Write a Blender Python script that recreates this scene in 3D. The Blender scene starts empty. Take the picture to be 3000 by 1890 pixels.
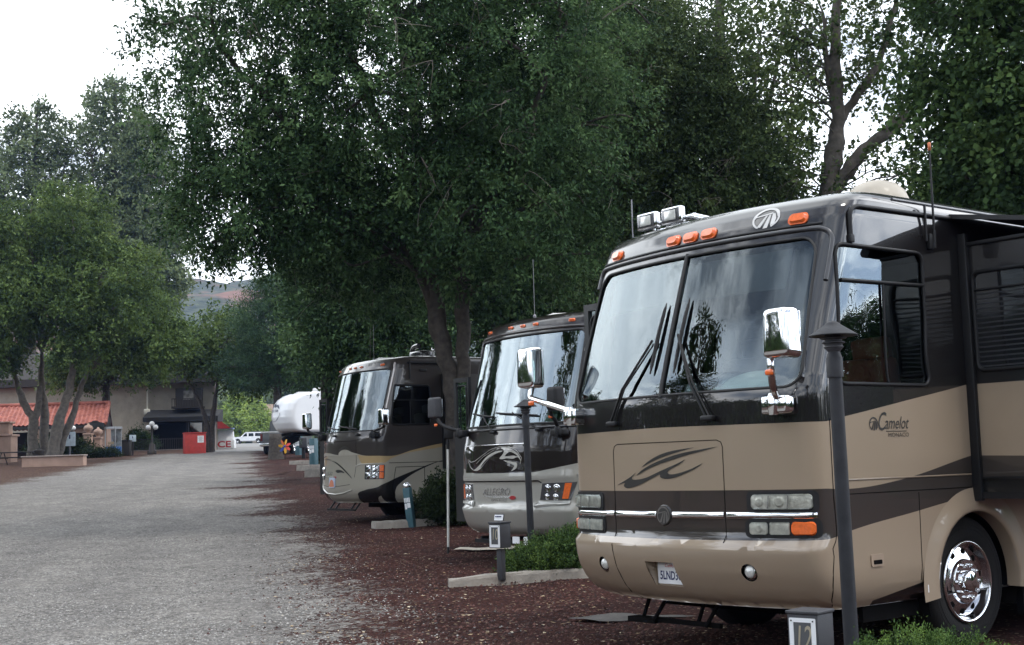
import bpy, bmesh, math, random
import numpy as np
from mathutils import Vector, Matrix
R = math.radians
SC = bpy.context.scene
COL = SC.collection

# ------------------------------------------------------------------ camera
CAM_H = 1.481
cam_d = bpy.data.cameras.new('camera')
cam = bpy.data.objects.new('camera', cam_d)
COL.objects.link(cam)
cam_d.sensor_width = 36.0
cam_d.lens = 36.0 * 3917.6 / 3000.0
cam_d.clip_end = 6000
cam_d.clip_start = 0.1
cam.matrix_world = (Matrix.Translation((0, 0, CAM_H)) @ Matrix.Rotation(math.pi / 2 + 0.1064, 4, 'X')
                    @ Matrix.Rotation(-0.0292, 4, 'Z'))
SC.camera = cam

# ------------------------------------------------------------------ light
SUN_EL, SUN_AZ = R(60), R(128)          # azimuth measured clockwise from +Y: high, behind the camera to the right
world = bpy.data.worlds.new("World")
SC.world = world
world.use_nodes = True
def build_world():
    nt = world.node_tree; N = nt.nodes; L = nt.links
    N.clear()
    out = N.new('ShaderNodeOutputWorld'); bg = N.new('ShaderNodeBackground')
    bg.inputs['Strength'].default_value = 0.1
    sky = N.new('ShaderNodeTexSky'); sky.sky_type = 'NISHITA'; sky.sun_disc = False
    sky.sun_elevation = SUN_EL; sky.sun_rotation = SUN_AZ
    tc = N.new('ShaderNodeTexCoord')
    sp = N.new('ShaderNodeSeparateXYZ'); L.new(tc.outputs['Generated'], sp.inputs[0])
    mx = N.new('ShaderNodeMath'); mx.operation = 'MAXIMUM'; mx.inputs[1].default_value = 0.0
    L.new(sp.outputs['Z'], mx.inputs[0])
    ad = N.new('ShaderNodeMath'); ad.operation = 'ADD'; ad.inputs[1].default_value = 0.22
    L.new(mx.outputs[0], ad.inputs[0])
    cb = N.new('ShaderNodeCombineXYZ')
    for k in 'XY':
        dv = N.new('ShaderNodeMath'); dv.operation = 'DIVIDE'
        L.new(sp.outputs[k], dv.inputs[0]); L.new(ad.outputs[0], dv.inputs[1]); L.new(dv.outputs[0], cb.inputs[k])
    mp = N.new('ShaderNodeMapping'); mp.inputs['Location'].default_value = (3.1, 1.7, 0.4)
    mp.inputs['Scale'].default_value = (1, 1, 1)
    L.new(cb.outputs[0], mp.inputs[0])
    n1 = N.new('ShaderNodeTexNoise'); n1.inputs['Scale'].default_value = 1.15; n1.inputs['Detail'].default_value = 9
    n1.inputs['Roughness'].default_value = 0.58; n1.inputs['Distortion'].default_value = 0.5
    L.new(mp.outputs[0], n1.inputs['Vector'])
    n2 = N.new('ShaderNodeTexNoise'); n2.inputs['Scale'].default_value = 2.1; n2.inputs['Detail'].default_value = 8
    n2.inputs['Roughness'].default_value = 0.55
    mp2 = N.new('ShaderNodeMapping'); mp2.inputs['Location'].default_value = (-5.0, 2.2, 7.0)
    L.new(cb.outputs[0], mp2.inputs[0]); L.new(mp2.outputs[0], n2.inputs['Vector'])
    cov = N.new('ShaderNodeValToRGB')           # cover: mostly overcast, a few blue gaps
    cov.color_ramp.elements[0].position = 0.34; cov.color_ramp.elements[0].color = (0.12, 0.12, 0.12, 1)
    cov.color_ramp.elements[1].position = 0.46; cov.color_ramp.elements[1].color = (1, 1, 1, 1)
    L.new(n1.outputs['Fac'], cov.inputs[0])
    shade = N.new('ShaderNodeValToRGB')         # cloud bellies grey, edges white
    e = shade.color_ramp.elements
    e[0].position = 0.34; e[0].color = (7.5, 9.2, 12.0, 1)
    e[1].position = 0.62; e[1].color = (27, 27.6, 28.4, 1)
    m = e.new(0.47); m.color = (14.0, 15.4, 17.4, 1)
    L.new(n2.outputs['Fac'], shade.inputs[0])
    # brighter cloud deck ahead of the camera (thin cloud), as in the burnt-out sky of the photograph
    dt = N.new('ShaderNodeVectorMath'); dt.operation = 'DOT_PRODUCT'
    dt.inputs[1].default_value = Vector((-0.25, 0.85, 0.46)).normalized()
    L.new(tc.outputs['Generated'], dt.inputs[0])
    mr = N.new('ShaderNodeMapRange'); mr.inputs['From Min'].default_value = 0.55; mr.inputs['From Max'].default_value = 1.0
    mr.inputs['To Min'].default_value = 0.0; mr.inputs['To Max'].default_value = 1.0
    L.new(dt.outputs['Value'], mr.inputs['Value'])
    br = N.new('ShaderNodeMix'); br.data_type = 'RGBA'
    br.inputs['B'].default_value = (23, 24.2, 25.0, 1)
    L.new(mr.outputs[0], br.inputs['Factor']); L.new(shade.outputs[0], br.inputs['A'])
    # brightness lobes added low left and low right, for windshield and side-panel reflections
    dt2 = N.new('ShaderNodeVectorMath'); dt2.operation = 'DOT_PRODUCT'; dt2.inputs[1].default_value = Vector((-0.88, 0.25, 0.36)).normalized()
    L.new(tc.outputs['Generated'], dt2.inputs[0])
    mr2 = N.new('ShaderNodeMapRange'); mr2.inputs['From Min'].default_value = 0.6; mr2.inputs['From Max'].default_value = 1.0; mr2.inputs['To Min'].default_value = 1.0; mr2.inputs['To Max'].default_value = 2.1
    L.new(dt2.outputs['Value'], mr2.inputs['Value'])
    sc2 = N.new('ShaderNodeVectorMath'); sc2.operation = 'SCALE'; L.new(br.outputs['Result'], sc2.inputs[0]); L.new(mr2.outputs[0], sc2.inputs['Scale'])
    dt3 = N.new('ShaderNodeVectorMath'); dt3.operation = 'DOT_PRODUCT'; dt3.inputs[1].default_value = Vector((0.96, 0.02, 0.24)).normalized()
    L.new(tc.outputs['Generated'], dt3.inputs[0])
    mr3 = N.new('ShaderNodeMapRange'); mr3.inputs['From Min'].default_value = 0.7; mr3.inputs['From Max'].default_value = 1.0; mr3.inputs['To Min'].default_value = 1.0; mr3.inputs['To Max'].default_value = 2.6
    L.new(dt3.outputs['Value'], mr3.inputs['Value'])
    sc3 = N.new('ShaderNodeVectorMath'); sc3.operation = 'SCALE'; L.new(sc2.outputs[0], sc3.inputs[0]); L.new(mr3.outputs[0], sc3.inputs['Scale'])
    mix = N.new('ShaderNodeMix'); mix.data_type = 'RGBA'
    L.new(cov.outputs[0], mix.inputs['Factor']); L.new(sky.outputs[0], mix.inputs['A']); L.new(sc3.outputs[0], mix.inputs['B'])
    L.new(mix.outputs['Result'], bg.inputs['Color']); L.new(bg.outputs[0], out.inputs[0])
build_world()
sun_d = bpy.data.lights.new('sun', 'SUN')
sun_d.energy = 1.5; sun_d.angle = R(14); sun_d.color = (1.0, 0.95, 0.88)
sun = bpy.data.objects.new('sun', sun_d); COL.objects.link(sun)
_d = Vector((math.sin(SUN_AZ) * math.cos(SUN_EL), math.cos(SUN_AZ) * math.cos(SUN_EL), math.sin(SUN_EL)))
sun.rotation_euler = (-_d).to_track_quat('-Z', 'Y').to_euler()
SC.view_settings.view_transform = 'Standard'; SC.view_settings.look = 'None'
SC.view_settings.exposure = 0.0; SC.view_settings.gamma = 1.0
SC.cycles.max_bounces = 7; SC.cycles.diffuse_bounces = 2; SC.cycles.glossy_bounces = 3
SC.cycles.transmission_bounces = 4; SC.cycles.transparent_max_bounces = 8; SC.cycles.volume_bounces = 0
SC.cycles.caustics_reflective = False; SC.cycles.caustics_refractive = False

# ------------------------------------------------------------------ naming helpers
def tag(o, label=None, cat=None, group=None, kind=None):
    if label: o['label'] = label
    if cat: o['category'] = cat
    if group: o['group'] = group
    if kind: o['kind'] = kind
    return o
def thing(name, label, cat, loc=(0, 0, 0), rz=0.0, group=None):
    o = bpy.data.objects.new(name, None); COL.objects.link(o)
    o.empty_display_size = 0.2
    o.location = loc; o.rotation_euler = (0, 0, rz)
    return tag(o, label, cat, group)
def link_mesh(name, me, mat, parent=None):
    o = bpy.data.objects.new(name, me); COL.objects.link(o)
    for m in (mat if isinstance(mat, (list, tuple)) else [mat]):
        me.materials.append(m)
    if parent: o.parent = parent
    return o
def copy_tree(o, parent=None):
    c = o.copy(); COL.objects.link(c)
    if parent: c.parent = parent
    for ch in list(o.children):
        copy_tree(ch, c)
    return c

# ------------------------------------------------------------------ materials
MATS = {}
def mat(name, color, rough=0.5, metal=0.0, var=0.12, scale=6.0, bump=0.0, bscale=60.0, coat=0.0, ior=1.5, spec=None, dirt=0.0, dirtcol=(0.10, 0.08, 0.06)):
    """principled surface with procedural variation in colour, roughness and relief"""
    if name in MATS: return MATS[name]
    m = bpy.data.materials.new(name); m.use_nodes = True; MATS[name] = m
    nt = m.node_tree; N = nt.nodes; L = nt.links; b = N['Principled BSDF']
    tc = N.new('ShaderNodeTexCoord')
    nz = N.new('ShaderNodeTexNoise'); nz.inputs['Scale'].default_value = scale; nz.inputs['Detail'].default_value = 5
    L.new(tc.outputs['Object'], nz.inputs['Vector'])
    rp = N.new('ShaderNodeValToRGB')
    c = Vector(color)
    rp.color_ramp.elements[0].position = 0.3; rp.color_ramp.elements[0].color = (*(c * (1 - var)), 1)
    rp.color_ramp.elements[1].position = 0.7; rp.color_ramp.elements[1].color = (*(c * (1 + var)), 1)
    L.new(nz.outputs['Fac'], rp.inputs[0])
    colout = rp.outputs[0]
    if dirt:
        n3 = N.new('ShaderNodeTexNoise'); n3.inputs['Scale'].default_value = 2.3; n3.inputs['Detail'].default_value = 8; n3.inputs['Roughness'].default_value = 0.7
        L.new(tc.outputs['Object'], n3.inputs['Vector'])
        r3 = N.new('ShaderNodeMapRange'); r3.inputs['From Min'].default_value = 0.5; r3.inputs['From Max'].default_value = 0.75; r3.inputs['To Max'].default_value = dirt
        L.new(n3.outputs['Fac'], r3.inputs['Value'])
        mx = N.new('ShaderNodeMix'); mx.data_type = 'RGBA'; mx.inputs['B'].default_value = (*dirtcol, 1)
        L.new(r3.outputs[0], mx.inputs['Factor']); L.new(colout, mx.inputs['A']); colout = mx.outputs['Result']
    L.new(colout, b.inputs['Base Color'])
    b.inputs['Metallic'].default_value = metal
    r2 = N.new('ShaderNodeMapRange'); r2.inputs['To Min'].default_value = rough * 0.85; r2.inputs['To Max'].default_value = min(1, rough * 1.2)
    L.new(nz.outputs['Fac'], r2.inputs['Value']); L.new(r2.outputs[0], b.inputs['Roughness'])
    b.inputs['IOR'].default_value = ior
    if coat: b.inputs['Coat Weight'].default_value = coat; b.inputs['Coat Roughness'].default_value = 0.03
    if spec is not None: b.inputs['Specular IOR Level'].default_value = spec
    if bump:
        nb = N.new('ShaderNodeTexNoise'); nb.inputs['Scale'].default_value = bscale; nb.inputs['Detail'].default_value = 6
        L.new(tc.outputs['Object'], nb.inputs['Vector'])
        bp = N.new('ShaderNodeBump'); bp.inputs['Strength'].default_value = bump; bp.inputs['Distance'].default_value = 0.02
        L.new(nb.outputs['Fac'], bp.inputs['Height']); L.new(bp.outputs[0], b.inputs['Normal'])
    return m

def glass_mat(name, tint=(0.55, 0.72, 0.68), ior=1.75, rough=0.0, wav=0.0):
    if name in MATS: return MATS[name]
    m = bpy.data.materials.new(name); m.use_nodes = True; MATS[name] = m
    nt = m.node_tree; N = nt.nodes; L = nt.links
    N.clear()
    out = N.new('ShaderNodeOutputMaterial'); tr = N.new('ShaderNodeBsdfTransparent'); gl = N.new('ShaderNodeBsdfGlossy')
    tr.inputs['Color'].default_value = (*tint, 1); gl.inputs['Roughness'].default_value = rough; gl.inputs['Color'].default_value = (0.86, 0.96, 1.0, 1)
    fr = N.new('ShaderNodeFresnel'); fr.inputs['IOR'].default_value = ior
    geo = N.new('ShaderNodeNewGeometry')
    mx = N.new('ShaderNodeMixShader')
    if wav:
        tc = N.new('ShaderNodeTexCoord'); nz = N.new('ShaderNodeTexNoise'); nz.inputs['Scale'].default_value = 2.2; nz.inputs['Detail'].default_value = 1
        L.new(tc.outputs['Object'], nz.inputs['Vector'])
        bp = N.new('ShaderNodeBump'); bp.inputs['Strength'].default_value = wav; bp.inputs['Distance'].default_value = 0.05
        L.new(nz.outputs['Fac'], bp.inputs['Height']); L.new(bp.outputs[0], gl.inputs['Normal'])
    L.new(fr.outputs[0], mx.inputs[0]); L.new(tr.outputs[0], mx.inputs[1]); L.new(gl.outputs[0], mx.inputs[2]); L.new(mx.outputs[0], out.inputs[0])
    return m

# ------------------------------------------------------------------ mesh helpers
class MB:
    """collects polygons; build() links them as ONE mesh object"""
    def __init__(s): s.v = []; s.f = []; s.mi = []; s.sm = []; s.uv = None
    def add(s, vs, fs, mi=0, smooth=False):
        o = len(s.v); s.v += [tuple(map(float, v)) for v in vs]
        for f in fs:
            s.f.append([i + o for i in f]); s.mi.append(mi); s.sm.append(smooth)
        return s
    def box(s, c, d, rot=None, mi=0, bev=0.0):
        hx, hy, hz = d[0] / 2, d[1] / 2, d[2] / 2
        if bev > 0:
            bm = bmesh.new(); bmesh.ops.create_cube(bm, size=1)
            bmesh.ops.scale(bm, vec=d, verts=bm.verts)
            bmesh.ops.bevel(bm, geom=bm.edges[:], offset=bev, segments=2, affect='EDGES', profile=0.6)
            bm.verts.index_update()
            vs = [v.co.copy() for v in bm.verts]; fs = [[v.index for v in f.verts] for f in bm.faces]; bm.free()
        else:
            vs = [Vector((sx * hx, sy * hy, sz * hz)) for sx in (-1, 1) for sy in (-1, 1) for sz in (-1, 1)]
            fs = [(0, 1, 3, 2), (4, 6, 7, 5), (0, 4, 5, 1), (2, 3, 7, 6), (0, 2, 6, 4), (1, 5, 7, 3)]
        M = rot if rot is not None else Matrix.Identity(3)
        vs = [M @ v + Vector(c) for v in vs]
        return s.add(vs, fs, mi, bev > 0)
    def tube(s, pts, r, n=8, mi=0, caps=True, closed=False, smooth=True):
        P = [Vector(p) for p in pts]; rs = r if isinstance(r, (list, tuple)) else [r] * len(P)
        vs = []; fs = []; m = len(P); up = None
        for i, p in enumerate(P):
            if closed: t = P[(i + 1) % m] - P[i - 1]
            else: t = P[min(i + 1, m - 1)] - P[max(i - 1, 0)]
            if t.length < 1e-9: t = Vector((0, 0, 1))
            t.normalize()
            if up is None:
                a = Vector((0, 0, 1)) if abs(t.z) < 0.9 else Vector((1, 0, 0))
                up = t.cross(a).normalized()
            up = (up - t * up.dot(t))
            if up.length < 1e-6: up = t.orthogonal()
            up.normalize(); w = t.cross(up)
            for k in range(n):
                a = 2 * math.pi * k / n
                vs.append(p + (up * math.cos(a) + w * math.sin(a)) * rs[i])
        for i in range(m if closed else m - 1):
            j = (i + 1) % m
            for k in range(n):
                k2 = (k + 1) % n
                fs.append((i * n + k, i * n + k2, j * n + k2, j * n + k))
        s.add(vs, fs, mi, smooth)
        if caps and not closed:
            s.add([vs[k] for k in range(n)], [list(range(n))[::-1]], mi)
            s.add([vs[(m - 1) * n + k] for k in range(n)], [list(range(n))], mi)
        return s
    def lathe(s, prof, c=(0, 0, 0), axis='Z', n=32, mi=0, smooth=True):
        """prof: list of (radius, height)"""
        vs = []; fs = []
        for r, h in prof:
            for k in range(n):
                a = 2 * math.pi * k / n; x, y = r * math.cos(a), r * math.sin(a)
                v = {'Z': (x, y, h), 'X': (h, x, y), 'Y': (x, h, y)}[axis]
                vs.append(Vector(v) + Vector(c))
        for i in range(len(prof) - 1):
            for k in range(n):
                k2 = (k + 1) % n
                fs.append((i * n + k, i * n + k2, (i + 1) * n + k2, (i + 1) * n + k))
        return s.add(vs, fs, mi, smooth)
    def prism(s, poly, z0, z1, M=None, mi=0):
        """extrudes a 2D polygon (x,y) between z0,z1 under matrix M"""
        n = len(poly); M = M or Matrix.Identity(4)
        vs = [M @ Vector((x, y, z0)) for x, y in poly] + [M @ Vector((x, y, z1)) for x, y in poly]
        fs = [list(range(n))[::-1], list(range(n, 2 * n))] + [(i, (i + 1) % n, n + (i + 1) % n, n + i) for i in range(n)]
        return s.add(vs, fs, mi)
    def build(s, name, material, parent=None, loc=None, rz=None, fixn=True):
        me = bpy.data.meshes.new(name)
        me.from_pydata(s.v, [], s.f)
        me.polygons.foreach_set('material_index', s.mi); me.polygons.foreach_set('use_smooth', s.sm)
        if fixn:
            bm = bmesh.new(); bm.from_mesh(me); bmesh.ops.recalc_face_normals(bm, faces=bm.faces); bm.to_mesh(me); bm.free()
        me.update()
        o = link_mesh(name, me, material, parent)
        if loc is not None: o.location = loc
        if rz is not None: o.rotation_euler = (0, 0, rz)
        return o

def rrect(x0, x1, y0, y1, r, n=5):
    """rounded rectangle polygon, r may be a 4-list (bl, br, tr, tl)"""
    rr = r if isinstance(r, (list, tuple)) else [r] * 4
    P = []
    for (cx, cy, a0, q) in ((x0 + rr[0], y0 + rr[0], 180, rr[0]), (x1 - rr[1], y0 + rr[1], 270, rr[1]), (x1 - rr[2], y1 - rr[2], 0, rr[2]), (x0 + rr[3], y1 - rr[3], 90, rr[3])):
        if q < 1e-6: P.append((cx, cy)); continue
        for k in range(n + 1):
            a = R(a0 + 90 * k / n); P.append((cx + q * math.cos(a), cy + q * math.sin(a)))
    return P
def disc(cx, cy, r, n=20, ry=None):
    return [(cx + r * math.cos(2 * math.pi * k / n), cy + (ry or r) * math.sin(2 * math.pi * k / n)) for k in range(n)]
def catmull(pts, sub=6, closed=False):
    P = [Vector(p) for p in pts]; n = len(P); out = []
    rng = range(n) if closed else range(n - 1)
    for i in rng:
        p0 = P[(i - 1) % n] if (closed or i > 0) else P[0]; p1 = P[i]; p2 = P[(i + 1) % n]; p3 = P[(i + 2) % n] if (closed or i + 2 < n) else P[-1]
        for k in range(sub):
            t = k / sub
            out.append(0.5 * ((2 * p1) + (-p0 + p2) * t + (2 * p0 - 5 * p1 + 4 * p2 - p3) * t * t + (-p0 + 3 * p1 - 3 * p2 + p3) * t ** 3))
    if not closed: out.append(P[-1])
    return [tuple(p) for p in out]
def text_geo(body, size=1.0, shear=0.0, xs=1.0, align='CENTER', bold=0.0):
    """letters as flat polygons: returns verts (x,y) and faces, baseline y=0"""
    cu = bpy.data.curves.new('lettering', 'FONT'); cu.body = body; cu.size = size; cu.shear = shear; cu.align_x = align
    cu.resolution_u = 3; cu.offset = bold
    ob = bpy.data.objects.new('lettering', cu); COL.objects.link(ob)
    dg = bpy.context.evaluated_depsgraph_get(); dg.update()
    me = ob.evaluated_get(dg).to_mesh()
    vs = [(v.co.x * xs, v.co.y) for v in me.vertices]; fs = [list(p.vertices) for p in me.polygons]
    ob.evaluated_get(dg).to_mesh_clear()
    bpy.data.objects.remove(ob); bpy.data.curves.remove(cu)
    return vs, fs

def patch2d(polys, holes, slines, zlines):
    """flat polygons (x=s, y=z) with holes cut into a grid: (verts2d, faces)"""
    bm = bmesh.new()
    for loop in list(polys) + list(holes):
        vs = [bm.verts.new((p[0], p[1], 0)) for p in loop]
        for i in range(len(vs)): bm.edges.new((vs[i], vs[(i + 1) % len(vs)]))
    bmesh.ops.triangle_fill(bm, use_beauty=True, use_dissolve=False, edges=bm.edges[:], normal=(0, 0, 1))
    def inside(x, y, L):
        c = False; j = len(L) - 1
        for i in range(len(L)):
            if (L[i][1] > y) != (L[j][1] > y) and x < (L[j][0] - L[i][0]) * (y - L[i][1]) / (L[j][1] - L[i][1] + 1e-12) + L[i][0]: c = not c
            j = i
        return c
    kill = [f for f in bm.faces if any(inside(f.calc_center_median().x, f.calc_center_median().y, h) for h in holes)]
    if kill: bmesh.ops.delete(bm, geom=kill, context='FACES')
    xs = [v.co.x for v in bm.verts]; ys = [v.co.y for v in bm.verts]
    for sv in slines:
        if min(xs) < sv < max(xs):
            bmesh.ops.bisect_plane(bm, geom=bm.verts[:] + bm.edges[:] + bm.faces[:], plane_co=(sv, 0, 0), plane_no=(1, 0, 0))
    for zv in zlines:
        if min(ys) < zv < max(ys):
            bmesh.ops.bisect_plane(bm, geom=bm.verts[:] + bm.edges[:] + bm.faces[:], plane_co=(0, zv, 0), plane_no=(0, 1, 0))
    for f in bm.faces:
        if f.normal.z < 0: f.normal_flip()
    bm.verts.index_update()
    V = [(v.co.x, v.co.y) for v in bm.verts]; F = [[v.index for v in f.verts] for f in bm.faces]
    bm.free()
    return V, F
def ids(n, *a):
    """numbers a..b inclusive"""
    return list(np.linspace(a[0], a[1], n))
# ------------------------------------------------------------------ motorhome bodies
class Coach:
    """body surface S(s, z): s runs along the plan outline from the nose centre (s=0) round the corner and down the side"""
    def __init__(c, W, b, sc, prof, inset, L, fade=(1.5, 2.7)):
        c.W, c.b, c.sc, c.L = W, b, sc, L
        c.pz = [p[0] for p in prof]; c.py = [p[1] for p in prof]
        c.iz = [p[0] for p in inset]; c.iv = [p[1] for p in inset]
        y0 = b * sc * sc; sl = 2 * b * sc
        c.B0 = (sc, y0); c.B1 = (W, y0 + (W - sc) * sl); c.B2 = (W, c.B1[1] + (W - sc) * 1.05)
        c.cl = 0.62 * ((W - sc) + (c.B2[1] - c.B0[1])) + 0.02
        c.s1 = sc + c.cl; c.fade = fade
    def s_at_y(c, y): return c.s1 + (y - c.B2[1])
    def plan(c, s):
        a = abs(s); sg = 1 if s >= 0 else -1
        if a <= c.sc: x, y = a, c.b * a * a
        elif a < c.s1:
            t = (a - c.sc) / c.cl; q = 1 - t
            x = q * q * c.B0[0] + 2 * q * t * c.B1[0] + t * t * c.B2[0]; y = q * q * c.B0[1] + 2 * q * t * c.B1[1] + t * t * c.B2[1]
        else: x, y = c.W, c.B2[1] + a - c.s1
        return sg * x, y
    def P(c, s, z):
        x, y = c.plan(s); a = abs(s)
        f1 = float(np.interp(z, [1.9, 2.5], [c.fade[0] + .42, c.fade[1]]))
        f = max(0.0, min(1.0, (f1 - a) / (f1 - c.fade[0]))); f = f * f * (3 - 2 * f)
        y += f * float(np.interp(z, c.pz, c.py))
        x *= 1 - float(np.interp(z, c.iz, c.iv)) / c.W
        return Vector((x, y, z))
    def S(c, s, z, off=0.0):
        p = c.P(s, z)
        if off == 0.0: return p
        e = 0.004
        n = (c.P(s + e, z) - c.P(s - e, z)).cross(c.P(s, z + e) - c.P(s, z - e)).normalized()
        return p + n * off
    def grid(c, smax=1e9):
        sl = [x for x in np.arange(-c.sc, c.sc + .01, .07)] + [sg * (c.sc + c.cl * k / 8) for k in range(9) for sg in (-1, 1)]
        sl += [sg * x for x in np.arange(c.s1 + .1, c.fade[1] + .1, .12) for sg in (-1, 1)]
        zl = [z for z in np.arange(c.pz[0], c.pz[-1], .05)] + [z for z in np.arange(c.pz[-1] - .3, c.pz[-1], .018)]
        return sorted(set(round(float(s), 4) for s in sl)), sorted(set(round(float(z), 4) for z in zl))
    def patch(c, name, polys, holes, off, material, parent, fine=True, slines=None, zlines=None):
        g = c.grid()
        V, F = patch2d(polys, holes, g[0] if slines is None else slines, g[1] if zlines is None else zlines)
        me = bpy.data.meshes.new(name)
        me.from_pydata([tuple(c.S(s, z, off)) for s, z in V], [], F)
        uv = me.uv_layers.new(name='sz')
        li = [i for f in F for i in f]
        uv.data.foreach_set('uv', [q for i in li for q in V[i]])
        me.polygons.foreach_set('use_smooth', [True] * len(F)); me.update()
        return link_mesh(name, me, material, parent)
    def slab(c, name, poly, off0, off1, material, parent, mb=None, mi=0, inset=0.0, grid=.09, smooth=False):
        """raised piece following the body surface"""
        P = list(poly); a = sum(P[i][0] * P[(i + 1) % len(P)][1] - P[(i + 1) % len(P)][0] * P[i][1] for i in range(len(P)))
        if a < 0: P = P[::-1]
        cx = sum(p[0] for p in P) / len(P); cz = sum(p[1] for p in P) / len(P)
        x0, x1 = min(p[0] for p in P), max(p[0] for p in P)
        hs = max(1e-6, (x1 - x0) / 2); hz = max(1e-6, (max(p[1] for p in P) - min(p[1] for p in P)) / 2)
        Q = [(cx + (p[0] - cx) * (1 - inset / hs), cz + (p[1] - cz) * (1 - inset / hz)) for p in P] if inset else P
        V, F = patch2d([Q], [], list(np.arange(math.floor(x0 / grid) * grid, x1, grid)), [])
        m = mb or MB()
        m.add([c.S(s, z, off1) for s, z in V], F, mi, smooth)
        # refined rim
        def ref(L):
            o = []
            for i in range(len(L)):
                p, q = L[i], L[(i + 1) % len(L)]; n = max(1, int(abs(q[0] - p[0]) / grid))
                o += [(p[0] + (q[0] - p[0]) * k / n, p[1] + (q[1] - p[1]) * k / n) for k in range(n)]
            return o
        A = []; Bq = []
        for i in range(len(P)):
            p, q = P[i], P[(i + 1) % len(P)]; p2, q2 = Q[i], Q[(i + 1) % len(P)]; n = max(1, int(abs(q[0] - p[0]) / grid))
            for k in range(n):
                t = k / n
                A.append((p[0] + (q[0] - p[0]) * t, p[1] + (q[1] - p[1]) * t)); Bq.append((p2[0] + (q2[0] - p2[0]) * t, p2[1] + (q2[1] - p2[1]) * t))
        n = len(A)
        m.add([c.S(s, z, off0) for s, z in A] + [c.S(s, z, off1) for s, z in Bq], [(i, (i + 1) % n, n + (i + 1) % n, n + i) for i in range(n)], mi, smooth)
        if mb is None: return m.build(name, material, parent, fixn=False)
    def path(c, pts, off=0.0, step=.05, closed=False):
        out = []; n = len(pts)
        for i in range(n if closed else n - 1):
            p, q = pts[i], pts[(i + 1) % n]; k = max(1, int(math.hypot(q[0] - p[0], q[1] - p[1]) / step))
            out += [c.S(p[0] + (q[0] - p[0]) * j / k, p[1] + (q[1] - p[1]) * j / k, off) for j in range(k)]
        if not closed: out.append(c.S(*pts[-1], off))
        return out
    def decal(c, name, V, F, off, material, parent, s0, z0, rise=0.0):
        m = MB(); m.add([c.S(s0 + x, z0 + y, off) for x, y in V], F)
        return m.build(name, material, parent, fixn=False)

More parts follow.
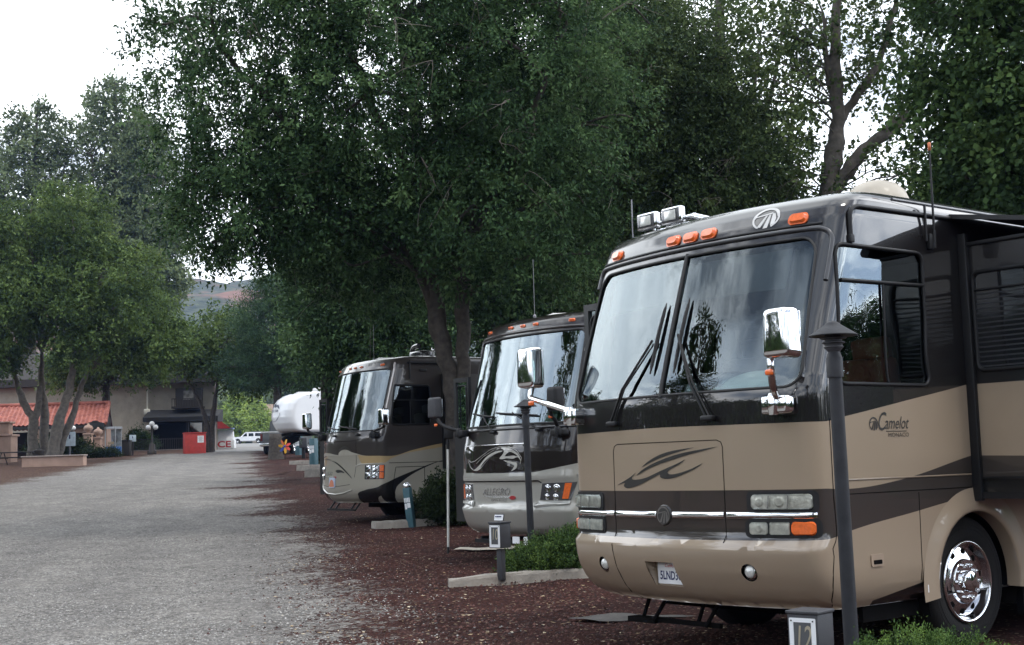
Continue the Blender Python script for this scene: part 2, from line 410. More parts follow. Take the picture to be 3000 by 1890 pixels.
def livery(name, smax, base, layers, rough=0.32, coat=1.0, coat_ior=1.6, flake=0.025):
    """layers: (lower curve or None, upper curve or None, colour[, rough]); curves are lists of (s, z)"""
    m = bpy.data.materials.new(name); m.use_nodes = True; nt = m.node_tree; N = nt.nodes; L = nt.links; b = N['Principled BSDF']
    uv = N.new('ShaderNodeUVMap'); uv.uv_map = 'sz'
    sp = N.new('ShaderNodeSeparateXYZ'); L.new(uv.outputs[0], sp.inputs[0])
    ab = N.new('ShaderNodeMath'); ab.operation = 'ABSOLUTE'; L.new(sp.outputs['X'], ab.inputs[0])
    dv = N.new('ShaderNodeMath'); dv.operation = 'DIVIDE'; dv.inputs[1].default_value = smax; L.new(ab.outputs[0], dv.inputs[0])
    def curve(pts, straight=False):
        fc = N.new('ShaderNodeFloatCurve'); cv = fc.mapping.curves[0]
        P = [(max(0, min(1, s / smax)), z / 4) for s, z in pts]
        if P[0][0] > 0: P = [(0, P[0][1])] + P
        if P[-1][0] < 1: P = P + [(1, P[-1][1])]
        cv.points[0].location = P[0]; cv.points[1].location = P[-1]
        for p in P[1:-1]: cv.points.new(*p)
        for q in cv.points: q.handle_type = 'VECTOR' if straight else 'AUTO_CLAMPED'
        fc.mapping.update(); L.new(dv.outputs[0], fc.inputs['Value'])
        ml = N.new('ShaderNodeMath'); ml.operation = 'MULTIPLY'; ml.inputs[1].default_value = 4; L.new(fc.outputs[0], ml.inputs[0])
        return ml.outputs[0]
    tc = N.new('ShaderNodeTexCoord')
    nz = N.new('ShaderNodeTexNoise'); nz.inputs['Scale'].default_value = 1.7; nz.inputs['Detail'].default_value = 6
    L.new(tc.outputs['Object'], nz.inputs['Vector'])
    cur = None
    rgb = N.new('ShaderNodeRGB'); rgb.outputs[0].default_value = (*base, 1); cur = rgb.outputs[0]
    for ly in layers:
        lo, up, colr = ly[0], ly[1], ly[2]
        fac = None
        if up is not None:
            lt = N.new('ShaderNodeMath'); lt.operation = 'LESS_THAN'; L.new(sp.outputs['Y'], lt.inputs[0]); L.new(curve(up, len(ly) > 3), lt.inputs[1]); fac = lt.outputs[0]
        if lo is not None:
            gt = N.new('ShaderNodeMath'); gt.operation = 'GREATER_THAN'; L.new(sp.outputs['Y'], gt.inputs[0]); L.new(curve(lo), gt.inputs[1])
            if fac is None: fac = gt.outputs[0]
            else:
                mu = N.new('ShaderNodeMath'); mu.operation = 'MULTIPLY'; L.new(fac, mu.inputs[0]); L.new(gt.outputs[0], mu.inputs[1]); fac = mu.outputs[0]
        mx = N.new('ShaderNodeMix'); mx.data_type = 'RGBA'; mx.inputs['B'].default_value = (*colr, 1)
        L.new(fac, mx.inputs['Factor']); L.new(cur, mx.inputs['A']); cur = mx.outputs['Result']
    # road film: faint dust, streaked a little
    mr = N.new('ShaderNodeMapRange'); mr.inputs['From Min'].default_value = 0.45; mr.inputs['From Max'].default_value = 0.8; mr.inputs['To Max'].default_value = flake
    L.new(nz.outputs['Fac'], mr.inputs['Value'])
    mx = N.new('ShaderNodeMix'); mx.data_type = 'RGBA'; mx.inputs['B'].default_value = (0.22, 0.19, 0.16, 1)
    L.new(mr.outputs[0], mx.inputs['Factor']); L.new(cur, mx.inputs['A'])
    L.new(mx.outputs['Result'], b.inputs['Base Color'])
    b.inputs['Roughness'].default_value = rough; b.inputs['Metallic'].default_value = 0.1; b.inputs['Specular IOR Level'].default_value = 0.12
    b.inputs['Coat Weight'].default_value = coat; b.inputs['Coat IOR'].default_value = coat_ior; b.inputs['Coat Roughness'].default_value = 0.025
    # slight waviness of the fibreglass
    nb = N.new('ShaderNodeTexNoise'); nb.inputs['Scale'].default_value = 1.3; nb.inputs['Detail'].default_value = 2
    L.new(tc.outputs['Object'], nb.inputs['Vector'])
    bp = N.new('ShaderNodeBump'); bp.inputs['Strength'].default_value = 0.10; bp.inputs['Distance'].default_value = 0.05
    L.new(nb.outputs['Fac'], bp.inputs['Height']); L.new(bp.outputs[0], b.inputs['Coat Normal'])
    return m

TAN = (0.315, 0.247, 0.178); CHAR = (0.009, 0.008, 0.0085); STRIPE = (0.040, 0.033, 0.029); BLACK = (0.008, 0.008, 0.008)
M_black = mat('black_plastic', (0.010, 0.010, 0.011), 0.5, spec=0.3, bump=0.05, bscale=150)
M_rubber = mat('black_rubber', (0.016, 0.016, 0.016), 0.6, bump=0.15, bscale=90)
M_tyre = mat('tyre_rubber', (0.011, 0.0105, 0.0105), 0.8, spec=0.2, bump=0.2, bscale=60, dirt=0.15, dirtcol=(0.04, 0.032, 0.027))
M_chrome = mat('chrome', (0.78, 0.79, 0.80), 0.05, 1.0, var=0.04)
M_alu = mat('polished_aluminium', (0.72, 0.73, 0.75), 0.11, 1.0, var=0.06, bump=0.02, bscale=30)
M_amber = mat('amber_lens', (0.75, 0.14, 0.025), 0.18, var=0.15, scale=40, coat=0.6)
M_lens = mat('clear_headlight_lens', (0.60, 0.60, 0.56), 0.15, 0.15, var=0.3, scale=17, coat=1.0)
M_lensdk = mat('headlight_housing', (0.06, 0.06, 0.065), 0.25, 0.2, coat=1.0)
M_wind = glass_mat('windshield_glass', (0.66, 0.84, 0.80), 1.95, wav=0.04)
M_side = glass_mat('side_window_glass', (0.42, 0.50, 0.50), 2.3, wav=0.16)
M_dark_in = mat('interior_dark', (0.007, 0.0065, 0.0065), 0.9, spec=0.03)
M_dash = mat('dashboard_grey', (0.62, 0.66, 0.62), 0.7, bump=0.1)
M_seat = mat('seat_leather', (0.055, 0.04, 0.032), 0.55, bump=0.1)
M_seat2 = mat('seat_fabric_grey', (0.16, 0.17, 0.16), 0.7, bump=0.1)
M_curtain = mat('curtain_fabric', (0.035, 0.034, 0.034), 0.9)
M_shade = mat('sun_shade_fabric', (0.10, 0.085, 0.10), 0.9)
M_paper = mat('white_paper', (0.7, 0.72, 0.7), 0.7)
M_white = mat('white_plate', (0.78, 0.79, 0.80), 0.35, var=0.04, dirt=0.25)
M_grey = mat('grey_metal', (0.20, 0.20, 0.21), 0.4, 0.6)
M_darkgrey = mat('charcoal_paint', (0.035, 0.036, 0.042), 0.5, bump=0.06, bscale=120, dirt=0.35, dirtcol=(0.11, 0.10, 0.095))
M_navy = mat('plate_blue_ink', (0.015, 0.02, 0.10), 0.5)
M_red = mat('plate_red_ink', (0.5, 0.03, 0.03), 0.5)

def shell_loop(c, zb, zt, yend):
    """outline of the unrolled body: from the far side, round the nose, to the near side"""
    se = c.s_at_y(yend)
    bot = [(-se, zb)] + [(s, zb) for s in np.linspace(-c.s1, c.s1, 25)] + [(se, zb)]
    return bot + [(se, zt), (-se, zt)]
def close_body(c, zt, yend, material, parent, zb, crown=0.05):
    """roof sheet, rear wall and floor pan, joined in one mesh"""
    se = c.s_at_y(yend)
    ss = sorted(set(list(np.linspace(-c.s1, c.s1, 41)) + [sg * x for x in np.linspace(c.s1, se, 14) for sg in (-1, 1)]))
    m = MB()
    ring = [c.P(s, zt) for s in ss]
    half = len(ring) // 2
    for i in range(len(ring) - 1):
        a, b = ring[i], ring[i + 1]
        am, bm_ = Vector((0, a.y + .06, zt + crown)), Vector((0, b.y + .06, zt + crown))
        m.add([a, b, bm_, am], [(0, 1, 2, 3)], 0, True)
    r0, r1 = c.P(-se, zb), c.P(se, zb)
    m.add([c.P(-se, zb), c.P(se, zb), c.P(se, zt), Vector((0, c.P(se, zt).y, zt + crown)), c.P(-se, zt)], [(0, 1, 2, 3, 4)])
    fl = [c.P(s, zb) for s in ss]
    m.add(fl, [list(range(len(fl)))[::-1]])
    return m.build('roof', material, parent)

def wheel(parent, loc, r=0.5, w=0.28, rim_r=0.30, side=1, chrome=True):
    """tyre > rim, hub; axis along local x, outside towards +x*side"""
    m = MB()
    prof = [(rim_r, -w / 2 + .03), (rim_r + .04, -w / 2), (r - .05, -w / 2), (r - .012, -w / 2 + .03), (r, -w / 2 + .06), (r, w / 2 - .06), (r - .012, w / 2 - .03), (r - .05, w / 2), (rim_r + .04, w / 2), (rim_r, w / 2 - .03)]
    m.lathe(prof, axis='X', n=56)
    for gx in (-.06, 0, .06):
        m.lathe([(r + .001, gx - .005), (r + .004, gx), (r + .001, gx + .005)], axis='X', n=40)
    for rr in (r - .07, r - .10):
        m.lathe([(rr - .006, w / 2 + .001), (rr, w / 2 + .005), (rr + .006, w / 2 + .001)], axis='X', n=48)
    t = m.build('wheel', M_tyre, parent, loc=loc)
    if side < 0: t.rotation_euler = (0, 0, math.pi)
    q = MB(); o = w / 2
    q.lathe([(rim_r + .012, o - .015), (rim_r + .010, o + .004), (rim_r - .004, o + .006), (rim_r - .014, o - .002)], axis='X', n=56)
    q.lathe([(rim_r - .014, o - .002), (rim_r - .026, o - .05), (rim_r - .034, o - .062)], axis='X', n=56)
    q.lathe([(rim_r - .034, o - .062), (rim_r * .57, o - .040)], axis='X', n=56)
    q.lathe([(rim_r * .57, o - .040), (rim_r * .555, o - .012), (rim_r * .54, o - .008)], axis='X', n=56)
    q.lathe([(rim_r * .54, o - .008), (0.0, o - .008)], axis='X', n=56)
    for k in range(10):
        a = 2 * math.pi * k / 10 + .2; rr = rim_r * .74
        q.lathe([(0, .006), (.025, .006), (.027, .0)], c=(o - .054, rr * math.cos(a), rr * math.sin(a)), axis='X', n=16, mi=1)
    rim = q.build('rim', [M_alu, M_dark_in], t)
    u = MB()
    u.lathe([(rim_r * .27, o - .02), (rim_r * .27, o + .018), (rim_r * .25, o + .026)], axis='X', n=28); u.lathe([(rim_r * .25, o + .026), (rim_r * .12, o + .036), (0, o + .038)], axis='X', n=28)
    for k in range(10):
        a = 2 * math.pi * k / 10; rr = rim_r * .42
        u.lathe([(.015, o - .02), (.015, o + .008), (.010, o + .018), (0, o + .022)], c=(0, rr * math.cos(a), rr * math.sin(a)), axis='X', n=10)
    u.build('hub_cap', M_chrome, rim)
    return t

def seat(parent, x, y, z, material, name='seat', w=.5, face=-1):
    m = MB(); f = face
    m.box((x, y, z), (w, .48, .16), bev=.05)
    m.box((x, y - f * .26, z + .38), (w * .94, .16, .70), Matrix.Rotation(R(-10 * f), 3, 'X'), bev=.06)
    m.box((x, y - f * .34, z + .80), (w * .55, .12, .2), Matrix.Rotation(R(-10 * f), 3, 'X'), bev=.05)
    m.box((x, y, z - .3), (w * .6, .35, .5))
    return m.build(name, material, parent)
# ------------------------------------------------------------------ motorhome helpers shared by the three coaches
def s_at_x(c, x):
    lo, hi = 0.0, c.s1
    for _ in range(40):
        mid = (lo + hi) / 2
        if c.plan(mid)[0] < abs(x): lo = mid
        else: hi = mid
    return math.copysign((lo + hi) / 2, x)
def s_at_yz(c, y, z):
    lo, hi = c.s1 - .1, c.s1 + 8
    for _ in range(40):
        mid = (lo + hi) / 2
        if c.P(mid, z).y < y: lo = mid
        else: hi = mid
    return (lo + hi) / 2
def sx(c, pts): return [(s_at_x(c, x), z) for x, z in pts]
def sy(c, pts): return [(s_at_yz(c, y, z), z) for y, z in pts]

def line_part(c, name, paths, r, material, parent, off=0.0, n=6, closed=False):
    m = MB()
    for p in paths: m.tube(c.path(p, off, closed=closed), r, n=n, closed=closed)
    return m.build(name, material, parent)

def wiper(parent, c, base, elbow, tip, low, off=.05):
    """base = pivot on the cowl, elbow = arm end on the blade; all (s, z)"""
    m = MB()
    b = c.S(*base, .03); e = c.S(*elbow, off - .025)
    m.tube([b, c.S(base[0] * .6 + elbow[0] * .4, base[1] * .6 + elbow[1] * .4, off - .01), e], .010, n=6)
    b2 = b + Vector((.035, 0, 0)); m.tube([b2, c.S(base[0] * .6 + elbow[0] * .4 + .026, base[1] * .6 + elbow[1] * .4, off - .01), e + Vector((.012, 0, -.03))], .007, n=6)
    m.box(b + Vector((.02, 0, -.01)), (.11, .05, .04), bev=.012)
    w = m.build('wiper', M_black, parent)
    k = MB()
    P = [c.S(low[0] + (tip[0] - low[0]) * t, low[1] + (tip[1] - low[1]) * t, .010) for t in np.linspace(0, 1, 10)]
    k.tube(P, [.006] + [.012] * 8 + [.005], n=6)
    Q = [c.S(low[0] + (tip[0] - low[0]) * t, low[1] + (tip[1] - low[1]) * t, .012 + .012 * math.sin(math.pi * t)) for t in np.linspace(.08, .92, 9)]
    k.tube(Q, .009, n=6)
    k.build('wiper_blade', M_rubber, w)
    return w

def mirror(parent, c0, size, arm, bracket, head_mat, arm_mat, bracket_dims=(.2, .09, .12), rz=0.0, amber=None):
    m = MB()
    W, D, H = size
    M3 = Matrix.Rotation(rz, 3, 'Z')
    # head: tapered rounded box
    bm = bmesh.new(); bmesh.ops.create_cube(bm, size=1)
    bmesh.ops.scale(bm, vec=(W, D, H), verts=bm.verts)
    for v in bm.verts:
        k = 1 - .16 * (v.co.z / H + .5); v.co.x *= k
        if v.co.y < 0: v.co.x *= .86; v.co.z *= .93
    bmesh.ops.bevel(bm, geom=bm.edges[:], offset=min(W, H) * .18, segments=4, affect='EDGES', profile=.6)
    bm.verts.index_update()
    m.add([M3 @ v.co + Vector(c0) for v in bm.verts], [[v.index for v in f.verts] for f in bm.faces], 0, True); bm.free()
    h = m.build('mirror', head_mat, parent)
    g = MB(); g.box(Vector(c0) + M3 @ Vector((0, D * .5 + .003, 0)), (W * .8, .006, H * .82), M3, bev=.002); g.build('mirror_glass', mat('mirror_glass', (.7, .72, .74), .03, 1.0, var=.02), h)
    a = MB(); a.tube(catmull(arm, 5), .026, n=10); a.build('mirror_arm', arm_mat, h)
    b = MB(); b.box(bracket, bracket_dims, bev=.02); b.lathe([(.035, -.07), (.045, -.02), (.045, .05), (.03, .08)], c=Vector(bracket) + Vector((0, -.04, 0)), n=16)
    b.build('mirror_bracket', arm_mat, h)
    if amber:
        k = MB(); k.box(amber, (.06, .03, .04), bev=.012); k.build('turn_signal', M_amber, h)
    return h

def marker(parent, c, s, z, w=.075, hgt=.042):
    m = MB(); c.slab(None, rrect(s - w, s + w, z - hgt, z + hgt, hgt * .8), .0, .012, None, None, mb=m, smooth=True)
    c.slab(None, rrect(s - w * .88, s + w * .88, z - hgt * .85, z + hgt * .85, hgt * .7), .010, .034, None, None, mb=m, inset=.012, smooth=True)
    return m.build('marker_light', M_amber, parent, fixn=False)

def emblem_polys(rx, rz):
    """round badge: ring open at the bottom with fan of slanting bars"""
    P = []
    n = 30
    for seg in ((0, n),):
        V = []; F = []
        for k in range(n + 1):
            a = R(-60 + 300 * k / n)
            w = .80 if 6 < k < 24 else .86
            V += [(rx * math.cos(a), rz * math.sin(a)), (rx * w * math.cos(a), rz * w * math.sin(a))]
        F += [(2 * k, 2 * k + 2, 2 * k + 3, 2 * k + 1) for k in range(n)]
        P.append((V, F))
    for q in ([(-.80, .28), (.42, .48), (.36, .36), (-.82, .16)], [(-.55, -.72), (-.05, .26), (.10, .28), (-.30, -.80)], [(-.10, -.92), (.18, .30), (.34, .32), (.22, -.90)],
              [(.42, -.72), (.40, .42), (.62, .34), (.74, -.1), (.70, -.5), (.58, -.62)]):
        P.append(([(x * rx, z * rz) for x, z in q], [list(range(len(q)))]))
    return P
def emblem(parent, c, s, z, rx, rz, off, material):
    m = MB()
    for V, F in emblem_polys(rx, rz):
        m.add([c.S(s + x, z + y, off) for x, y in V], F)
    return m.build('emblem', material, parent, fixn=False)
def swoosh(parent, c, polys, off, material, name='swoosh_decal', sub=3, conv=True):
    m = MB()
    for p in polys:
        q = catmull([(a, b, 0) for a, b in p], sub, closed=True)
        q = [(s_at_x(c, v[0]) if conv else v[0], v[1]) for v in q]
        ar = sum(q[i][0] * q[(i + 1) % len(q)][1] - q[(i + 1) % len(q)][0] * q[i][1] for i in range(len(q)))
        if ar < 0: q = q[::-1]
        V, F = patch2d([q], [], list(np.arange(-2, 2, .1)), [])
        m.add([c.S(s, z, off) for s, z in V], F)
    return m.build(name, material, parent, fixn=False)
def lettering(parent, c, body, s, z, size, shear, material, off=.004, xs=1.0, bold=0.0, name='lettering'):
    V, F = text_geo(body, size, shear, xs, bold=bold)
    m = MB(); m.add([c.S(s + x, z + y, off) for x, y in V], F)
    return m.build(name, material, parent, fixn=False)

def curtain(parent, c, s0, s1, z0, z1, off, amp=.03, n=26, material=None):
    m = MB(); V = []; F = []
    for i in range(n + 1):
        s = s0 + (s1 - s0) * i / n; o = off + amp * (1 if i % 2 else -1)
        V += [c.S(s, z0, o), c.S(s, z1, o)]
    F = [(2 * i, 2 * i + 2, 2 * i + 3, 2 * i + 1) for i in range(n)]
    m.add(V, F); return m.build('curtain', material or M_curtain, parent, fixn=False)

def interior(parent, c, zdash, ztop, dashmat=None, hump=True, seatmat=None):
    """everything one sees through the windshield"""
    m = MB()
    rim = [c.S(s, zdash, -.05) for s in np.linspace(-1.16, 1.16, 27)]
    back = [Vector((p.x * .97, .85, zdash + .0)) for p in rim]
    m.add(rim + back, [(i, i + 1, 27 + i + 1, 27 + i) for i in range(26)], 0, True)
    low = [Vector((p.x, p.y, zdash - .6)) for p in back]
    m.add(back + low, [(i, i + 1, 27 + i + 1, 27 + i) for i in range(26)])
    if hump:
        V = []; 
        for i in range(13):
            t = i / 12; x = .05 + 1.05 * t
            hh = .17 * math.sin(math.pi * min(1, t * 1.0)) ** .7
            V += [Vector((x, .32 + .1 * t, zdash + .004)), Vector((x, .45, zdash + hh)), Vector((x, .72, zdash + hh * .8))]
        m.add(V, [(3 * i + k, 3 * i + 3 + k, 3 * i + 4 + k, 3 * i + 1 + k) for i in range(12) for k in range(2)], 0, True)
    d = m.build('dashboard', dashmat or M_dash, parent)
    w = MB(); P = [Vector((.58 + .22 * math.cos(a), .98 - .1 * math.sin(a), zdash + .12 + .2 * math.sin(a))) for a in np.linspace(0, 2 * math.pi, 25)[:-1]]
    w.tube(P, .018, n=8, closed=True); w.tube([(.40, .98, zdash + .12), (.76, .98, zdash + .12)], .02); w.tube([(.58, .98, zdash + .12), (.58, .8, zdash - .1)], .03)
    w.build('steering_wheel', M_black, parent)
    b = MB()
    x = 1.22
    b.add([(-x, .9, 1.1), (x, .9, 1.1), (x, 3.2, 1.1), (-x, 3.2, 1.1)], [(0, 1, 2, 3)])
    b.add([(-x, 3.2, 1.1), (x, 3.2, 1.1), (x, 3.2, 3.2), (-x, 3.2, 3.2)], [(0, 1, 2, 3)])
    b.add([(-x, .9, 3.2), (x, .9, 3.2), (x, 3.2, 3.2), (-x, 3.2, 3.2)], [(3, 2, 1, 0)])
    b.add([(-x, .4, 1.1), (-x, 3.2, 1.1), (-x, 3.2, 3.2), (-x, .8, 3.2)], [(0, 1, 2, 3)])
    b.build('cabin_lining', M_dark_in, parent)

# ------------------------------------------------------------------ the tan motorhome in front
def build_rv1():
    root = thing('motorhome', 'large tan and charcoal motorhome with chrome mirrors and two spotlights on its roof', 'motorhome', (1.0953, 10.0611, 0), -0.9044)
    prof = [(.42, .22), (.46, .13), (.50, .085), (.58, .03), (.68, -.02), (.78, -.045), (.855, -.055), (.875, -.052), (.89, -.035), (.905, -.008), (.93, 0), (1.94, 0), (2.05, .022), (2.5, .165), (3.0, .335),
            (3.10, .372), (3.2, .405), (3.28, .445), (3.34, .50), (3.385, .585), (3.42, .72), (3.442, .92), (3.45, 1.1)]
    inset = [(.42, .10), (.48, .05), (.56, .015), (.66, 0), (3.22, 0), (3.28, .006), (3.34, .022), (3.385, .05), (3.415, .085), (3.44, .13), (3.45, .16)]
    c = Coach(1.28, .13, 1.12, prof, inset, 11.0, fade=(1.46, 4.2))
    paint = livery('tan_coach_paint', 6.0, TAN, [
        ([(0, 1.73), (1.3, 1.72), (1.47, 1.745), (2.25, 1.87), (3.09, 2.01), (4.5, 2.3), (6, 2.4)], None, CHAR),
        ([(0, .905), (1.3, .915), (1.46, .95), (2.43, 1.08), (3.04, 1.17), (4, 1.4), (6, 1.6)], [(0, 1.26), (1.3, 1.26), (1.46, 1.25), (2.08, 1.29), (3.07, 1.46), (4, 1.6), (6, 1.9)], STRIPE),
        (None, [(0, .30), (1.72, .30), (1.80, .455), (2.65, .60), (3.0, .66), (4, .5), (6, .5)], BLACK, 'straight')], coat_ior=1.65)
    ZT = 3.45; zb = .42
    loop = shell_loop(c, zb, ZT, c.L)
    ws = sx(c, [(a, b) for a, b in rrect(-1.19, 1.19, 1.97, 3.055, [.12, .12, .13, .13], 6)])
    ws = [(s * (1 - .035 * (z - 1.97)), z) for s, z in ws]
    plate_hole = [(-.175, .555), (.125, .555), (.095, .735), (-.205, .735)]
    fogs = [disc(s_at_x(c, sg * .76), .685, .062, 16) for sg in (-1, 1)]
    win = sy(c, rrect(.56, 1.56, 1.985, 2.985, .07, 4))
    win = [(s + (.07 * (2.985 - z) / 1.0 * -1 if s < 2.2 else 0), z) for s, z in win]
    AY, AZ, AR = 2.05, .5, .53
    arch = [(c.s_at_y(AY) + AR * math.cos(a), AZ + AR * math.sin(a)) for a in np.linspace(R(-7), R(187), 33)]
    arch = [(s, max(z, zb + .012)) for s, z in arch]
    c.patch('body', [loop], [ws, plate_hole, win, arch] + fogs, 0.0, paint, root)
    close_body(c, ZT, c.L, mat('roof_white', (.6, .59, .56), .5), root, zb)
    # windshield: two panes and their gasket
    lp = [(s, z) for s, z in ws]
    def half(sgn):
        P = []
        for s, z in ws:
            P.append((max(s, .012) if sgn > 0 else min(s, -.012), z))
        Q = []
        for p in P:
            if not Q or math.hypot(p[0] - Q[-1][0], p[1] - Q[-1][1]) > 1e-4: Q.append(p)
        # keep only the boundary of this half
        B = [p for p in Q if abs(p[0]) > .0121]
        zs = [1.97, 3.055]
        e = .012 * sgn
        return (B[:0] + [(e, 1.97)] + [p for p in B] + [(e, 3.055)]) if sgn > 0 else ([(e, 3.055)] + [p for p in B] + [(e, 1.97)])
    Rr = [p for p in ws if p[0] > 0]; Ll = [p for p in ws if p[0] < 0]
    k0 = next(i for i, p in enumerate(ws) if p[0] > 0)
    c.patch('windshield', [[(.012, 1.97)] + [p for p in ws if p[0] > 0] + [(.012, 3.055)]], [], -.012, M_wind, root)
    c.patch('windshield', [[(-.012, 3.055)] + [p for p in ws[k0:] + ws[:k0] if p[0] < 0] + [(-.012, 1.97)]], [], -.012, M_wind, root)
    line_part(c, 'windshield_gasket', [ws], .011, M_rubber, root, closed=True)
    line_part(c, 'windshield_divider', [[(0, 1.955), (0, 3.07)]], .017, M_rubber, root, off=-.002)
    tr = [(-1.20, 2.95), (-1.195, 3.05), (-1.15, 3.105), (-1.05, 3.118)] + [(x, 3.118) for x in (-.5, 0, .5)] + [(1.05, 3.118), (1.17, 3.10), (1.225, 3.04), (1.235, 2.95), (1.235, 2.72)]
    line_part(c, 'windshield_trim', [catmull([(a, b, 0) for a, b in tr], 4)], .026, mat('trim_grey', (.07, .07, .075), .3, coat=.6), root, off=.004, n=10) if False else None
    m = MB(); m.tube([c.S(p[0], p[1], .006) for p in catmull([(a, b, 0) for a, b in tr], 6)], .018, n=10); m.build('windshield_trim', mat('trim_grey', (.035, .035, .038), .35, coat=.4), root)
    line_part(c, 'visor_line', [[(-1.17, 3.152), (1.15, 3.152)]], .012, M_black, root)
    interior(root, c, 1.955, 3.1)
    seat(root, -.62, 1.45, 1.62, M_seat); seat(root, .72, 1.30, 1.50, mat('seat_red_leather', (.42, .085, .05), .5, bump=.1), w=.62)
    curtain(root, c, .93, 1.17, 1.99, 3.02, -.10, .03, 14); curtain(root, c, -1.2, -1.13, 1.99, 3.02, -.08, .02, 6)
    c.patch('sun_shade', [[(-1.08, 2.73), (.92, 2.73), (.92, 3.03), (-1.08, 3.03)]], [], -.09, M_shade, root)
    q = MB(); q.box((-.1, .55, 1.985), (.32, .24, .03), Matrix.Rotation(.5, 3, 'Z'), bev=.01); q.box((-.35, .45, 1.97), (.22, .16, .02), bev=.005); q.build('paper', M_paper, root)
    q = MB(); q.lathe([(.0, .12), (.055, .10), (.075, .04), (.05, 0), (0, 0)], c=(-.02, .38, 1.96)); q.build('dash_fan', M_grey, root)
    q = MB(); q.lathe([(.0, .17), (.06, .15), (.09, .07), (.05, 0), (0, 0)], c=(.24, .5, 1.96)); q.build('dash_fan', M_grey, root)
    # markers and roof
    for s in (-.97, -.19, 0, .19, .97): marker(root, c, s_at_x(c, s), 3.205)
    emblem(root, c, s_at_x(c, .70), 3.25, .115, .085, .004, mat('badge_silver', (.50, .49, .48), .4, .3))
    m = MB()
    for x0 in (-1.0, -.70):
        m.box((x0, .93, 3.545), (.235, .07, .145), bev=.018)
        m.tube([(x0 + .02, .97, 3.48), (x0 + .03, 1.0, 3.36)], .014)
    m.tube([(-1.0, .99, 3.52), (-.52, .99, 3.52), (-.50, .99, 3.52)], .024, n=10)
    m.tube([(-.53, .99, 3.52), (-.36, 1.05, 3.46)], .03, n=10); m.tube([(-.8, .95, 3.47), (-.66, 1.0, 3.41)], .018)
    sp = m.build('spotlight_bar', M_chrome, root)
    for x0 in (-1.0, -.70):
        m = MB(); m.box((x0, .893, 3.545), (.205, .008, .115), bev=.003); l = m.build('spotlight', M_lensdk, sp)
        m = MB(); m.prism(rrect(x0 - .062, x0 + .062, 3.505, 3.585, .008), -.888, -.882, Matrix.Rotation(R(90), 4, 'X') @ Matrix.Scale(1, 4)) if False else m.box((x0, .887, 3.545), (.13, .006, .082), bev=.003)
        m.build('lens', M_lens, l)
    m = MB(); m.lathe([(.0, .31), (.09, .305), (.17, .275), (.235, .215), (.27, .13), (.28, .0)], c=(.47, 2.15, 3.445), n=40); m.build('satellite_dome', mat('dome_cream', (.36, .32, .26), .5, coat=.1), root)
    m = MB(); m.box((-.95, .95, 3.40), (.14, .14, .04), bev=.015); m.tube([(-1.12, .85, 3.40), (-1.12, .85, 3.75)], .006); m.build('roof_antenna', M_grey, root)
    # wipers
    wiper(root, c, (s_at_x(c, -.57), 1.79), (-.17, 2.40), (-.11, 2.69), (-.14, 2.14))
    wiper(root, c, (s_at_x(c, .46), 1.79), (.10, 2.42), (.135, 2.70), (.115, 2.13))
    # mirrors
    mirror(root, (1.30, -.12, 2.315), (.27, .15, .355), [(1.20, -.12, 2.16), (1.20, -.12, 2.06), (1.14, -.03, 1.94), (1.08, .08, 1.88)], (1.07, .08, 1.845), M_chrome, M_chrome, (.23, .10, .125), amber=(1.215, -.155, 2.055))
    mirror(root, (-1.70, .12, 2.31), (.24, .15, .36), [(-1.70, .14, 2.15), (-1.70, .12, 2.06), (-1.62, .11, 2.03), (-1.12, .10, 1.90)], (-1.10, .10, 1.86), M_chrome, M_chrome, (.15, .14, .13), amber=(-1.63, .07, 2.0))
    # front lights
    M_refl = mat('lamp_reflector', (.74, .74, .70), .3, .12, var=.25, scale=24, bump=.3, bscale=35, coat=.6); M_lensg = glass_mat('lamp_glass', (.92, .92, .88), 1.5)
    dk = M_black
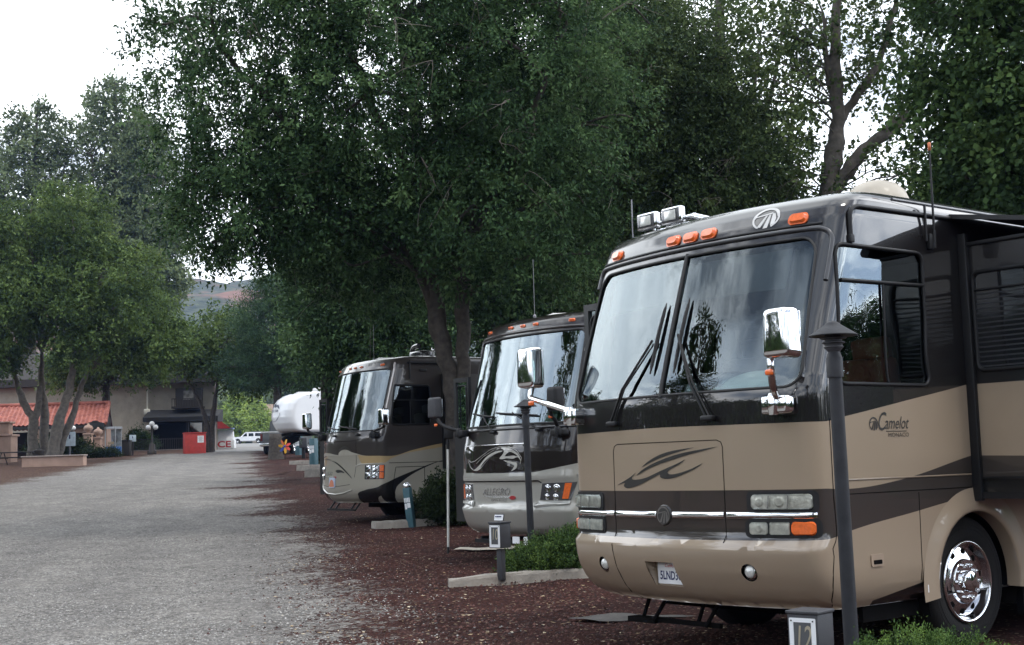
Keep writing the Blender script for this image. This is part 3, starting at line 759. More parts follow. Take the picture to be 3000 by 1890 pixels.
    for sg in (1, -1):
        for (x0, x1, z0, z1, amb) in ((.785, 1.225, 1.118, 1.232, 0), (.765, 1.235, .945, 1.040, 1)):
            a, b = sorted((s_at_x(c, sg * x0), s_at_x(c, sg * x1)))
            b_ = MB(); c.slab(None, rrect(a - .03, b + .035, z0 - .018, z1 + .018, .04), 0, .008, None, None, mb=b_)
            h = b_.build('headlight', dk, root, fixn=False)
            if not amb:
                w3 = (b - a) / 3.1
                p = MB()
                c.slab(None, rrect(a + .002, b - .002, z0 + .002, z1 - .002, .03), .002, .014, None, None, mb=p, inset=.004, grid=.03)
                c.slab(None, disc(a + w3 * .5, (z0 + z1) / 2, .038, 16), .012, .020, None, None, mb=p, inset=.014); c.slab(None, disc(a + w3 * 1.55, (z0 + z1) / 2, .042, 16), .012, .022, None, None, mb=p, inset=.016)
                p.build('reflector', M_refl, h, fixn=False)
                p = MB(); c.slab(None, rrect(a, b, z0, z1, .03), .006, .030, None, None, mb=p, inset=.014, grid=.04); p.build('lens', M_lensg, h, fixn=False)
                for k in (1, 2):
                    p = MB(); p.tube([c.S(a + k * w3, z0 + .012, .031), c.S(a + k * w3 + .008, z1 - .012, .031)], .0035, n=5); p.build('lens_divider', mat('lens_divider', (.16, .16, .15), .4), h)
            else:
                am = s_at_x(c, sg * (1.075 if sg > 0 else 1.18))
                l0, l1 = (a, am) if sg > 0 else (am, b)
                p = MB(); c.slab(None, rrect(l0, l0 + (l1 - l0) * .48, z0, z1, .025), .006, .026, None, None, mb=p, inset=.01); c.slab(None, rrect(l0 + (l1 - l0) * .5, l1, z0, z1, .012), .006, .026, None, None, mb=p, inset=.008); p.build('lens', M_lensg, h, fixn=False)
                p = MB(); c.slab(None, rrect(l0 + .002, l0 + (l1 - l0) * .48, z0 + .002, z1 - .002, .025), .002, .013, None, None, mb=p, inset=.003, grid=.03); c.slab(None, rrect(l0 + (l1 - l0) * .5, l1 - .001, z0 + .002, z1 - .002, .012), .002, .012, None, None, mb=p, inset=.003, grid=.03); c.slab(None, disc(l0 + (l1 - l0) * .25, (z0 + z1) / 2, .034, 16), .011, .019, None, None, mb=p, inset=.014); p.build('reflector', M_refl, h, fixn=False)
                l0, l1 = (am, b) if sg > 0 else (a, am)
                p = MB(); c.slab(None, rrect(l0 + .004, l1 - .004, z0, z1, .03), .006, .027, None, None, mb=p, inset=.01); p.build('turn_signal', M_amber, h, fixn=False)
    for x0, x1 in ((-1.225, -.60), (-.575, -.085), (.085, .56), (.585, 1.238)):
        m = MB(); a, b = s_at_x(c, x0), s_at_x(c, x1); n = max(4, int((b - a) / .06)); V = []
        for i in range(n + 1):
            s = a + (b - a) * i / n; e = .35 if i in (0, n) else 1
            V += [c.S(s, 1.082 + .025 * math.sin(t), .002 + .020 * e * math.cos(t)) for t in np.linspace(-math.pi / 2, math.pi / 2, 9)]
        m.add(V, [(9 * i + j, 9 * i + 9 + j, 9 * i + 10 + j, 9 * i + 1 + j) for i in range(n) for j in range(8)], 0, True); m.build('chrome_strip', M_chrome, root, fixn=False)
    m = MB(); c.slab(None, disc(0, 1.08, .078, 28), .0, .014, None, None, mb=m, inset=.008); bd = m.build('badge', mat('badge_dark', (.03, .027, .025), .35, coat=.5), root, fixn=False)
    emblem(bd, c, 0, 1.08, .066, .066, .017, mat('badge_line', (.16, .15, .14), .4, .5))
    # hood outline, bumper joints
    hl = s_at_x(c, -.585); hr = s_at_x(c, .572)
    line_part(c, 'hood_seam', [[(hl, .42), (hl + .012, .60), (hl, .80), (hl - .004, .90), (hl - .004, 1.57), (hl + .012, 1.605), (hl + .05, 1.62), (hr - .05, 1.62), (hr - .012, 1.605), (hr, 1.57), (hr, .89)]], .0032, M_dark_in, root)
    line_part(c, 'cap_seam', [[(s_at_yz(c, .37, 1.74), 1.74), (s_at_yz(c, .37, 1.2), 1.2), (s_at_yz(c, .34, .8), .8), (s_at_yz(c, .33, .45), .45)]], .0035, M_dark_in, root)
    # plate in its recess
    rc = MB(); A = [c.S(s, z) for s, z in plate_hole]; Bk = [Vector((p.x, .085, p.z)) for p in A]
    rc.add(A + Bk, [(i, (i + 1) % 4, 4 + (i + 1) % 4, 4 + i) for i in range(4)] + [(4, 5, 6, 7)])
    rc.build('plate_recess', mat('tan_recess', TAN, .4, coat=.4), root)
    pl = MB(); pl.box((-.018, .074, .645), (.305, .006, .158), bev=.002); plate = pl.build('license_plate', M_white, root)
    V, F = text_geo('5LND302', .088, 0, .72, bold=.0022); t = MB(); t.add([(-.018 + x, .0695, .60 + y) for x, y in V], F); t.build('plate_number', M_navy, plate)
    V, F = text_geo('California', .036, .25, 1.1); t = MB(); t.add([(-.018 + x, .0695, .69 + y) for x, y in V], F); t.build('plate_state', M_red, plate)
    # fog lights
    for sg in (-1, 1):
        p0 = c.S(s_at_x(c, sg * .76), .685, -.03); m = MB()
        m.lathe([(.064, .035), (.058, -.01), (.05, -.02)], c=p0 + Vector((0, .0, 0)), axis='Y', n=24)
        f = m.build('fog_light', M_chrome, root)
        m = MB(); m.lathe([(0, -.040), (.03, -.034), (.046, -.018), (.050, .0)], c=p0, axis='Y', n=24); m.build('lens', M_lens, f)
        m = MB(); m.lathe([(.07, .04), (.0, .05)], c=p0, axis='Y', n=16); m.build('lamp_housing', M_black, f)
    # graphics
    A = [(-0.234, 1.437), (-0.169, 1.474), (-0.073, 1.513), (0.044, 1.544), (0.175, 1.561), (0.323, 1.573), (0.268, 1.563), (0.142, 1.539), (0.009, 1.511), (-0.111, 1.478), (-0.192, 1.451)]
    B = [(-0.295, 1.375), (-0.239, 1.413), (-0.134, 1.454), (0.042, 1.503), (0.205, 1.535), (0.358, 1.554), (0.53, 1.572), (0.416, 1.548), (0.266, 1.521), (0.107, 1.488), (-0.063, 1.451), (-0.187, 1.414)]
    Cc = [(-0.544, 1.305), (-0.449, 1.337), (-0.366, 1.368), (-0.302, 1.401), (-0.334, 1.375), (-0.354, 1.361), (-0.343, 1.346), (-0.273, 1.346), (-0.175, 1.361), (-0.031, 1.405), (0.105, 1.445), (0.176, 1.467), (0.233, 1.487), (0.175, 1.453), (0.103, 1.427), (0.063, 1.408), (0.052, 1.394), (0.068, 1.382), (0.12, 1.382), (0.197, 1.395), (0.291, 1.419), (0.399, 1.458), (0.32, 1.416), (0.228, 1.385), (0.132, 1.358), (0.053, 1.348), (-0.007, 1.353), (-0.03, 1.365), (-0.033, 1.381), (-0.104, 1.358), (-0.23, 1.316), (-0.331, 1.29), (-0.412, 1.28), (-0.448, 1.288), (-0.46, 1.302), (-0.446, 1.322), (-0.501, 1.312)]
    swoosh(root, c, [A, B, Cc], .004, mat('decal_dark', (.022, .02, .018), .35, coat=.5), sub=2)
    so = c.s_at_y(.0)
    emblem(root, c, so + .855, 1.70, .05, .05, .004, mat('decal_dark', (.03,) * 3))
    MD = mat('decal_dark', (.03,) * 3)
    lettering(root, c, 'C', so + .935, 1.655, .19, .42, MD, xs=.70)
    lettering(root, c, 'amelot', so + 1.115, 1.665, .13, .42, MD, xs=.78)
    lettering(root, c, 'MONACO', so + 1.14, 1.607, .042, .0, MD, xs=1.3)
    line_part(c, 'lettering_rule', [[(so + 1.0, 1.648), (so + 1.24, 1.648)]], .003, MD, root, off=.001)
    # side details
    sp_ = lambda L: sy(c, L)
    line_part(c, 'body_crease', [sp_([(.40, 1.312), (2.02, 1.312)])], .007, mat('tan_trim', (.2, .155, .11), .3, coat=.8), root, n=8)
    line_part(c, 'compartment_seam', [sp_([(.40, 1.215), (2.02, 1.215)]), sp_([(1.345, 1.20), (1.33, .565)])], .0035, M_dark_in, root)
    m = MB(); c.slab(None, rrect(so + .745, so + .875, .70, .785, .01, 2), 0, .010, None, None, mb=m); lt = m.build('compartment_latch', mat('tan_latch', (.30, .225, .16), .4, coat=.5), root, fixn=False)
    m = MB(); c.slab(None, rrect(so + .765, so + .855, .715, .745, .006, 2), .009, .0115, None, None, mb=m); lt2 = m.build('latch_slot', M_dark_in, lt, fixn=False)
    line_part(c, 'gutter', [[(s_at_yz(c, y, 3.385), 3.385) for y in np.linspace(1.3, 6, 20)]], .014, mat('gutter_grey', (.06, .06, .065), .35, coat=.5), root)
    dr = catmull([(.71, 3.0, 0), (.71, 3.16, 0), (.725, 3.235, 0), (.79, 3.272, 0), (.90, 3.277, 0), (1.3, 3.282, 0), (2.06, 3.29, 0)], 6)
    m = MB(); m.tube([Vector((1.288, p[0], p[1])) for p in dr], .017, n=8); m.box((1.29, .71, 3.03), (.03, .045, .06), bev=.006); m.build('drip_rail', M_black, root)
    # whip antenna
    m = MB(); m.box((1.30, 1.655, 3.08), (.04, .055, .12), bev=.008); m.tube([(1.305, 1.60, 3.08), (1.305, 1.60, 3.36)], .010, n=6)
    m.tube([(1.32, 1.68, 3.03), (1.32, 1.68, 3.17)], .014, n=8); m.tube([(1.32, 1.68, 3.17), (1.32, 1.682, 3.20), (1.32, 1.69, 3.80)], [.007, .010, .006], n=8)
    wa = m.build('whip_antenna', M_black, root); m = MB(); m.lathe([(0, 0), (.012, .0), (.012, .06), (0, .065)], c=(1.32, 1.69, 3.79), n=10); m.build('antenna_tip', mat('orange_tip', (.5, .14, .05), .5), wa)
    # driver's side window
    line_part(c, 'window_frame', [win], .015, M_black, root, closed=True)
    bars = MB(); bars.tube(c.path(sp_([(.58, 2.725), (1.56, 2.74)])), .014, n=8); bars.tube(c.path(sp_([(1.06, 2.0), (1.06, 2.73)])), .010, n=8)
    bars.build('window_bar', M_black, root)
    c.patch('side_window', [win], [], -.014, M_side, root)
    # wheel arch, wheels, chassis
    m = MB(); V = []; F = []; na = 40; pr = [(AR - .002, -.10), (AR, .004), (AR + .004, .014), (AR + .02, .019), (AR + .06, .016), (AR + .12, .007), (AR + .18, .001)]
    for i in range(na + 1):
        a = R(-8 + 196 * i / na)
        for rr, oo in pr:
            yy, zz = AY + rr * math.cos(a), AZ + rr * math.sin(a)
            V.append((1.28 + oo, yy, zz))
    k = len(pr); F = [(i * k + j, (i + 1) * k + j, (i + 1) * k + j + 1, i * k + j + 1) for i in range(na) for j in range(k - 1)]
    m.add(V, F, 0, True); m.build('wheel_arch', mat('tan_arch_paint', TAN, .3, coat=1.0, var=.03), root)
    m = MB()
    V = [(xx, AY + .6 * math.cos(a), AZ + .62 * math.sin(a)) for xx in (1.22, .55) for a in np.linspace(R(-20), R(200), 20)]
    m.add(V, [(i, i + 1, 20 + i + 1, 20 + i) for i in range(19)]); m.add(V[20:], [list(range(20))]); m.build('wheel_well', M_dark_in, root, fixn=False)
    w1 = wheel(root, (1.06, 2.02, .5), side=1); w2 = copy_tree(w1, root); w2.location = (-1.06, 2.02, .5); w2.rotation_euler = (0, 0, math.pi)
    m = MB(); m.box((0, 5.6, .42), (1.7, 9.6, .22)); m.box((0, 2.02, .5), (2.0, .16, .16)); m.box((1.12, 1.15, .42), (.04, .7, .24)); m.box((1.2, 4.5, .36), (.06, 3.6, .34)); m.build('chassis', M_dark_in, root)  # the low side box is black to stand in for underside shade
    m = MB(); m.box((1.284, 1.43, .50), (.004, .10, .055)); m.build('chassis_sticker', M_white, root)
    m = MB()
    for x in (-.62, -.42, -.02, .14): m.tube([(x, .42, .44), (x - .04, .28 if x in (-.42, .14) else .36, .24)], .016, n=6)
    m.box((-.60, .34, .245), (.30, .12, .04)); m.box((-.2, .34, .25), (.8, .04, .035)); m.build('tow_bracket', M_dark_in, root)  # near-black colour puts the under-bumper shade into the bracket
    # slide-out room and its awning topper
    X0, X1, Y0, Y1, Z0, Z1 = 1.26, 1.99, 2.08, 6.6, 1.13, 3.08
    zs = [Z0, 1.28, 1.455, 2.0, Z1]
    m = MB()
    for i in range(4):
        a, b = zs[i], zs[i + 1]; da = .012 if i in (1, 2) else 0
        m.add([(X0, Y0, a), (X1, Y0, a - (.02 if i in (1, 2) else 0)), (X1, Y0, b - (.02 if i in (0, 1) else 0)), (X0, Y0, b)], [(0, 1, 2, 3)], i)
        m.add([(X1, Y0, a - (.02 if i in (1, 2) else 0)), (X1, Y1, a), (X1, Y1, b), (X1, Y0, b - (.02 if i in (0, 1) else 0))], [(0, 1, 2, 3)], i)
    m.add([(X0, Y0, Z0), (X1, Y0, Z0), (X1, Y1, Z0), (X0, Y1, Z0)], [(3, 2, 1, 0)], 0); m.add([(X0, Y0, Z1), (X1, Y0, Z1), (X1, Y1, Z1), (X0, Y1, Z1)], [(0, 1, 2, 3)], 3); m.add([(X0, Y1, Z0), (X1, Y1, Z0), (X1, Y1, Z1), (X0, Y1, Z1)], [(3, 2, 1, 0)], 3)
    pm = lambda n, cc: mat(n, cc, .3, coat=1.0, var=.03)
    so_ = m.build('slide_out', [pm('slide_black', BLACK), pm('slide_stripe', STRIPE), pm('slide_tan', TAN), pm('slide_charcoal', CHAR)], root, fixn=False)
    m = MB(); m.box((1.315, 2.055, 2.14), (.07, .045, 2.06), bev=.006); m.box((1.62, 2.066, 3.085), (.74, .03, .03), bev=.005); m.box((1.63, 2.068, 1.285), (.72, .02, .016)); m.box((1.63, 2.068, 1.15), (.72, .024, .05)); m.build('slide_flange', M_black, so_)
    f = MB(); P = [Vector((x, 2.072, z)) for x, z in rrect(1.37, 1.90, 2.10, 2.86, .06)]; f.tube(P, .018, n=6, closed=True); f.tube([(1.37, 2.07, 2.72), (1.9, 2.07, 2.72)], .012, n=6); wf = f.build('slide_window', M_black, so_)
    g = MB(); g.add([(x, 2.076, z) for x, z in rrect(1.37, 1.90, 2.10, 2.86, .06)], [list(range(24))]); g.build('pane', mat('dark_tinted_glass', (.012, .013, .015), .04, coat=1.0), wf)
    g = MB()
    for i in range(16): g.box((1.635, 2.0745, 2.13 + i * .037), (.5, .002, .012))
    g.build('blind', mat('blind_dark', (.022, .023, .026), .5), wf)
    m = MB(); V = []
    for i in range(9):
        y = 1.96 + (6.7 - 1.96) * i / 8
        for j in range(5): t = j / 4; V.append((1.27 + .80 * t, y, 3.325 - .14 * t - .03 * math.sin(math.pi * t)))
    m.add(V, [(i * 5 + j, (i + 1) * 5 + j, (i + 1) * 5 + j + 1, i * 5 + j + 1) for i in range(8) for j in range(4)], 0, True)
    m.tube([(2.07, 1.95, 3.15), (2.07, 6.7, 3.15)], .045, n=12); m.box((1.68, 1.965, 3.235), (.82, .03, .035), Matrix.Rotation(R(10), 3, 'Y')); m.build('slide_awning', mat('awning_black', (.012, .012, .013), .7), root)
    # entry door standing open on the far side
    m = MB(); yd = 1.05; x0, x1 = -2.0, -1.30
    for b in ((-1.97, .06), (-1.33, .06)): m.box((b[0], yd, 1.75), (b[1], .05, 2.36))
    m.box((-1.65, yd, 2.90), (.58, .05, .06)); m.box((-1.65, yd, 1.22), (.58, .05, 1.30))
    d = m.build('entry_door', mat('door_black', (.010, .010, .011), .4, coat=.15), root)
    f = MB(); f.tube([Vector((x, yd - .03, z)) for x, z in rrect(-1.90, -1.40, 1.92, 2.82, .08)], .014, n=6, closed=True); f.build('window_frame', M_black, d)
    g = MB(); g.add([(x, yd, z) for x, z in rrect(-1.94, -1.36, 1.87, 2.87, .02)], [list(range(24))]); g.build('door_glass', glass_mat('door_glass', (.35, .45, .42), 1.6), d)
    return root
# ------------------------------------------------------------------ the two farther motorhomes
def coach_common(root, c, paint, ZT, zb, ws, AY, L, win=None, arm_mat=None, plate=None):
    AZ, AR = .5, .53
    arch = [(c.s_at_y(AY) + AR * math.cos(a), max(AZ + AR * math.sin(a), zb + .012)) for a in np.linspace(R(-7), R(187), 29)]
    holes = [ws, arch] + ([win] if win else [])
    c.patch('body', [shell_loop(c, zb, ZT, L)], holes, 0.0, paint, root)
    close_body(c, ZT, L, mat('roof_white', (.6, .59, .56), .5), root, zb)
    m = MB(); V = []; na = 30; pr = [(AR - .002, -.10), (AR, .004), (AR + .004, .03), (AR + .05, .03), (AR + .12, .002)]; k = len(pr)
    for i in range(na + 1):
        a = R(-8 + 196 * i / na)
        V += [(c.W + oo, AY + rr * math.cos(a), AZ + rr * math.sin(a)) for rr, oo in pr]
    m.add(V, [(i * k + j, (i + 1) * k + j, (i + 1) * k + j + 1, i * k + j + 1) for i in range(na) for j in range(k - 1)], 0, True)
    m.build('wheel_arch', mat('taupe_arch_paint', (.30, .28, .24), .3, coat=1.0, var=.03), root)
    m = MB(); V = [(xx, AY + .6 * math.cos(a), AZ + .62 * math.sin(a)) for xx in (c.W - .06, .55) for a in np.linspace(R(-20), R(200), 20)]
    m.add(V, [(i, i + 1, 20 + i + 1, 20 + i) for i in range(19)]); m.add(V[20:], [list(range(20))]); m.build('wheel_well', M_dark_in, root, fixn=False)
    w1 = wheel(root, (1.10, AY, .5)); w2 = copy_tree(w1, root); w2.location = (-1.10, AY, .5); w2.rotation_euler = (0, 0, math.pi)
    m = MB(); m.box((0, L / 2 + .3, .42), (1.7, L - 1.6, .22)); m.box((0, AY, .5), (2.0, .16, .16)); m.box((1.2, AY + 2.4, .38), (.06, 3.4, .34)); m.build('chassis', M_dark_in, root)
def open_door(root, x0, x1, y, zt, zb=.6):
    m = MB(); w = x1 - x0; xm = (x0 + x1) / 2
    m.box((x0 + .025, y, (zt + zb) / 2), (.05, .05, zt - zb)); m.box((x1 - .02, y, (zt + zb) / 2), (.04, .05, zt - zb)); m.box((xm, y, zt - .03), (w - .1, .05, .06)); m.box((xm, y, (zb + 1.85) / 2), (w - .1, .05, 1.85 - zb))
    d = m.build('entry_door', mat('door_black', (.010, .010, .011), .4, coat=.15), root)
    f = MB(); f.tube([Vector((x, y - .03, z)) for x, z in rrect(x0 + .09, x1 - .05, 1.90, zt - .12, .06)], .012, n=6, closed=True); f.build('window_frame', M_black, d)
    g = MB(); g.add([(x, y, z) for x, z in rrect(x0 + .06, x1 - .04, 1.86, zt - .07, .02)], [list(range(24))]); g.build('door_glass', glass_mat('door_glass', (.35, .45, .42), 1.6), d)
def slide_box(root, X1, Y0, Y1, Z0, Z1, zs, mats):
    X0 = 1.26; m = MB(); zz = [Z0] + zs + [Z1]
    for i in range(len(zz) - 1):
        a, b = zz[i], zz[i + 1]
        m.add([(X0, Y0, a), (X1, Y0, a), (X1, Y0, b), (X0, Y0, b)], [(0, 1, 2, 3)], i); m.add([(X1, Y0, a), (X1, Y1, a), (X1, Y1, b), (X1, Y0, b)], [(0, 1, 2, 3)], i)
        m.add([(X0, Y1, a), (X1, Y1, a), (X1, Y1, b), (X0, Y1, b)], [(3, 2, 1, 0)], i)
    m.add([(X0, Y0, Z0), (X1, Y0, Z0), (X1, Y1, Z0), (X0, Y1, Z0)], [(3, 2, 1, 0)], 0); m.add([(X0, Y0, Z1), (X1, Y0, Z1), (X1, Y1, Z1), (X0, Y1, Z1)], [(0, 1, 2, 3)], len(zz) - 2)
    s = m.build('slide_out', mats, root, fixn=False)
    m = MB(); m.box((1.31, Y0 - .025, (Z0 + Z1) / 2), (.06, .045, Z1 - Z0 + .06), bev=.006); m.build('slide_flange', M_black, s)
    m = MB(); m.box((X1 + .012, (Y0 + Y1) / 2, 2.35), (.01, (Y1 - Y0) * .6, .75)); m.build('slide_window', mat('dark_tinted_glass', (.012, .013, .015), .04, coat=1.0), s)

def ws_pair(root, c, ws, z0, z1, gl, gap=.008):
    k0 = next(i for i, p in enumerate(ws) if p[0] > 0)
    c.patch('windshield', [[(gap, z0)] + [p for p in ws if p[0] > 0] + [(gap, z1)]], [], -.010, gl, root)
    c.patch('windshield', [[(-gap, z1)] + [p for p in ws[k0:] + ws[:k0] if p[0] < 0] + [(-gap, z0)]], [], -.010, gl, root)

def build_rv2():
    root = thing('motorhome', 'dark brown motorhome with silver taupe lower half, parked behind the black number 10 box', 'motorhome', (-.233, 18.5, .08), -R(52.5))
    prof = [(.46, .16), (.50, .09), (.56, .04), (.66, .0), (.80, -.045), (.835, -.04), (.855, .0), (.88, .015), (1.16, .015), (1.185, .0), (1.20, -.012), (1.29, -.012), (1.305, .0), (1.6, .0), (1.95, .085), (3.22, .44), (3.32, .475), (3.40, .512), (3.45, .57), (3.485, .68), (3.505, .84), (3.515, .98)]
    inset = [(.46, .08), (.52, .03), (.6, 0), (3.22, 0), (3.32, .008), (3.41, .03), (3.465, .06), (3.50, .11), (3.515, .15)]
    c = Coach(1.28, .16, 1.10, prof, inset, 10.2, fade=(1.46, 4.2))
    DK = (.013, .0095, .009); SV = (.345, .335, .30)
    paint = livery('brown_coach_paint', 6.0, SV, [
        ([(0, 1.30), (.58, 1.30), (.9, 1.335), (1.45, 1.43), (2.5, 1.56), (4, 1.7), (6, 1.85)], None, DK)], coat_ior=1.5)
    ws = sx(c, rrect(-1.235, 1.20, 1.955, 3.215, [.07, .07, .10, .10], 5))
    ws = [(s * (1 - .02 * (z - 1.95)), z) for s, z in ws]
    coach_common(root, c, paint, 3.515, .46, ws, 2.0, 10.2)
    gl = glass_mat('windshield_glass_reflective', (.45, .6, .57), 2.5, wav=.13)
    ws_pair(root, c, ws, 1.955, 3.215, gl, .003)
    line_part(c, 'windshield_gasket', [ws], .016, M_rubber, root, closed=True)
    m = MB(); m.tube([c.S(p[0], p[1], .006) for p in catmull([(-1.2, 3.05, 0), (-1.19, 3.2, 0), (-1.1, 3.262, 0), (0, 3.272, 0), (1.05, 3.262, 0), (1.17, 3.21, 0), (1.2, 3.1, 0), (1.2, 2.9, 0)], 6)], .022, n=8); m.build('windshield_trim', mat('trim_brown', (.03, .024, .024), .3, coat=.6), root)
    m = MB(); m.tube(c.path([(-1.25, 1.90), (1.25, 1.90)], .01), .016, n=6); m.build('cowl_trim', mat('trim_grey', (.055, .055, .06), .3, coat=.6), root)
    interior(root, c, 1.92, 3.2, hump=True); seat(root, -.6, 1.4, 1.6, M_seat2); seat(root, .6, 1.4, 1.6, M_seat2)
    curtain(root, c, .9, 1.17, 1.98, 3.18, -.10, .03, 12); curtain(root, c, -1.2, -1.0, 1.98, 3.18, -.1, .03, 8)
    for s in (-1.0, -.30, 0, .28, .93): marker(root, c, s_at_x(c, s), 3.35, .05, .020)
    def wip(b, e, t0, t1):
        m = MB(); P = [c.S(*b, .03), c.S((b[0] + e[0]) / 2, (b[1] + e[1]) / 2, .05), c.S(*e, .05)]; m.tube(P, .010, n=6); m.box(c.S(*b, .02), (.1, .05, .04), bev=.01)
        w = m.build('wiper', M_black, root); k = MB(); k.tube([c.S(t0[0] + (t1[0] - t0[0]) * t, t0[1] + (t1[1] - t0[1]) * t, .02) for t in np.linspace(0, 1, 9)], .013, n=6); k.build('wiper_blade', M_rubber, w)
    wip((-.19, 1.86), (-.50, 2.09), (-.93, 2.15), (-.29, 2.08)); wip((.72, 1.87), (.21, 2.11), (-.20, 2.13), (.66, 2.06))
    mirror(root, (1.33, -.06, 2.25), (.25, .15, .32), [(1.22, -.05, 2.10), (1.20, -.02, 2.03), (1.18, .05, 1.98), (1.12, .14, 1.90)], (1.12, .18, 1.82), M_black, M_black, (.24, .12, .09), amber=(1.19, -.03, 2.02))
    mirror(root, (-1.58, .02, 2.28), (.22, .15, .32), [(-1.52, .03, 2.12), (-1.45, .03, 2.04), (-1.25, .06, 1.96), (-1.12, .14, 1.92)], (-1.10, .16, 1.88), M_darkgrey, M_black, (.2, .14, .10), amber=(-1.5, -.02, 2.02))
    # headlights with round lamps behind a dark cover
    for sg in (1, -1):
        q = [(s_at_x(c, sg * x), z) for x, z in ((.80, 1.15), (1.255, 1.165), (1.20, .925), (.755, .935))]
        p = MB(); c.slab(None, q, 0, .012, None, None, mb=p); h = p.build('headlight', M_lensdk, root, fixn=False)
        for x, z, r in ((.885, 1.085, .052), (1.02, 1.085, .056), (.87, .975, .042), (1.0, .965, .048)):
            p = MB(); c.slab(None, disc(s_at_x(c, sg * x), z, r, 18), .010, .020, None, None, mb=p, inset=.012); c.slab(None, disc(s_at_x(c, sg * x), z, r * .55, 14), .019, .030, None, None, mb=p, inset=.012); p.build('lens', M_alu, h, fixn=False)
        q = [(s_at_x(c, sg * x), z) for x, z in ((1.145, 1.15), (1.215, 1.15), (1.175, .945), (1.10, .945))]
        p = MB(); c.slab(None, q, .010, .020, None, None, mb=p); p.build('turn_signal', M_amber, h, fixn=False)
        q = [(s_at_x(c, sg * x), z) for x, z in ((.74, .922), (1.20, .915), (1.19, .868), (.70, .835))]
        p = MB(); c.slab(None, q, 0, .03, None, None, mb=p); p.build('headlight_ledge', mat('silver_ledge', (.5, .5, .47), .3, coat=1.0), root, fixn=False)
    # dark glossy panel with pale swoosh
    pn = [(s_at_x(c, x), z) for x, z in rrect(-1.03, .56, 1.315, 1.685, .03, 3)]
    p = MB(); c.slab(None, pn, 0, .006, None, None, mb=p, grid=.06, smooth=False); pan = p.build('nose_panel', mat('panel_gloss_brown', (.022, .017, .017), .08, coat=1.0, var=.05), root, fixn=False)
    line_part(c, 'panel_trim', [[(s_at_x(c, -1.03), 1.69), (s_at_x(c, .56), 1.69)]], .009, M_chrome, root, off=.004)
    PS = mat('decal_pale', (.42, .41, .37), .4, coat=.5)
    swoosh(pan, c, [[(-.70, 1.345), (-.62, 1.37), (-.48, 1.43), (-.36, 1.50), (-.22, 1.56), (-.05, 1.60), (.10, 1.60), (-.05, 1.57), (-.2, 1.52), (-.33, 1.45), (-.46, 1.375), (-.58, 1.34)],
                     [(.02, 1.50), (.10, 1.56), (.12, 1.61), (.04, 1.645), (.22, 1.64), (.40, 1.56), (.46, 1.45), (.40, 1.51), (.30, 1.49), (.18, 1.50), (.10, 1.49)],
                     [(.12, 1.475), (.28, 1.45), (.38, 1.43), (.36, 1.36), (.26, 1.325), (.33, 1.39), (.27, 1.42), (.15, 1.455)]], .009, PS)
    for q in ([(.14, 1.53), (.24, 1.585), (.34, 1.56), (.40, 1.52), (.32, 1.535), (.22, 1.53)], [(.10, 1.60), (.20, 1.625), (.30, 1.605), (.2, 1.61)], [(-.40, 1.44), (-.25, 1.51), (-.08, 1.57), (-.22, 1.515), (-.36, 1.44), (-.48, 1.375)]): swoosh(pan, c, [q], .011, mat('panel_gloss_brown', (.022, .017, .017), .08))
    line_part(c, 'decal_outline', [[(s_at_x(c, x), z) for x, z in L] for L in ([(-.90, 1.50), (-.80, 1.46), (-.65, 1.475), (-.45, 1.54), (-.2, 1.625), (.0, 1.66), (.2, 1.66), (.38, 1.6), (.47, 1.5), (.44, 1.42)], [(-.90, 1.48), (-.82, 1.39), (-.70, 1.345)], [(-.6, 1.44), (-.4, 1.53), (-.1, 1.62)])], .0032, PS, pan, off=.008)
    # nose joints, lettering
    line_part(c, 'nose_seam', [[(s_at_x(c, -1.2), 1.185), (s_at_x(c, .74), 1.185), (s_at_x(c, .78), 1.16)]], .011, M_dark_in, root, off=-.004)
    CH = mat('chrome_letter', (.55, .55, .54), .2, .8)
    lettering(root, c, 'ALLEGRO', -.13, 1.0, .135, .30, CH, off=.008, xs=1.12)
    lettering(root, c, 'OPEN ROAD', -.04, .915, .048, 0, CH, off=.008, xs=1.35)
    line_part(c, 'lettering_rule', [[(-.42, .982), (.2, .982)], [(-.34, .968), (.2, .968)]], .004, CH, root, off=.004)
    p = MB(); c.slab(None, disc(.255, .965, .062, 20, .026), 0, .010, None, None, mb=p); p.build('badge', mat('badge_red', (.32, .02, .025), .3, coat=.8), root, fixn=False)
    p = MB(); c.slab(None, rrect(1.30, 1.36, 1.255, 1.28, .01, 2), 0, .02, None, None, mb=p); p.build('side_marker', mat('silver_ledge', (.5, .5, .47), .3, coat=1.0), root, fixn=False)
    open_door(root, -1.66, -1.28, .45, 2.72)
    slide_box(root, 1.85, 2.0, 6.2, 1.12, 3.05, [1.6], [mat('slide_silver', SV, .3, coat=1.0, var=.03), mat('slide_brown', DK, .3, coat=1.0, var=.03)])
    m = MB(); m.box((-.3, .12, .36), (.9, .05, .05)); 
    for x in (-.6, .0, .5): m.box((x, .25, .40), (.04, .3, .05))
    m.build('tow_bracket', M_black, root)
    m = MB(); m.box((.36, -.02, .40), (.15, .01, .09)); m.box((.56, -.01, .39), (.08, .01, .11)); m.build('bracket_label', M_white, root)
    m = MB(); m.tube([(-.12, .8, 3.5), (-.12, .8, 4.35)], .004, n=5); m.lathe([(0, 0), (.03, 0), (.02, .05), (0, .06)], c=(-.12, .8, 3.49)); m.build('whip_antenna', M_grey, root)
    m = MB(); m.box((.1, 2.6, 3.60), (.7, 1.0, .24), bev=.06); m.build('roof_air_conditioner', mat('ac_dark', (.05, .05, .05), .5), root)
    return root

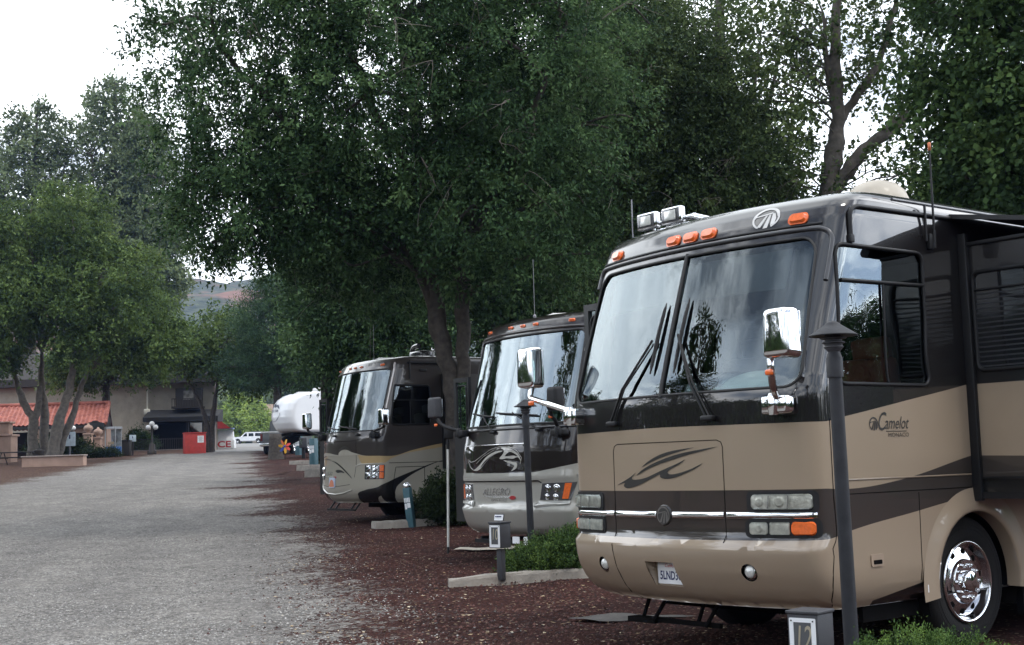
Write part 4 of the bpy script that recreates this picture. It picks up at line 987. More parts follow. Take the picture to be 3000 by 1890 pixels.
def build_rv3():
    root = thing('motorhome', 'brown and beige motorhome with a black swoosh low on its side by the elm', 'motorhome', (-3.583, 27.2, .385), -R(56))
    prof = [(.44, .18), (.48, .10), (.54, .04), (.64, -.01), (.74, -.03), (.9, -.02), (1.2, .0), (1.66, .0), (1.72, .01), (1.86, .05), (3.06, .36), (3.16, .40), (3.24, .44), (3.29, .50), (3.325, .60), (3.345, .76), (3.355, .9)]
    inset = [(.44, .08), (.5, .03), (.58, 0), (3.08, 0), (3.17, .008), (3.25, .03), (3.30, .06), (3.34, .11), (3.355, .15)]
    c = Coach(1.28, .17, 1.10, prof, inset, 10.5, fade=(1.46, 4.2))
    BR = (.046, .039, .036); BE = (.34, .315, .26); OC = (.40, .29, .15)
    s0 = c.s_at_y(0)
    paint = livery('beige_coach_paint', 6.0, BE, [
        ([(0, 1.40), (.55, 1.42), (.9, 1.37), (1.4, 1.35), (s0 + .24, 1.36), (s0 + 1.0, 1.46), (s0 + 1.66, 1.58), (5, 1.85), (6, 1.95)], None, BR),
        ([(0, 1.5), (.6, 1.45), (.85, 1.20), (1.3, 1.22), (s0 + .5, 1.30), (s0 + 1.6, 1.5), (6, 1.95)], [(0, 1.40), (.6, 1.40), (.85, 1.37), (1.4, 1.35), (s0 + .24, 1.36), (s0 + 1.0, 1.46), (s0 + 1.66, 1.58), (6, 1.95)], OC),
        ([(0, .30), (1.25, .30), (s0 + .10, .38), (s0 + .30, .58), (s0 + .68, .79), (s0 + 1.38, 1.15), (s0 + 1.75, 1.24), (6, 1.3)], [(0, .30), (.60, .38), (.66, .62), (.9, .70), (1.2, .755), (s0 + .33, .79), (s0 + 1.12, 1.09), (s0 + 1.65, 1.235), (s0 + 2.1, 1.28), (6, 1.30)], (.010, .009, .009))], coat_ior=1.5)
    ws = sx(c, rrect(-1.20, 1.17, 1.865, 3.085, [.05, .05, .07, .07], 5))
    win = sy(c, rrect(.52, 1.42, 1.965, 2.745, .07, 4))
    coach_common(root, c, paint, 3.355, .44, ws, 2.0, 10.5, win=win)
    gl = glass_mat('windshield_glass_dark', (.42, .55, .52), 2.1, wav=.12)
    ws_pair(root, c, ws, 1.865, 3.085, gl, .002)
    line_part(c, 'windshield_gasket', [ws], .014, M_rubber, root, closed=True)
    interior(root, c, 1.83, 3.0); seat(root, -.6, 1.4, 1.5, M_seat); seat(root, .6, 1.4, 1.5, M_seat)
    for a, b in ((-1.18, -.62), (.62, 1.14)): curtain(root, c, a, b, 1.9, 3.06, -.10, .035, 14, mat('curtain_green', (.03, .042, .04), .9))
    line_part(c, 'windshield_pillar', [[(s_at_x(c, 1.22), 1.75), (s_at_x(c, 1.22), 3.05), (s_at_x(c, 1.2), 3.2)]], .022, mat('pillar_silver', (.42, .38, .36), .25, .4, coat=1.0), root, off=.004, n=8)
    for s in (-1.05, -.25, 0, .25, .92): marker(root, c, s_at_x(c, s), 3.175, .05, .020)
    def wip(b, e, t0, t1):
        m = MB(); P = [c.S(*b, .03), c.S((b[0] + e[0]) / 2, (b[1] + e[1]) / 2, .05), c.S(*e, .05)]; m.tube(P, .010, n=6); m.box(c.S(*b, .02), (.1, .05, .04), bev=.01)
        w = m.build('wiper', M_black, root); k = MB(); k.tube([c.S(t0[0] + (t1[0] - t0[0]) * t, t0[1] + (t1[1] - t0[1]) * t, .02) for t in np.linspace(0, 1, 9)], .012, n=6); k.build('wiper_blade', M_rubber, w)
    wip((-.22, 1.79), (-.62, 1.99), (-.95, 2.0), (-.25, 1.93)); wip((.66, 1.79), (.25, 1.96), (-.1, 1.98), (.6, 1.90))
    mirror(root, (1.72, .10, 2.10), (.23, .15, .33), [(1.70, .12, 1.95), (1.66, .12, 1.90), (1.35, .14, 1.86), (1.17, .18, 1.82)], (1.15, .20, 1.77), M_chrome, M_black, (.24, .12, .11))
    mirror(root, (-1.62, .06, 2.16), (.22, .15, .36), [(-1.62, .08, 1.98), (-1.55, .08, 1.93), (-1.3, .1, 1.88), (-1.14, .16, 1.83)], (-1.12, .18, 1.79), M_chrome, M_black, (.2, .14, .12))
    for sg in (1, -1):
        a, b = sorted((s_at_x(c, sg * .90), s_at_x(c, sg * 1.262)))
        p = MB(); c.slab(None, rrect(a - .012, b + .012, .905, 1.185, .015, 2), 0, .008, None, None, mb=p); h = p.build('headlight', M_lensdk, root, fixn=False)
        al = a + (b - a) * .78
        if sg < 0: lo, hi, q0, q1 = a + (b - a) * .24, b, a, a + (b - a) * .22
        else: lo, hi, q0, q1 = a, al, al + .006, b
        for i in range(2):
            for j in range(2):
                w = (hi - lo) / 2
                p = MB(); c.slab(None, disc(lo + w * (i + .5), .975 + .14 * j, min(w, .14) * .46, 16), .006, .030, None, None, mb=p, inset=.03); c.slab(None, rrect(lo + w * i + .006, lo + w * (i + 1) - .006, .912 + .135 * j, 1.04 + .135 * j, .01, 2), .004, .012, None, None, mb=p, inset=.01); p.build('lens', M_alu, h, fixn=False)
        for j in range(2):
            p = MB(); c.slab(None, rrect(q0, q1, .915 + .135 * j, 1.04 + .135 * j, .012, 2), .006, .02, None, None, mb=p, inset=.01); p.build('turn_signal', M_amber, h, fixn=False)
    hx = s_at_x(c, .63)
    line_part(c, 'hood_seam', [[(-1.1, 1.675), (hx, 1.675), (hx, 1.2), (hx - .04, .95)], [(-1.05, .80), (-.6, .775), (0, .775), (.45, .81)]], .0045, M_dark_in, root)
    line_part(c, 'bumper_lip', [[(-1.2, 1.0), (-1.15, .8), (-1.0, .70), (-.7, .635), (-.2, .615), (.2, .64), (.5, .70)]], .013, mat('lip_beige', (.36, .34, .285), .3, coat=1.0), root, n=8, off=.004)
    line_part(c, 'headlight_brow', [[(.62, 1.17), (.75, 1.205), (s_at_x(c, 1.25), 1.215)]], .010, mat('lip_beige', (.45, .43, .37), .3, coat=1.0), root, off=.004)
    line_part(c, 'compartment_seam', [sy(c, [(.45, 1.215), (1.9, 1.215)]), sy(c, [(.6, .5), (.6, 1.13), (1.25, 1.13), (1.25, .7)])], .006, M_dark_in, root)
    DK = mat('decal_dark', (.03,) * 3); PB = mat('decal_beige', BE, .35, coat=.6)
    swoosh(root, c, [[(.0, 1.50), (.12, 1.56), (.28, 1.575), (.42, 1.52), (.50, 1.455), (.36, 1.475), (.2, 1.49)], [(-.5, 1.30), (-.25, 1.27), (.05, 1.17), (.35, 1.02), (.52, .92), (.40, 1.02), (.15, 1.16), (-.15, 1.27)], [(-.15, 1.09), (.0, 1.11), (.16, 1.085), (.25, 1.04), (.1, 1.055), (-.06, 1.05)], [(-1.0, 1.33), (-.7, 1.345), (-.4, 1.31), (-.65, 1.315)]], .004, DK)
    swoosh(root, c, [[(.05, 1.47), (.2, 1.505), (.36, 1.495), (.48, 1.455), (.72, 1.40), (.6, 1.385), (.3, 1.39), (.0, 1.40)], [(-1.1, 1.405), (-.6, 1.40), (.1, 1.385), (-.2, 1.42), (-.5, 1.45), (-.9, 1.46)]], .006, PB)
    CH = mat('chrome_letter', (.55, .55, .54), .2, .8)
    lettering(root, c, 'ALLEGRO', -.55, 1.0, .10, .3, CH, off=.008, xs=1.1); line_part(c, 'lettering_rule', [[(-.85, .965), (-.25, .965)]], .004, CH, root, off=.004)
    p = MB(); c.slab(None, disc(-.15, .955, .05, 18, .022), 0, .010, None, None, mb=p); p.build('badge', mat('badge_red', (.32, .02, .025), .3, coat=.8), root, fixn=False)
    # licence plate with a red-rock arch on pale blue
    p = MB(); c.slab(None, rrect(-.46, -.14, .75, .95, .012, 2), 0, .016, None, None, mb=p); pl = p.build('license_plate', mat('plate_pale_blue', (.45, .52, .66), .4), root, fixn=False)
    swoosh(pl, c, [[(-.43, .77), (-.42, .84), (-.36, .90), (-.28, .91), (-.2, .87), (-.17, .80), (-.17, .77)]], .019, mat('plate_orange', (.52, .17, .08), .5), name='plate_picture')
    # side window
    line_part(c, 'window_frame', [win], .020, M_black, root, closed=True)
    bars = MB(); bars.tube(c.path(sy(c, [(.54, 2.45), (1.4, 2.45)])), .012, n=6); bars.tube(c.path(sy(c, [(.95, 1.98), (.95, 2.45)])), .010, n=6); bars.build('window_bar', M_black, root)
    c.patch('side_window', [win], [], -.014, M_side, root)
    m = MB(); m.tube([(1.30, .95, 2.88), (1.30, .95, 3.24)], .02, n=6); m.tube([(1.30, .9, 3.2), (1.30, 1.7, 3.2)], .025, n=6); m.box((1.31, 1.25, 3.05), (.03, .16, .05), bev=.01); m.build('awning_arm', M_black, root)
    open_door(root, -1.66, -1.28, .40, 2.62)
    slide_box(root, 1.80, 1.72, 5.6, 1.10, 2.95, [1.55], [mat('slide_beige', BE, .3, coat=1.0, var=.03), mat('slide_greybrown', BR, .3, coat=1.0, var=.03)])
    m = MB(); m.tube(catmull([(.30, 1.6, 3.32), (.28, 1.6, 3.5), (.36, 1.6, 3.60), (.55, 1.6, 3.62)], 5), .055, n=10); m.box((.6, 1.62, 3.42), (.5, .3, .16), bev=.04); m.build('roof_horn', mat('horn_black', (.02, .02, .021), .2, coat=.6), root)
    m = MB(); m.lathe([(0, .20), (.04, .2), (.05, .14), (.02, .1), (.02, 0)], c=(.98, 1.7, 3.34)); m.build('roof_light', M_chrome, root)
    m = MB(); m.box((.0, 4.2, 3.46), (.8, 1.0, .26), bev=.07); m.build('roof_air_conditioner', mat('ac_dark', (.05, .05, .05), .5), root)
    m = MB(); m.tube([(-.02, .85, 3.34), (-.02, .85, 4.1)], .005, n=5); m.lathe([(0, 0), (.03, 0), (.02, .05), (0, .06)], c=(-.02, .85, 3.33)); m.build('whip_antenna', M_grey, root)
    m = MB(); m.box((-.2, .14, .30), (1.2, .05, .04))
    for x in (-.7, -.45, .25, .45): m.tube([(x, .25, .46), (x, .12, .30)], .018, n=6)
    m.build('tow_bracket', M_black, root)
    return root
# ------------------------------------------------------------------ ground, gravel road, cinder beds
GY = [-400, -50, 12, 18.5, 27, 40, 60, 103, 130, 255, 420, 700]; GZ = [0, 0, 0, .08, .385, .85, 1.55, 3.10, 3.95, 7.1, 11, 14]
def gz(y): return float(np.interp(y, GY, GZ))
RX_Y = [-60, 4, 8, 11.65, 15.8, 21, 27, 34.2, 42, 50, 70, 98, 106]; RX_X = [0.0, -.5, -.9, -1.45, -2.2, -3.3, -4.35, -6.2, -7.9, -9.3, -13.4, -19.2, -20.4]
LX_Y = [-60, 5, 15, 30, 45, 53, 62, 81, 92, 106]; LX_X = [-15, -14.5, -15, -17, -19, -20.2, -21.7, -24.7, -26, -28]
def wob(y, k): return .35 * math.sin(y * .9 + k) + .22 * math.sin(y * 2.3 + 2 * k) + .15 * math.sin(y * 5.1 + k * 3)
def rx(y): return float(np.interp(y, RX_Y, RX_X)) + .5 * wob(y, .7) * min(1.6, .4 + y / 40)
def lx(y): return float(np.interp(y, LX_Y, LX_X)) + wob(y, 2.1)
# tongues of cinder lying across the gravel edge
SPITS = [(44.3, 2.2, .8), (49.2, 1.4, .5), (38.0, 1.2, .8), (31.0, .9, .8), (57, 1.5, .8), (64, 1.4, 1.0), (72, 2.0, 1.2)]
def edge_value(x, y):
    """>0 cinder, <0 gravel (metres across the edge); right bank"""
    d = x - rx(y)
    for sy_, ln, w in SPITS: d += ln * math.exp(-((y - sy_) / w) ** 2)
    dl = lx(y) - x
    return d, dl

def ground_mat():
    m = bpy.data.materials.new('gravel_and_cinder'); m.use_nodes = True; nt = m.node_tree; N = nt.nodes; L = nt.links; b = N['Principled BSDF']
    geo = N.new('ShaderNodeNewGeometry')
    at = N.new('ShaderNodeAttribute'); at.attribute_name = 'edge'
    al = N.new('ShaderNodeAttribute'); al.attribute_name = 'left'
    def noise(scale, det=5, rough=.6, vec=None):
        n = N.new('ShaderNodeTexNoise'); n.inputs['Scale'].default_value = scale; n.inputs['Detail'].default_value = det; n.inputs['Roughness'].default_value = rough
        L.new(vec or geo.outputs['Position'], n.inputs['Vector']); return n.outputs['Fac']
    def vor(scale, feat='F1'):
        n = N.new('ShaderNodeTexVoronoi'); n.inputs['Scale'].default_value = scale; n.feature = feat
        L.new(geo.outputs['Position'], n.inputs['Vector']); return n
    def math_(op, a, b_=None, c=None):
        n = N.new('ShaderNodeMath'); n.operation = op
        for i, v in enumerate((a, b_, c)):
            if v is None: continue
            if isinstance(v, (int, float)): n.inputs[i].default_value = v
            else: L.new(v, n.inputs[i])
        return n.outputs[0]
    def ramp(fac, stops):
        r = N.new('ShaderNodeValToRGB'); e = r.color_ramp.elements
        e[0].position, e[0].color = stops[0][0], (*stops[0][1], 1); e[1].position, e[1].color = stops[-1][0], (*stops[-1][1], 1)
        for p, c_ in stops[1:-1]: q = e.new(p); q.color = (*c_, 1)
        L.new(fac, r.inputs[0]); return r.outputs[0]
    def mix(f, a, b_, mode='MIX'):
        n = N.new('ShaderNodeMix'); n.data_type = 'RGBA'; n.blend_type = mode
        if isinstance(f, (int, float)): n.inputs['Factor'].default_value = f
        else: L.new(f, n.inputs['Factor'])
        for k, v in (('A', a), ('B', b_)):
            if isinstance(v, tuple): n.inputs[k].default_value = (*v, 1)
            else: L.new(v, n.inputs[k])
        return n.outputs['Result']
    v1 = vor(38); v2 = vor(85); v3 = vor(17)
    sep = N.new('ShaderNodeSeparateColor'); L.new(v1.outputs['Color'], sep.inputs[0])
    sep2 = N.new('ShaderNodeSeparateColor'); L.new(v2.outputs['Color'], sep2.inputs[0])
    sep3 = N.new('ShaderNodeSeparateColor'); L.new(v3.outputs['Color'], sep3.inputs[0])
    grav = ramp(sep.outputs[0], [(0, (.075, .072, .070)), (.35, (.17, .165, .16)), (.7, (.24, .23, .22)), (1, (.42, .40, .37))])
    grav2 = ramp(sep2.outputs[0], [(0, (.08, .078, .075)), (.5, (.19, .185, .18)), (1, (.36, .34, .32))])
    g = mix(.45, grav, grav2)
    big = ramp(noise(.55, 4), [(.3, (.86, .85, .845)), (.7, (1.08, 1.07, 1.05))]); g = mix(1.0, g, big, 'MULTIPLY')
    m1 = ramp(noise(7, 3, .7), [(.3, (.80, .80, .80)), (.7, (1.2, 1.2, 1.19))]); g = mix(1.0, g, m1, 'MULTIPLY')
    m2 = ramp(noise(19, 2, .7), [(.3, (.74, .74, .75)), (.7, (1.26, 1.26, 1.24))]); g = mix(1.0, g, m2, 'MULTIPLY')
    tr_ = math_('SINE', math_('MULTIPLY_ADD', at.outputs['Fac'], 3.4, math_('MULTIPLY', noise(.25, 2), 3.0))); trk = ramp(math_('MULTIPLY_ADD', tr_, .5, .5), [(.1, (.93, .93, .935)), (.9, (1.05, 1.05, 1.045))]); g = mix(1.0, g, trk, 'MULTIPLY')
    patch_ = ramp(noise(2.4, 5, .7), [(.35, (.85, .84, .84)), (.65, (1.1, 1.1, 1.1))]); g = mix(1.0, g, patch_, 'MULTIPLY')
    cin = ramp(sep.outputs[1], [(0, (.014, .007, .007)), (.5, (.042, .019, .017)), (.85, (.075, .032, .027)), (1, (.115, .055, .045))])
    cin2 = ramp(sep2.outputs[1], [(0, (.014, .007, .007)), (.6, (.052, .022, .019)), (1, (.098, .046, .038))])
    c = mix(.5, cin, cin2)
    bigc = ramp(noise(.9, 5, .65), [(.3, (.50, .46, .47)), (.7, (1.08, .98, .95))]); c = mix(1.0, c, bigc, 'MULTIPLY')
    c = mix(1.0, c, m2, 'MULTIPLY'); c = mix(1.0, c, m1, 'MULTIPLY')
    # pale leaf bits and stones in the cinder
    fleck = math_('GREATER_THAN', sep.outputs[2], .972); c = mix(fleck, c, (.20, .155, .11))
    # leaf-strewn soil on the far bank
    leaf = ramp(sep3.outputs[0], [(0, (.055, .036, .027)), (.6, (.10, .068, .05)), (1, (.19, .13, .09))])
    soil = mix(.5, leaf, cin)
    n_edge = math_('MULTIPLY_ADD', noise(1.3, 6, .72), 3.0, -1.5)
    fine = math_('MULTIPLY_ADD', sep3.outputs[1], .9, -.45)
    fine2 = math_('MULTIPLY_ADD', sep.outputs[0], .8, -.4)
    e = math_('ADD', math_('ADD', at.outputs['Fac'], n_edge), math_('ADD', fine, fine2))
    f = math_('SMOOTH_MIN', 1.0, math_('MAXIMUM', math_('MULTIPLY_ADD', e, 2.2, .5), 0.0), .05)
    col = mix(f, g, c)
    eL = math_('ADD', math_('ADD', al.outputs['Fac'], n_edge), math_('ADD', fine, fine2))
    fL = math_('MINIMUM', 1.0, math_('MAXIMUM', math_('MULTIPLY_ADD', eL, 1.2, .5), 0.0))
    col = mix(fL, col, soil)
    L.new(col, b.inputs['Base Color']); b.inputs['Roughness'].default_value = .92; b.inputs['Specular IOR Level'].default_value = .08
    hgt = math_('ADD', math_('MULTIPLY', v1.outputs['Distance'], -1.0), math_('MULTIPLY', v2.outputs['Distance'], -.5))
    bp = N.new('ShaderNodeBump'); bp.inputs['Strength'].default_value = .8; bp.inputs['Distance'].default_value = .025
    L.new(hgt, bp.inputs['Height']); L.new(bp.outputs[0], b.inputs['Normal'])
    return m
M_ground = ground_mat()
def sheet(name, xs, ys, dz=0.0, bumps=True):
    nx, ny = len(xs), len(ys); V = []; E = []; Lf = []
    rng = np.random.default_rng(5); ph = rng.random((6, 3)) * 6.28
    for y in ys:
        z0 = gz(y)
        for x in xs:
            d, dl = edge_value(x, y)
            z = z0 + dz
            if bumps and abs(x) < 40 and y < 120: z += .012 * math.sin(x * 2.1 + ph[0, 0]) * math.sin(y * 1.7 + ph[0, 1]) + .008 * math.sin(x * 4.7 + y * 1.1) + .006 * math.sin(y * 5.3 - x * 2)
            if -.5 < d and y < 90: z += .03 * min(1, max(0, d)) 
            V.append((x, y, z)); E.append(max(-6, min(6, d))); Lf.append(max(-6, min(6, dl)))
    F = [(j * nx + i, j * nx + i + 1, (j + 1) * nx + i + 1, (j + 1) * nx + i) for j in range(ny - 1) for i in range(nx - 1)]
    me = bpy.data.meshes.new(name); me.from_pydata(V, [], F)
    for nm, A in (('edge', E), ('left', Lf)):
        a = me.attributes.new(nm, 'FLOAT', 'POINT'); a.data.foreach_set('value', A)
    me.polygons.foreach_set('use_smooth', [True] * len(F)); me.update()
    return link_mesh(name, me, M_ground)
xs = sorted(set([-1500, -800, -420, -250, -160, -110, -80, -60, -50] + list(np.arange(-44, -14, 1.0)) + list(np.arange(-14, 8.01, .33)) + [9, 10.5, 12, 14, 17, 20, 25, 32, 45, 70, 110, 200, 350, 700, 1500]))
ys = sorted(set([-1200, -400, -90, -60, -40, -25, -15, -8, -3, 0, 2] + list(np.arange(3, 50, .36)) + list(np.arange(50, 112, 1.1)) + [115, 120, 130, 150, 175, 200, 230, 255, 300, 360, 420, 550, 700, 1200, 2500]))
tag(sheet('ground', xs, ys), kind='structure')
# the gravel road lies on the ground as a sheet of its own
def road():
    V = []; E = []; Lf = []; YS = list(np.arange(-30, 4, 2.0)) + list(np.arange(4, 50, .5)) + list(np.arange(50, 106, 1.2)); K = 40
    for y in YS:
        a, b = lx(y) - 1.2, rx(y) + .9
        for k in range(K + 1):
            x = a + (b - a) * k / K; d, dl = edge_value(x, y)
            z = gz(y) + .004 + .012 * math.sin(x * 2.1 + PH[0]) * math.sin(y * 1.7 + PH[1]) + .008 * math.sin(x * 4.7 + y * 1.1) + .006 * math.sin(y * 5.3 - x * 2) + (.03 * min(1, max(0, d)) if y < 90 and d > -.5 else 0) + (.008 if y > 45 else 0)
            V.append((x, y, z)); E.append(max(-6, min(6, d))); Lf.append(max(-6, min(6, dl)))
    n = K + 1; F = [(j * n + i, j * n + i + 1, (j + 1) * n + i + 1, (j + 1) * n + i) for j in range(len(YS) - 1) for i in range(K)]
    me = bpy.data.meshes.new('gravel_road'); me.from_pydata(V, [], F)
    for nm, A in (('edge', E), ('left', Lf)):
        a = me.attributes.new(nm, 'FLOAT', 'POINT'); a.data.foreach_set('value', A)
    me.polygons.foreach_set('use_smooth', [True] * len(F)); me.update()
    return tag(link_mesh('gravel_road', me, M_ground), kind='structure')
_r = np.random.default_rng(5).random((6, 3)) * 6.28; PH = (_r[0, 0], _r[0, 1])
road()
m = MB(); YS = [104, 112, 125, 150, 190, 230, 262]; V = []
for y in YS:
    a = np.interp(y, [104, 125, 262], [-29, -27, -80]); b = np.interp(y, [104, 125, 262], [-19.5, -20, -10]); V += [(a, y, gz(y) + .02), (b, y, gz(y) + .02)]
m.add(V, [(2 * i, 2 * i + 1, 2 * i + 3, 2 * i + 2) for i in range(len(YS) - 1)])
tag(m.build('parking_lot', mat('worn_asphalt', (.17, .165, .16), .85, var=.2, scale=.6, bump=.3, bscale=20)), kind='structure')

# loose stones and leaf bits scattered on the ground
def pebbles(name, pts, size, material, seed, flat=.6, label=None, cat=None):
    rng = np.random.default_rng(seed); n = len(pts)
    base = np.array([(1, 0, 0), (0, 1, 0), (-1, 0, 0), (0, -1, 0), (0, 0, 1)], float)
    sc = rng.uniform(size[0], size[1], n) * .5; rot = rng.random(n) * 6.28
    jit = rng.uniform(.65, 1.25, (n, 5, 1)); P = base[None] * jit; P[:, :, 2] *= flat
    c, s = np.cos(rot), np.sin(rot)
    X = P[:, :, 0] * c[:, None] - P[:, :, 1] * s[:, None]; Y = P[:, :, 0] * s[:, None] + P[:, :, 1] * c[:, None]
    co = np.stack([X, Y, P[:, :, 2]], -1) * sc[:, None, None] + np.asarray(pts)[:, None, :]
    f = np.array([(0, 1, 4), (1, 2, 4), (2, 3, 4), (3, 0, 4)]); F = (np.arange(n)[:, None, None] * 5 + f[None]).reshape(-1, 3)
    o = raw_mesh(name, co.reshape(-1, 3), F, material, None, np.repeat(rng.random(n), 5))
    return tag(o, label, cat, kind='stuff')
def raw_mesh(name, co, F, material, parent, tint=None):
    me = bpy.data.meshes.new(name); k = F.shape[1]
    me.vertices.add(len(co)); me.vertices.foreach_set('co', co.astype(np.float32).ravel())
    me.loops.add(F.size); me.loops.foreach_set('vertex_index', F.astype(np.int32).ravel())
    me.polygons.add(len(F)); me.polygons.foreach_set('loop_start', np.arange(0, F.size, k, dtype=np.int32))
    if tint is not None:
        a = me.attributes.new('tint', 'FLOAT', 'POINT'); a.data.foreach_set('value', tint.astype(np.float32))
    me.update(calc_edges=True); me.validate()
    return link_mesh(name, me, material, parent)
def tint_mat(name, stops, rough=.9, transl=0.0, spec=.3, patchy=0.0):
    if name in MATS: return MATS[name]
    m = bpy.data.materials.new(name); m.use_nodes = True; MATS[name] = m; nt = m.node_tree; N = nt.nodes; L = nt.links; b = N['Principled BSDF']
    a = N.new('ShaderNodeAttribute'); a.attribute_name = 'tint'
    r = N.new('ShaderNodeValToRGB'); e = r.color_ramp.elements
    e[0].position, e[0].color = stops[0][0], (*stops[0][1], 1); e[1].position, e[1].color = stops[-1][0], (*stops[-1][1], 1)
    for p, c in stops[1:-1]: q = e.new(p); q.color = (*c, 1)
    L.new(a.outputs['Fac'], r.inputs[0]); L.new(r.outputs[0], b.inputs['Base Color'])
    b.inputs['Roughness'].default_value = rough; b.inputs['Specular IOR Level'].default_value = spec
    if transl:
        t = N.new('ShaderNodeBsdfTranslucent'); mx = N.new('ShaderNodeMixShader'); mx.inputs[0].default_value = transl
        h = N.new('ShaderNodeHueSaturation'); h.inputs['Value'].default_value = 1.3; h.inputs['Hue'].default_value = .48
        L.new(r.outputs[0], h.inputs['Color']); L.new(h.outputs[0], t.inputs['Color'])
        L.new(b.outputs[0], mx.inputs[1]); L.new(t.outputs[0], mx.inputs[2]); L.new(mx.outputs[0], N['Material Output'].inputs[0])
    return m
def scatter():
    rng = np.random.default_rng(11)
    P = []; Q = []; Lf = []
    while len(P) < 26000:
        y = 9.5 + 16 * rng.random() ** 1.7; x = rng.uniform(max(-.42 * y, lx(y)), .1 * y); d, _ = edge_value(x, y)
        if rng.random() < 1 / (1 + math.exp((d - .0) * 2.4)): P.append((x, y, gz(y) + .006 + (.03 * min(1, max(0, d)))))
    pebbles('gravel', P, (.010, .034), tint_mat('stone_grey', [(0, (.09, .085, .08)), (.5, (.19, .185, .175)), (1, (.37, .355, .335))]), 3, label='loose grey gravel lying over the road and its red edge', cat='gravel')
    while len(Q) < 22000:
        y = 7.5 + 18 * rng.random() ** 1.5; x = rng.uniform(-.25 * y, .32 * y); d, _ = edge_value(x, y)
        if rng.random() < 1 / (1 + math.exp(-(d - .1) * 2.5)): Q.append((x, y, gz(y) + .005 + (.03 * min(1, max(0, d)))))
    pebbles('cinders', Q, (.012, .045), tint_mat('cinder_red', [(0, (.015, .008, .008)), (.6, (.058, .025, .021)), (1, (.11, .052, .042))]), 4, .8, label='dark red volcanic cinders spread around the parking bays', cat='cinders')
    # dry leaves: small curled quads
    n = 2300; co = []; F = []; t = []
    while len(F) < n:
        y = 7.5 + 22 * rng.random() ** 1.3; x = rng.uniform(-.22 * y, .32 * y); d, _ = edge_value(x, y)
        if d < -.8: continue
        z = gz(y) + .012 + .03 * min(1, max(0, d)); a = rng.random() * 6.28; l = rng.uniform(.010, .032); w = l * rng.uniform(.3, .6)
        ca, sa = math.cos(a), math.sin(a); k = len(co); h = rng.uniform(0, .012, 4)
        for i, (u, v) in enumerate(((-l, 0), (0, -w), (l, 0), (0, w))): co.append((x + u * ca - v * sa, y + u * sa + v * ca, z + h[i]))
        F.append((k, k + 1, k + 2, k + 3)); tt = rng.random(); t += [tt] * 4
    o = raw_mesh('leaf_litter', np.array(co), np.array(F), tint_mat('dry_leaf', [(0, (.16, .10, .05)), (.5, (.33, .24, .14)), (1, (.55, .47, .34))], .7), None, np.array(t))
    tag(o, 'dry fallen leaves and bits of bark sprinkled over the cinder', 'leaves', kind='stuff')
scatter()
# ------------------------------------------------------------------ things around the bays
M_conc = mat('concrete', (.30, .275, .24), .9, var=.25, scale=5, bump=.4, bscale=40, dirt=.6, dirtcol=(.13, .10, .085))
M_teal = mat('teal_paint', (.045, .115, .14), .5, var=.15, bump=.05, dirt=.25)
M_pole = mat('pole_paint', (.020, .021, .025), .55, var=.25, scale=12, bump=.08, bscale=60, dirt=.4, dirtcol=(.055, .055, .058), spec=.3)
def lamp_post(label, loc, h=2.30, rz=0.0, lean=0.0):
    t = thing('lamp_post', label, 'lamp post', loc, rz, 'mushroom lamp posts at the bays')
    m = MB(); m.tube([(0, 0, 0), (-lean * .5, 0, (h - .30) / 2), (-lean, 0, h - .30)], [.046, .043, .041], n=18); p = m.build('pole', M_pole, t)
    m = MB(); z = h - .33; m.lathe([(.0505, z - .02), (.0505, z + .10), (.047, z + .105), (.034, z + .145), (.030, z + .15), (.028, z + .19)], c=(-lean, 0, 0), n=24); m.build('collar', M_pole, p)
    m = MB(); z = h - .17
    for k in range(3): m.lathe([(.0, z + .028 * k), (.055 + .010 * k, z + .028 * k), (.062 + .010 * k, z + .006 + .028 * k), (.050, z + .018 + .028 * k), (0, z + .018 + .028 * k)], c=(-lean, 0, 0), n=24)
    m.lathe([(.03, z - .03), (.055, z), (.05, z + .1)], c=(-lean, 0, 0), n=20); m.build('louvre_head', M_darkgrey, t)
    m = MB(); z = h; m.lathe([(0, z), (.022, z - .003), (.045, z - .018), (.048, z - .024), (.08, z - .045), (.146, z - .088), (.151, z - .094), (.142, z - .096), (.06, z - .072), (0, z - .06)], c=(-lean, 0, 0), n=36); m.build('shade', M_pole, t)
    return t
lamp_post('tall dark grey lamp post with mushroom cap in front of the tan motorhome corner', (1.985, 8.2, 0), 2.31, 0, .012)
lamp_post('dark grey lamp post rising from the juniper before the brown motorhome', (.17, 17.2, .08), 2.24, 0, .03)
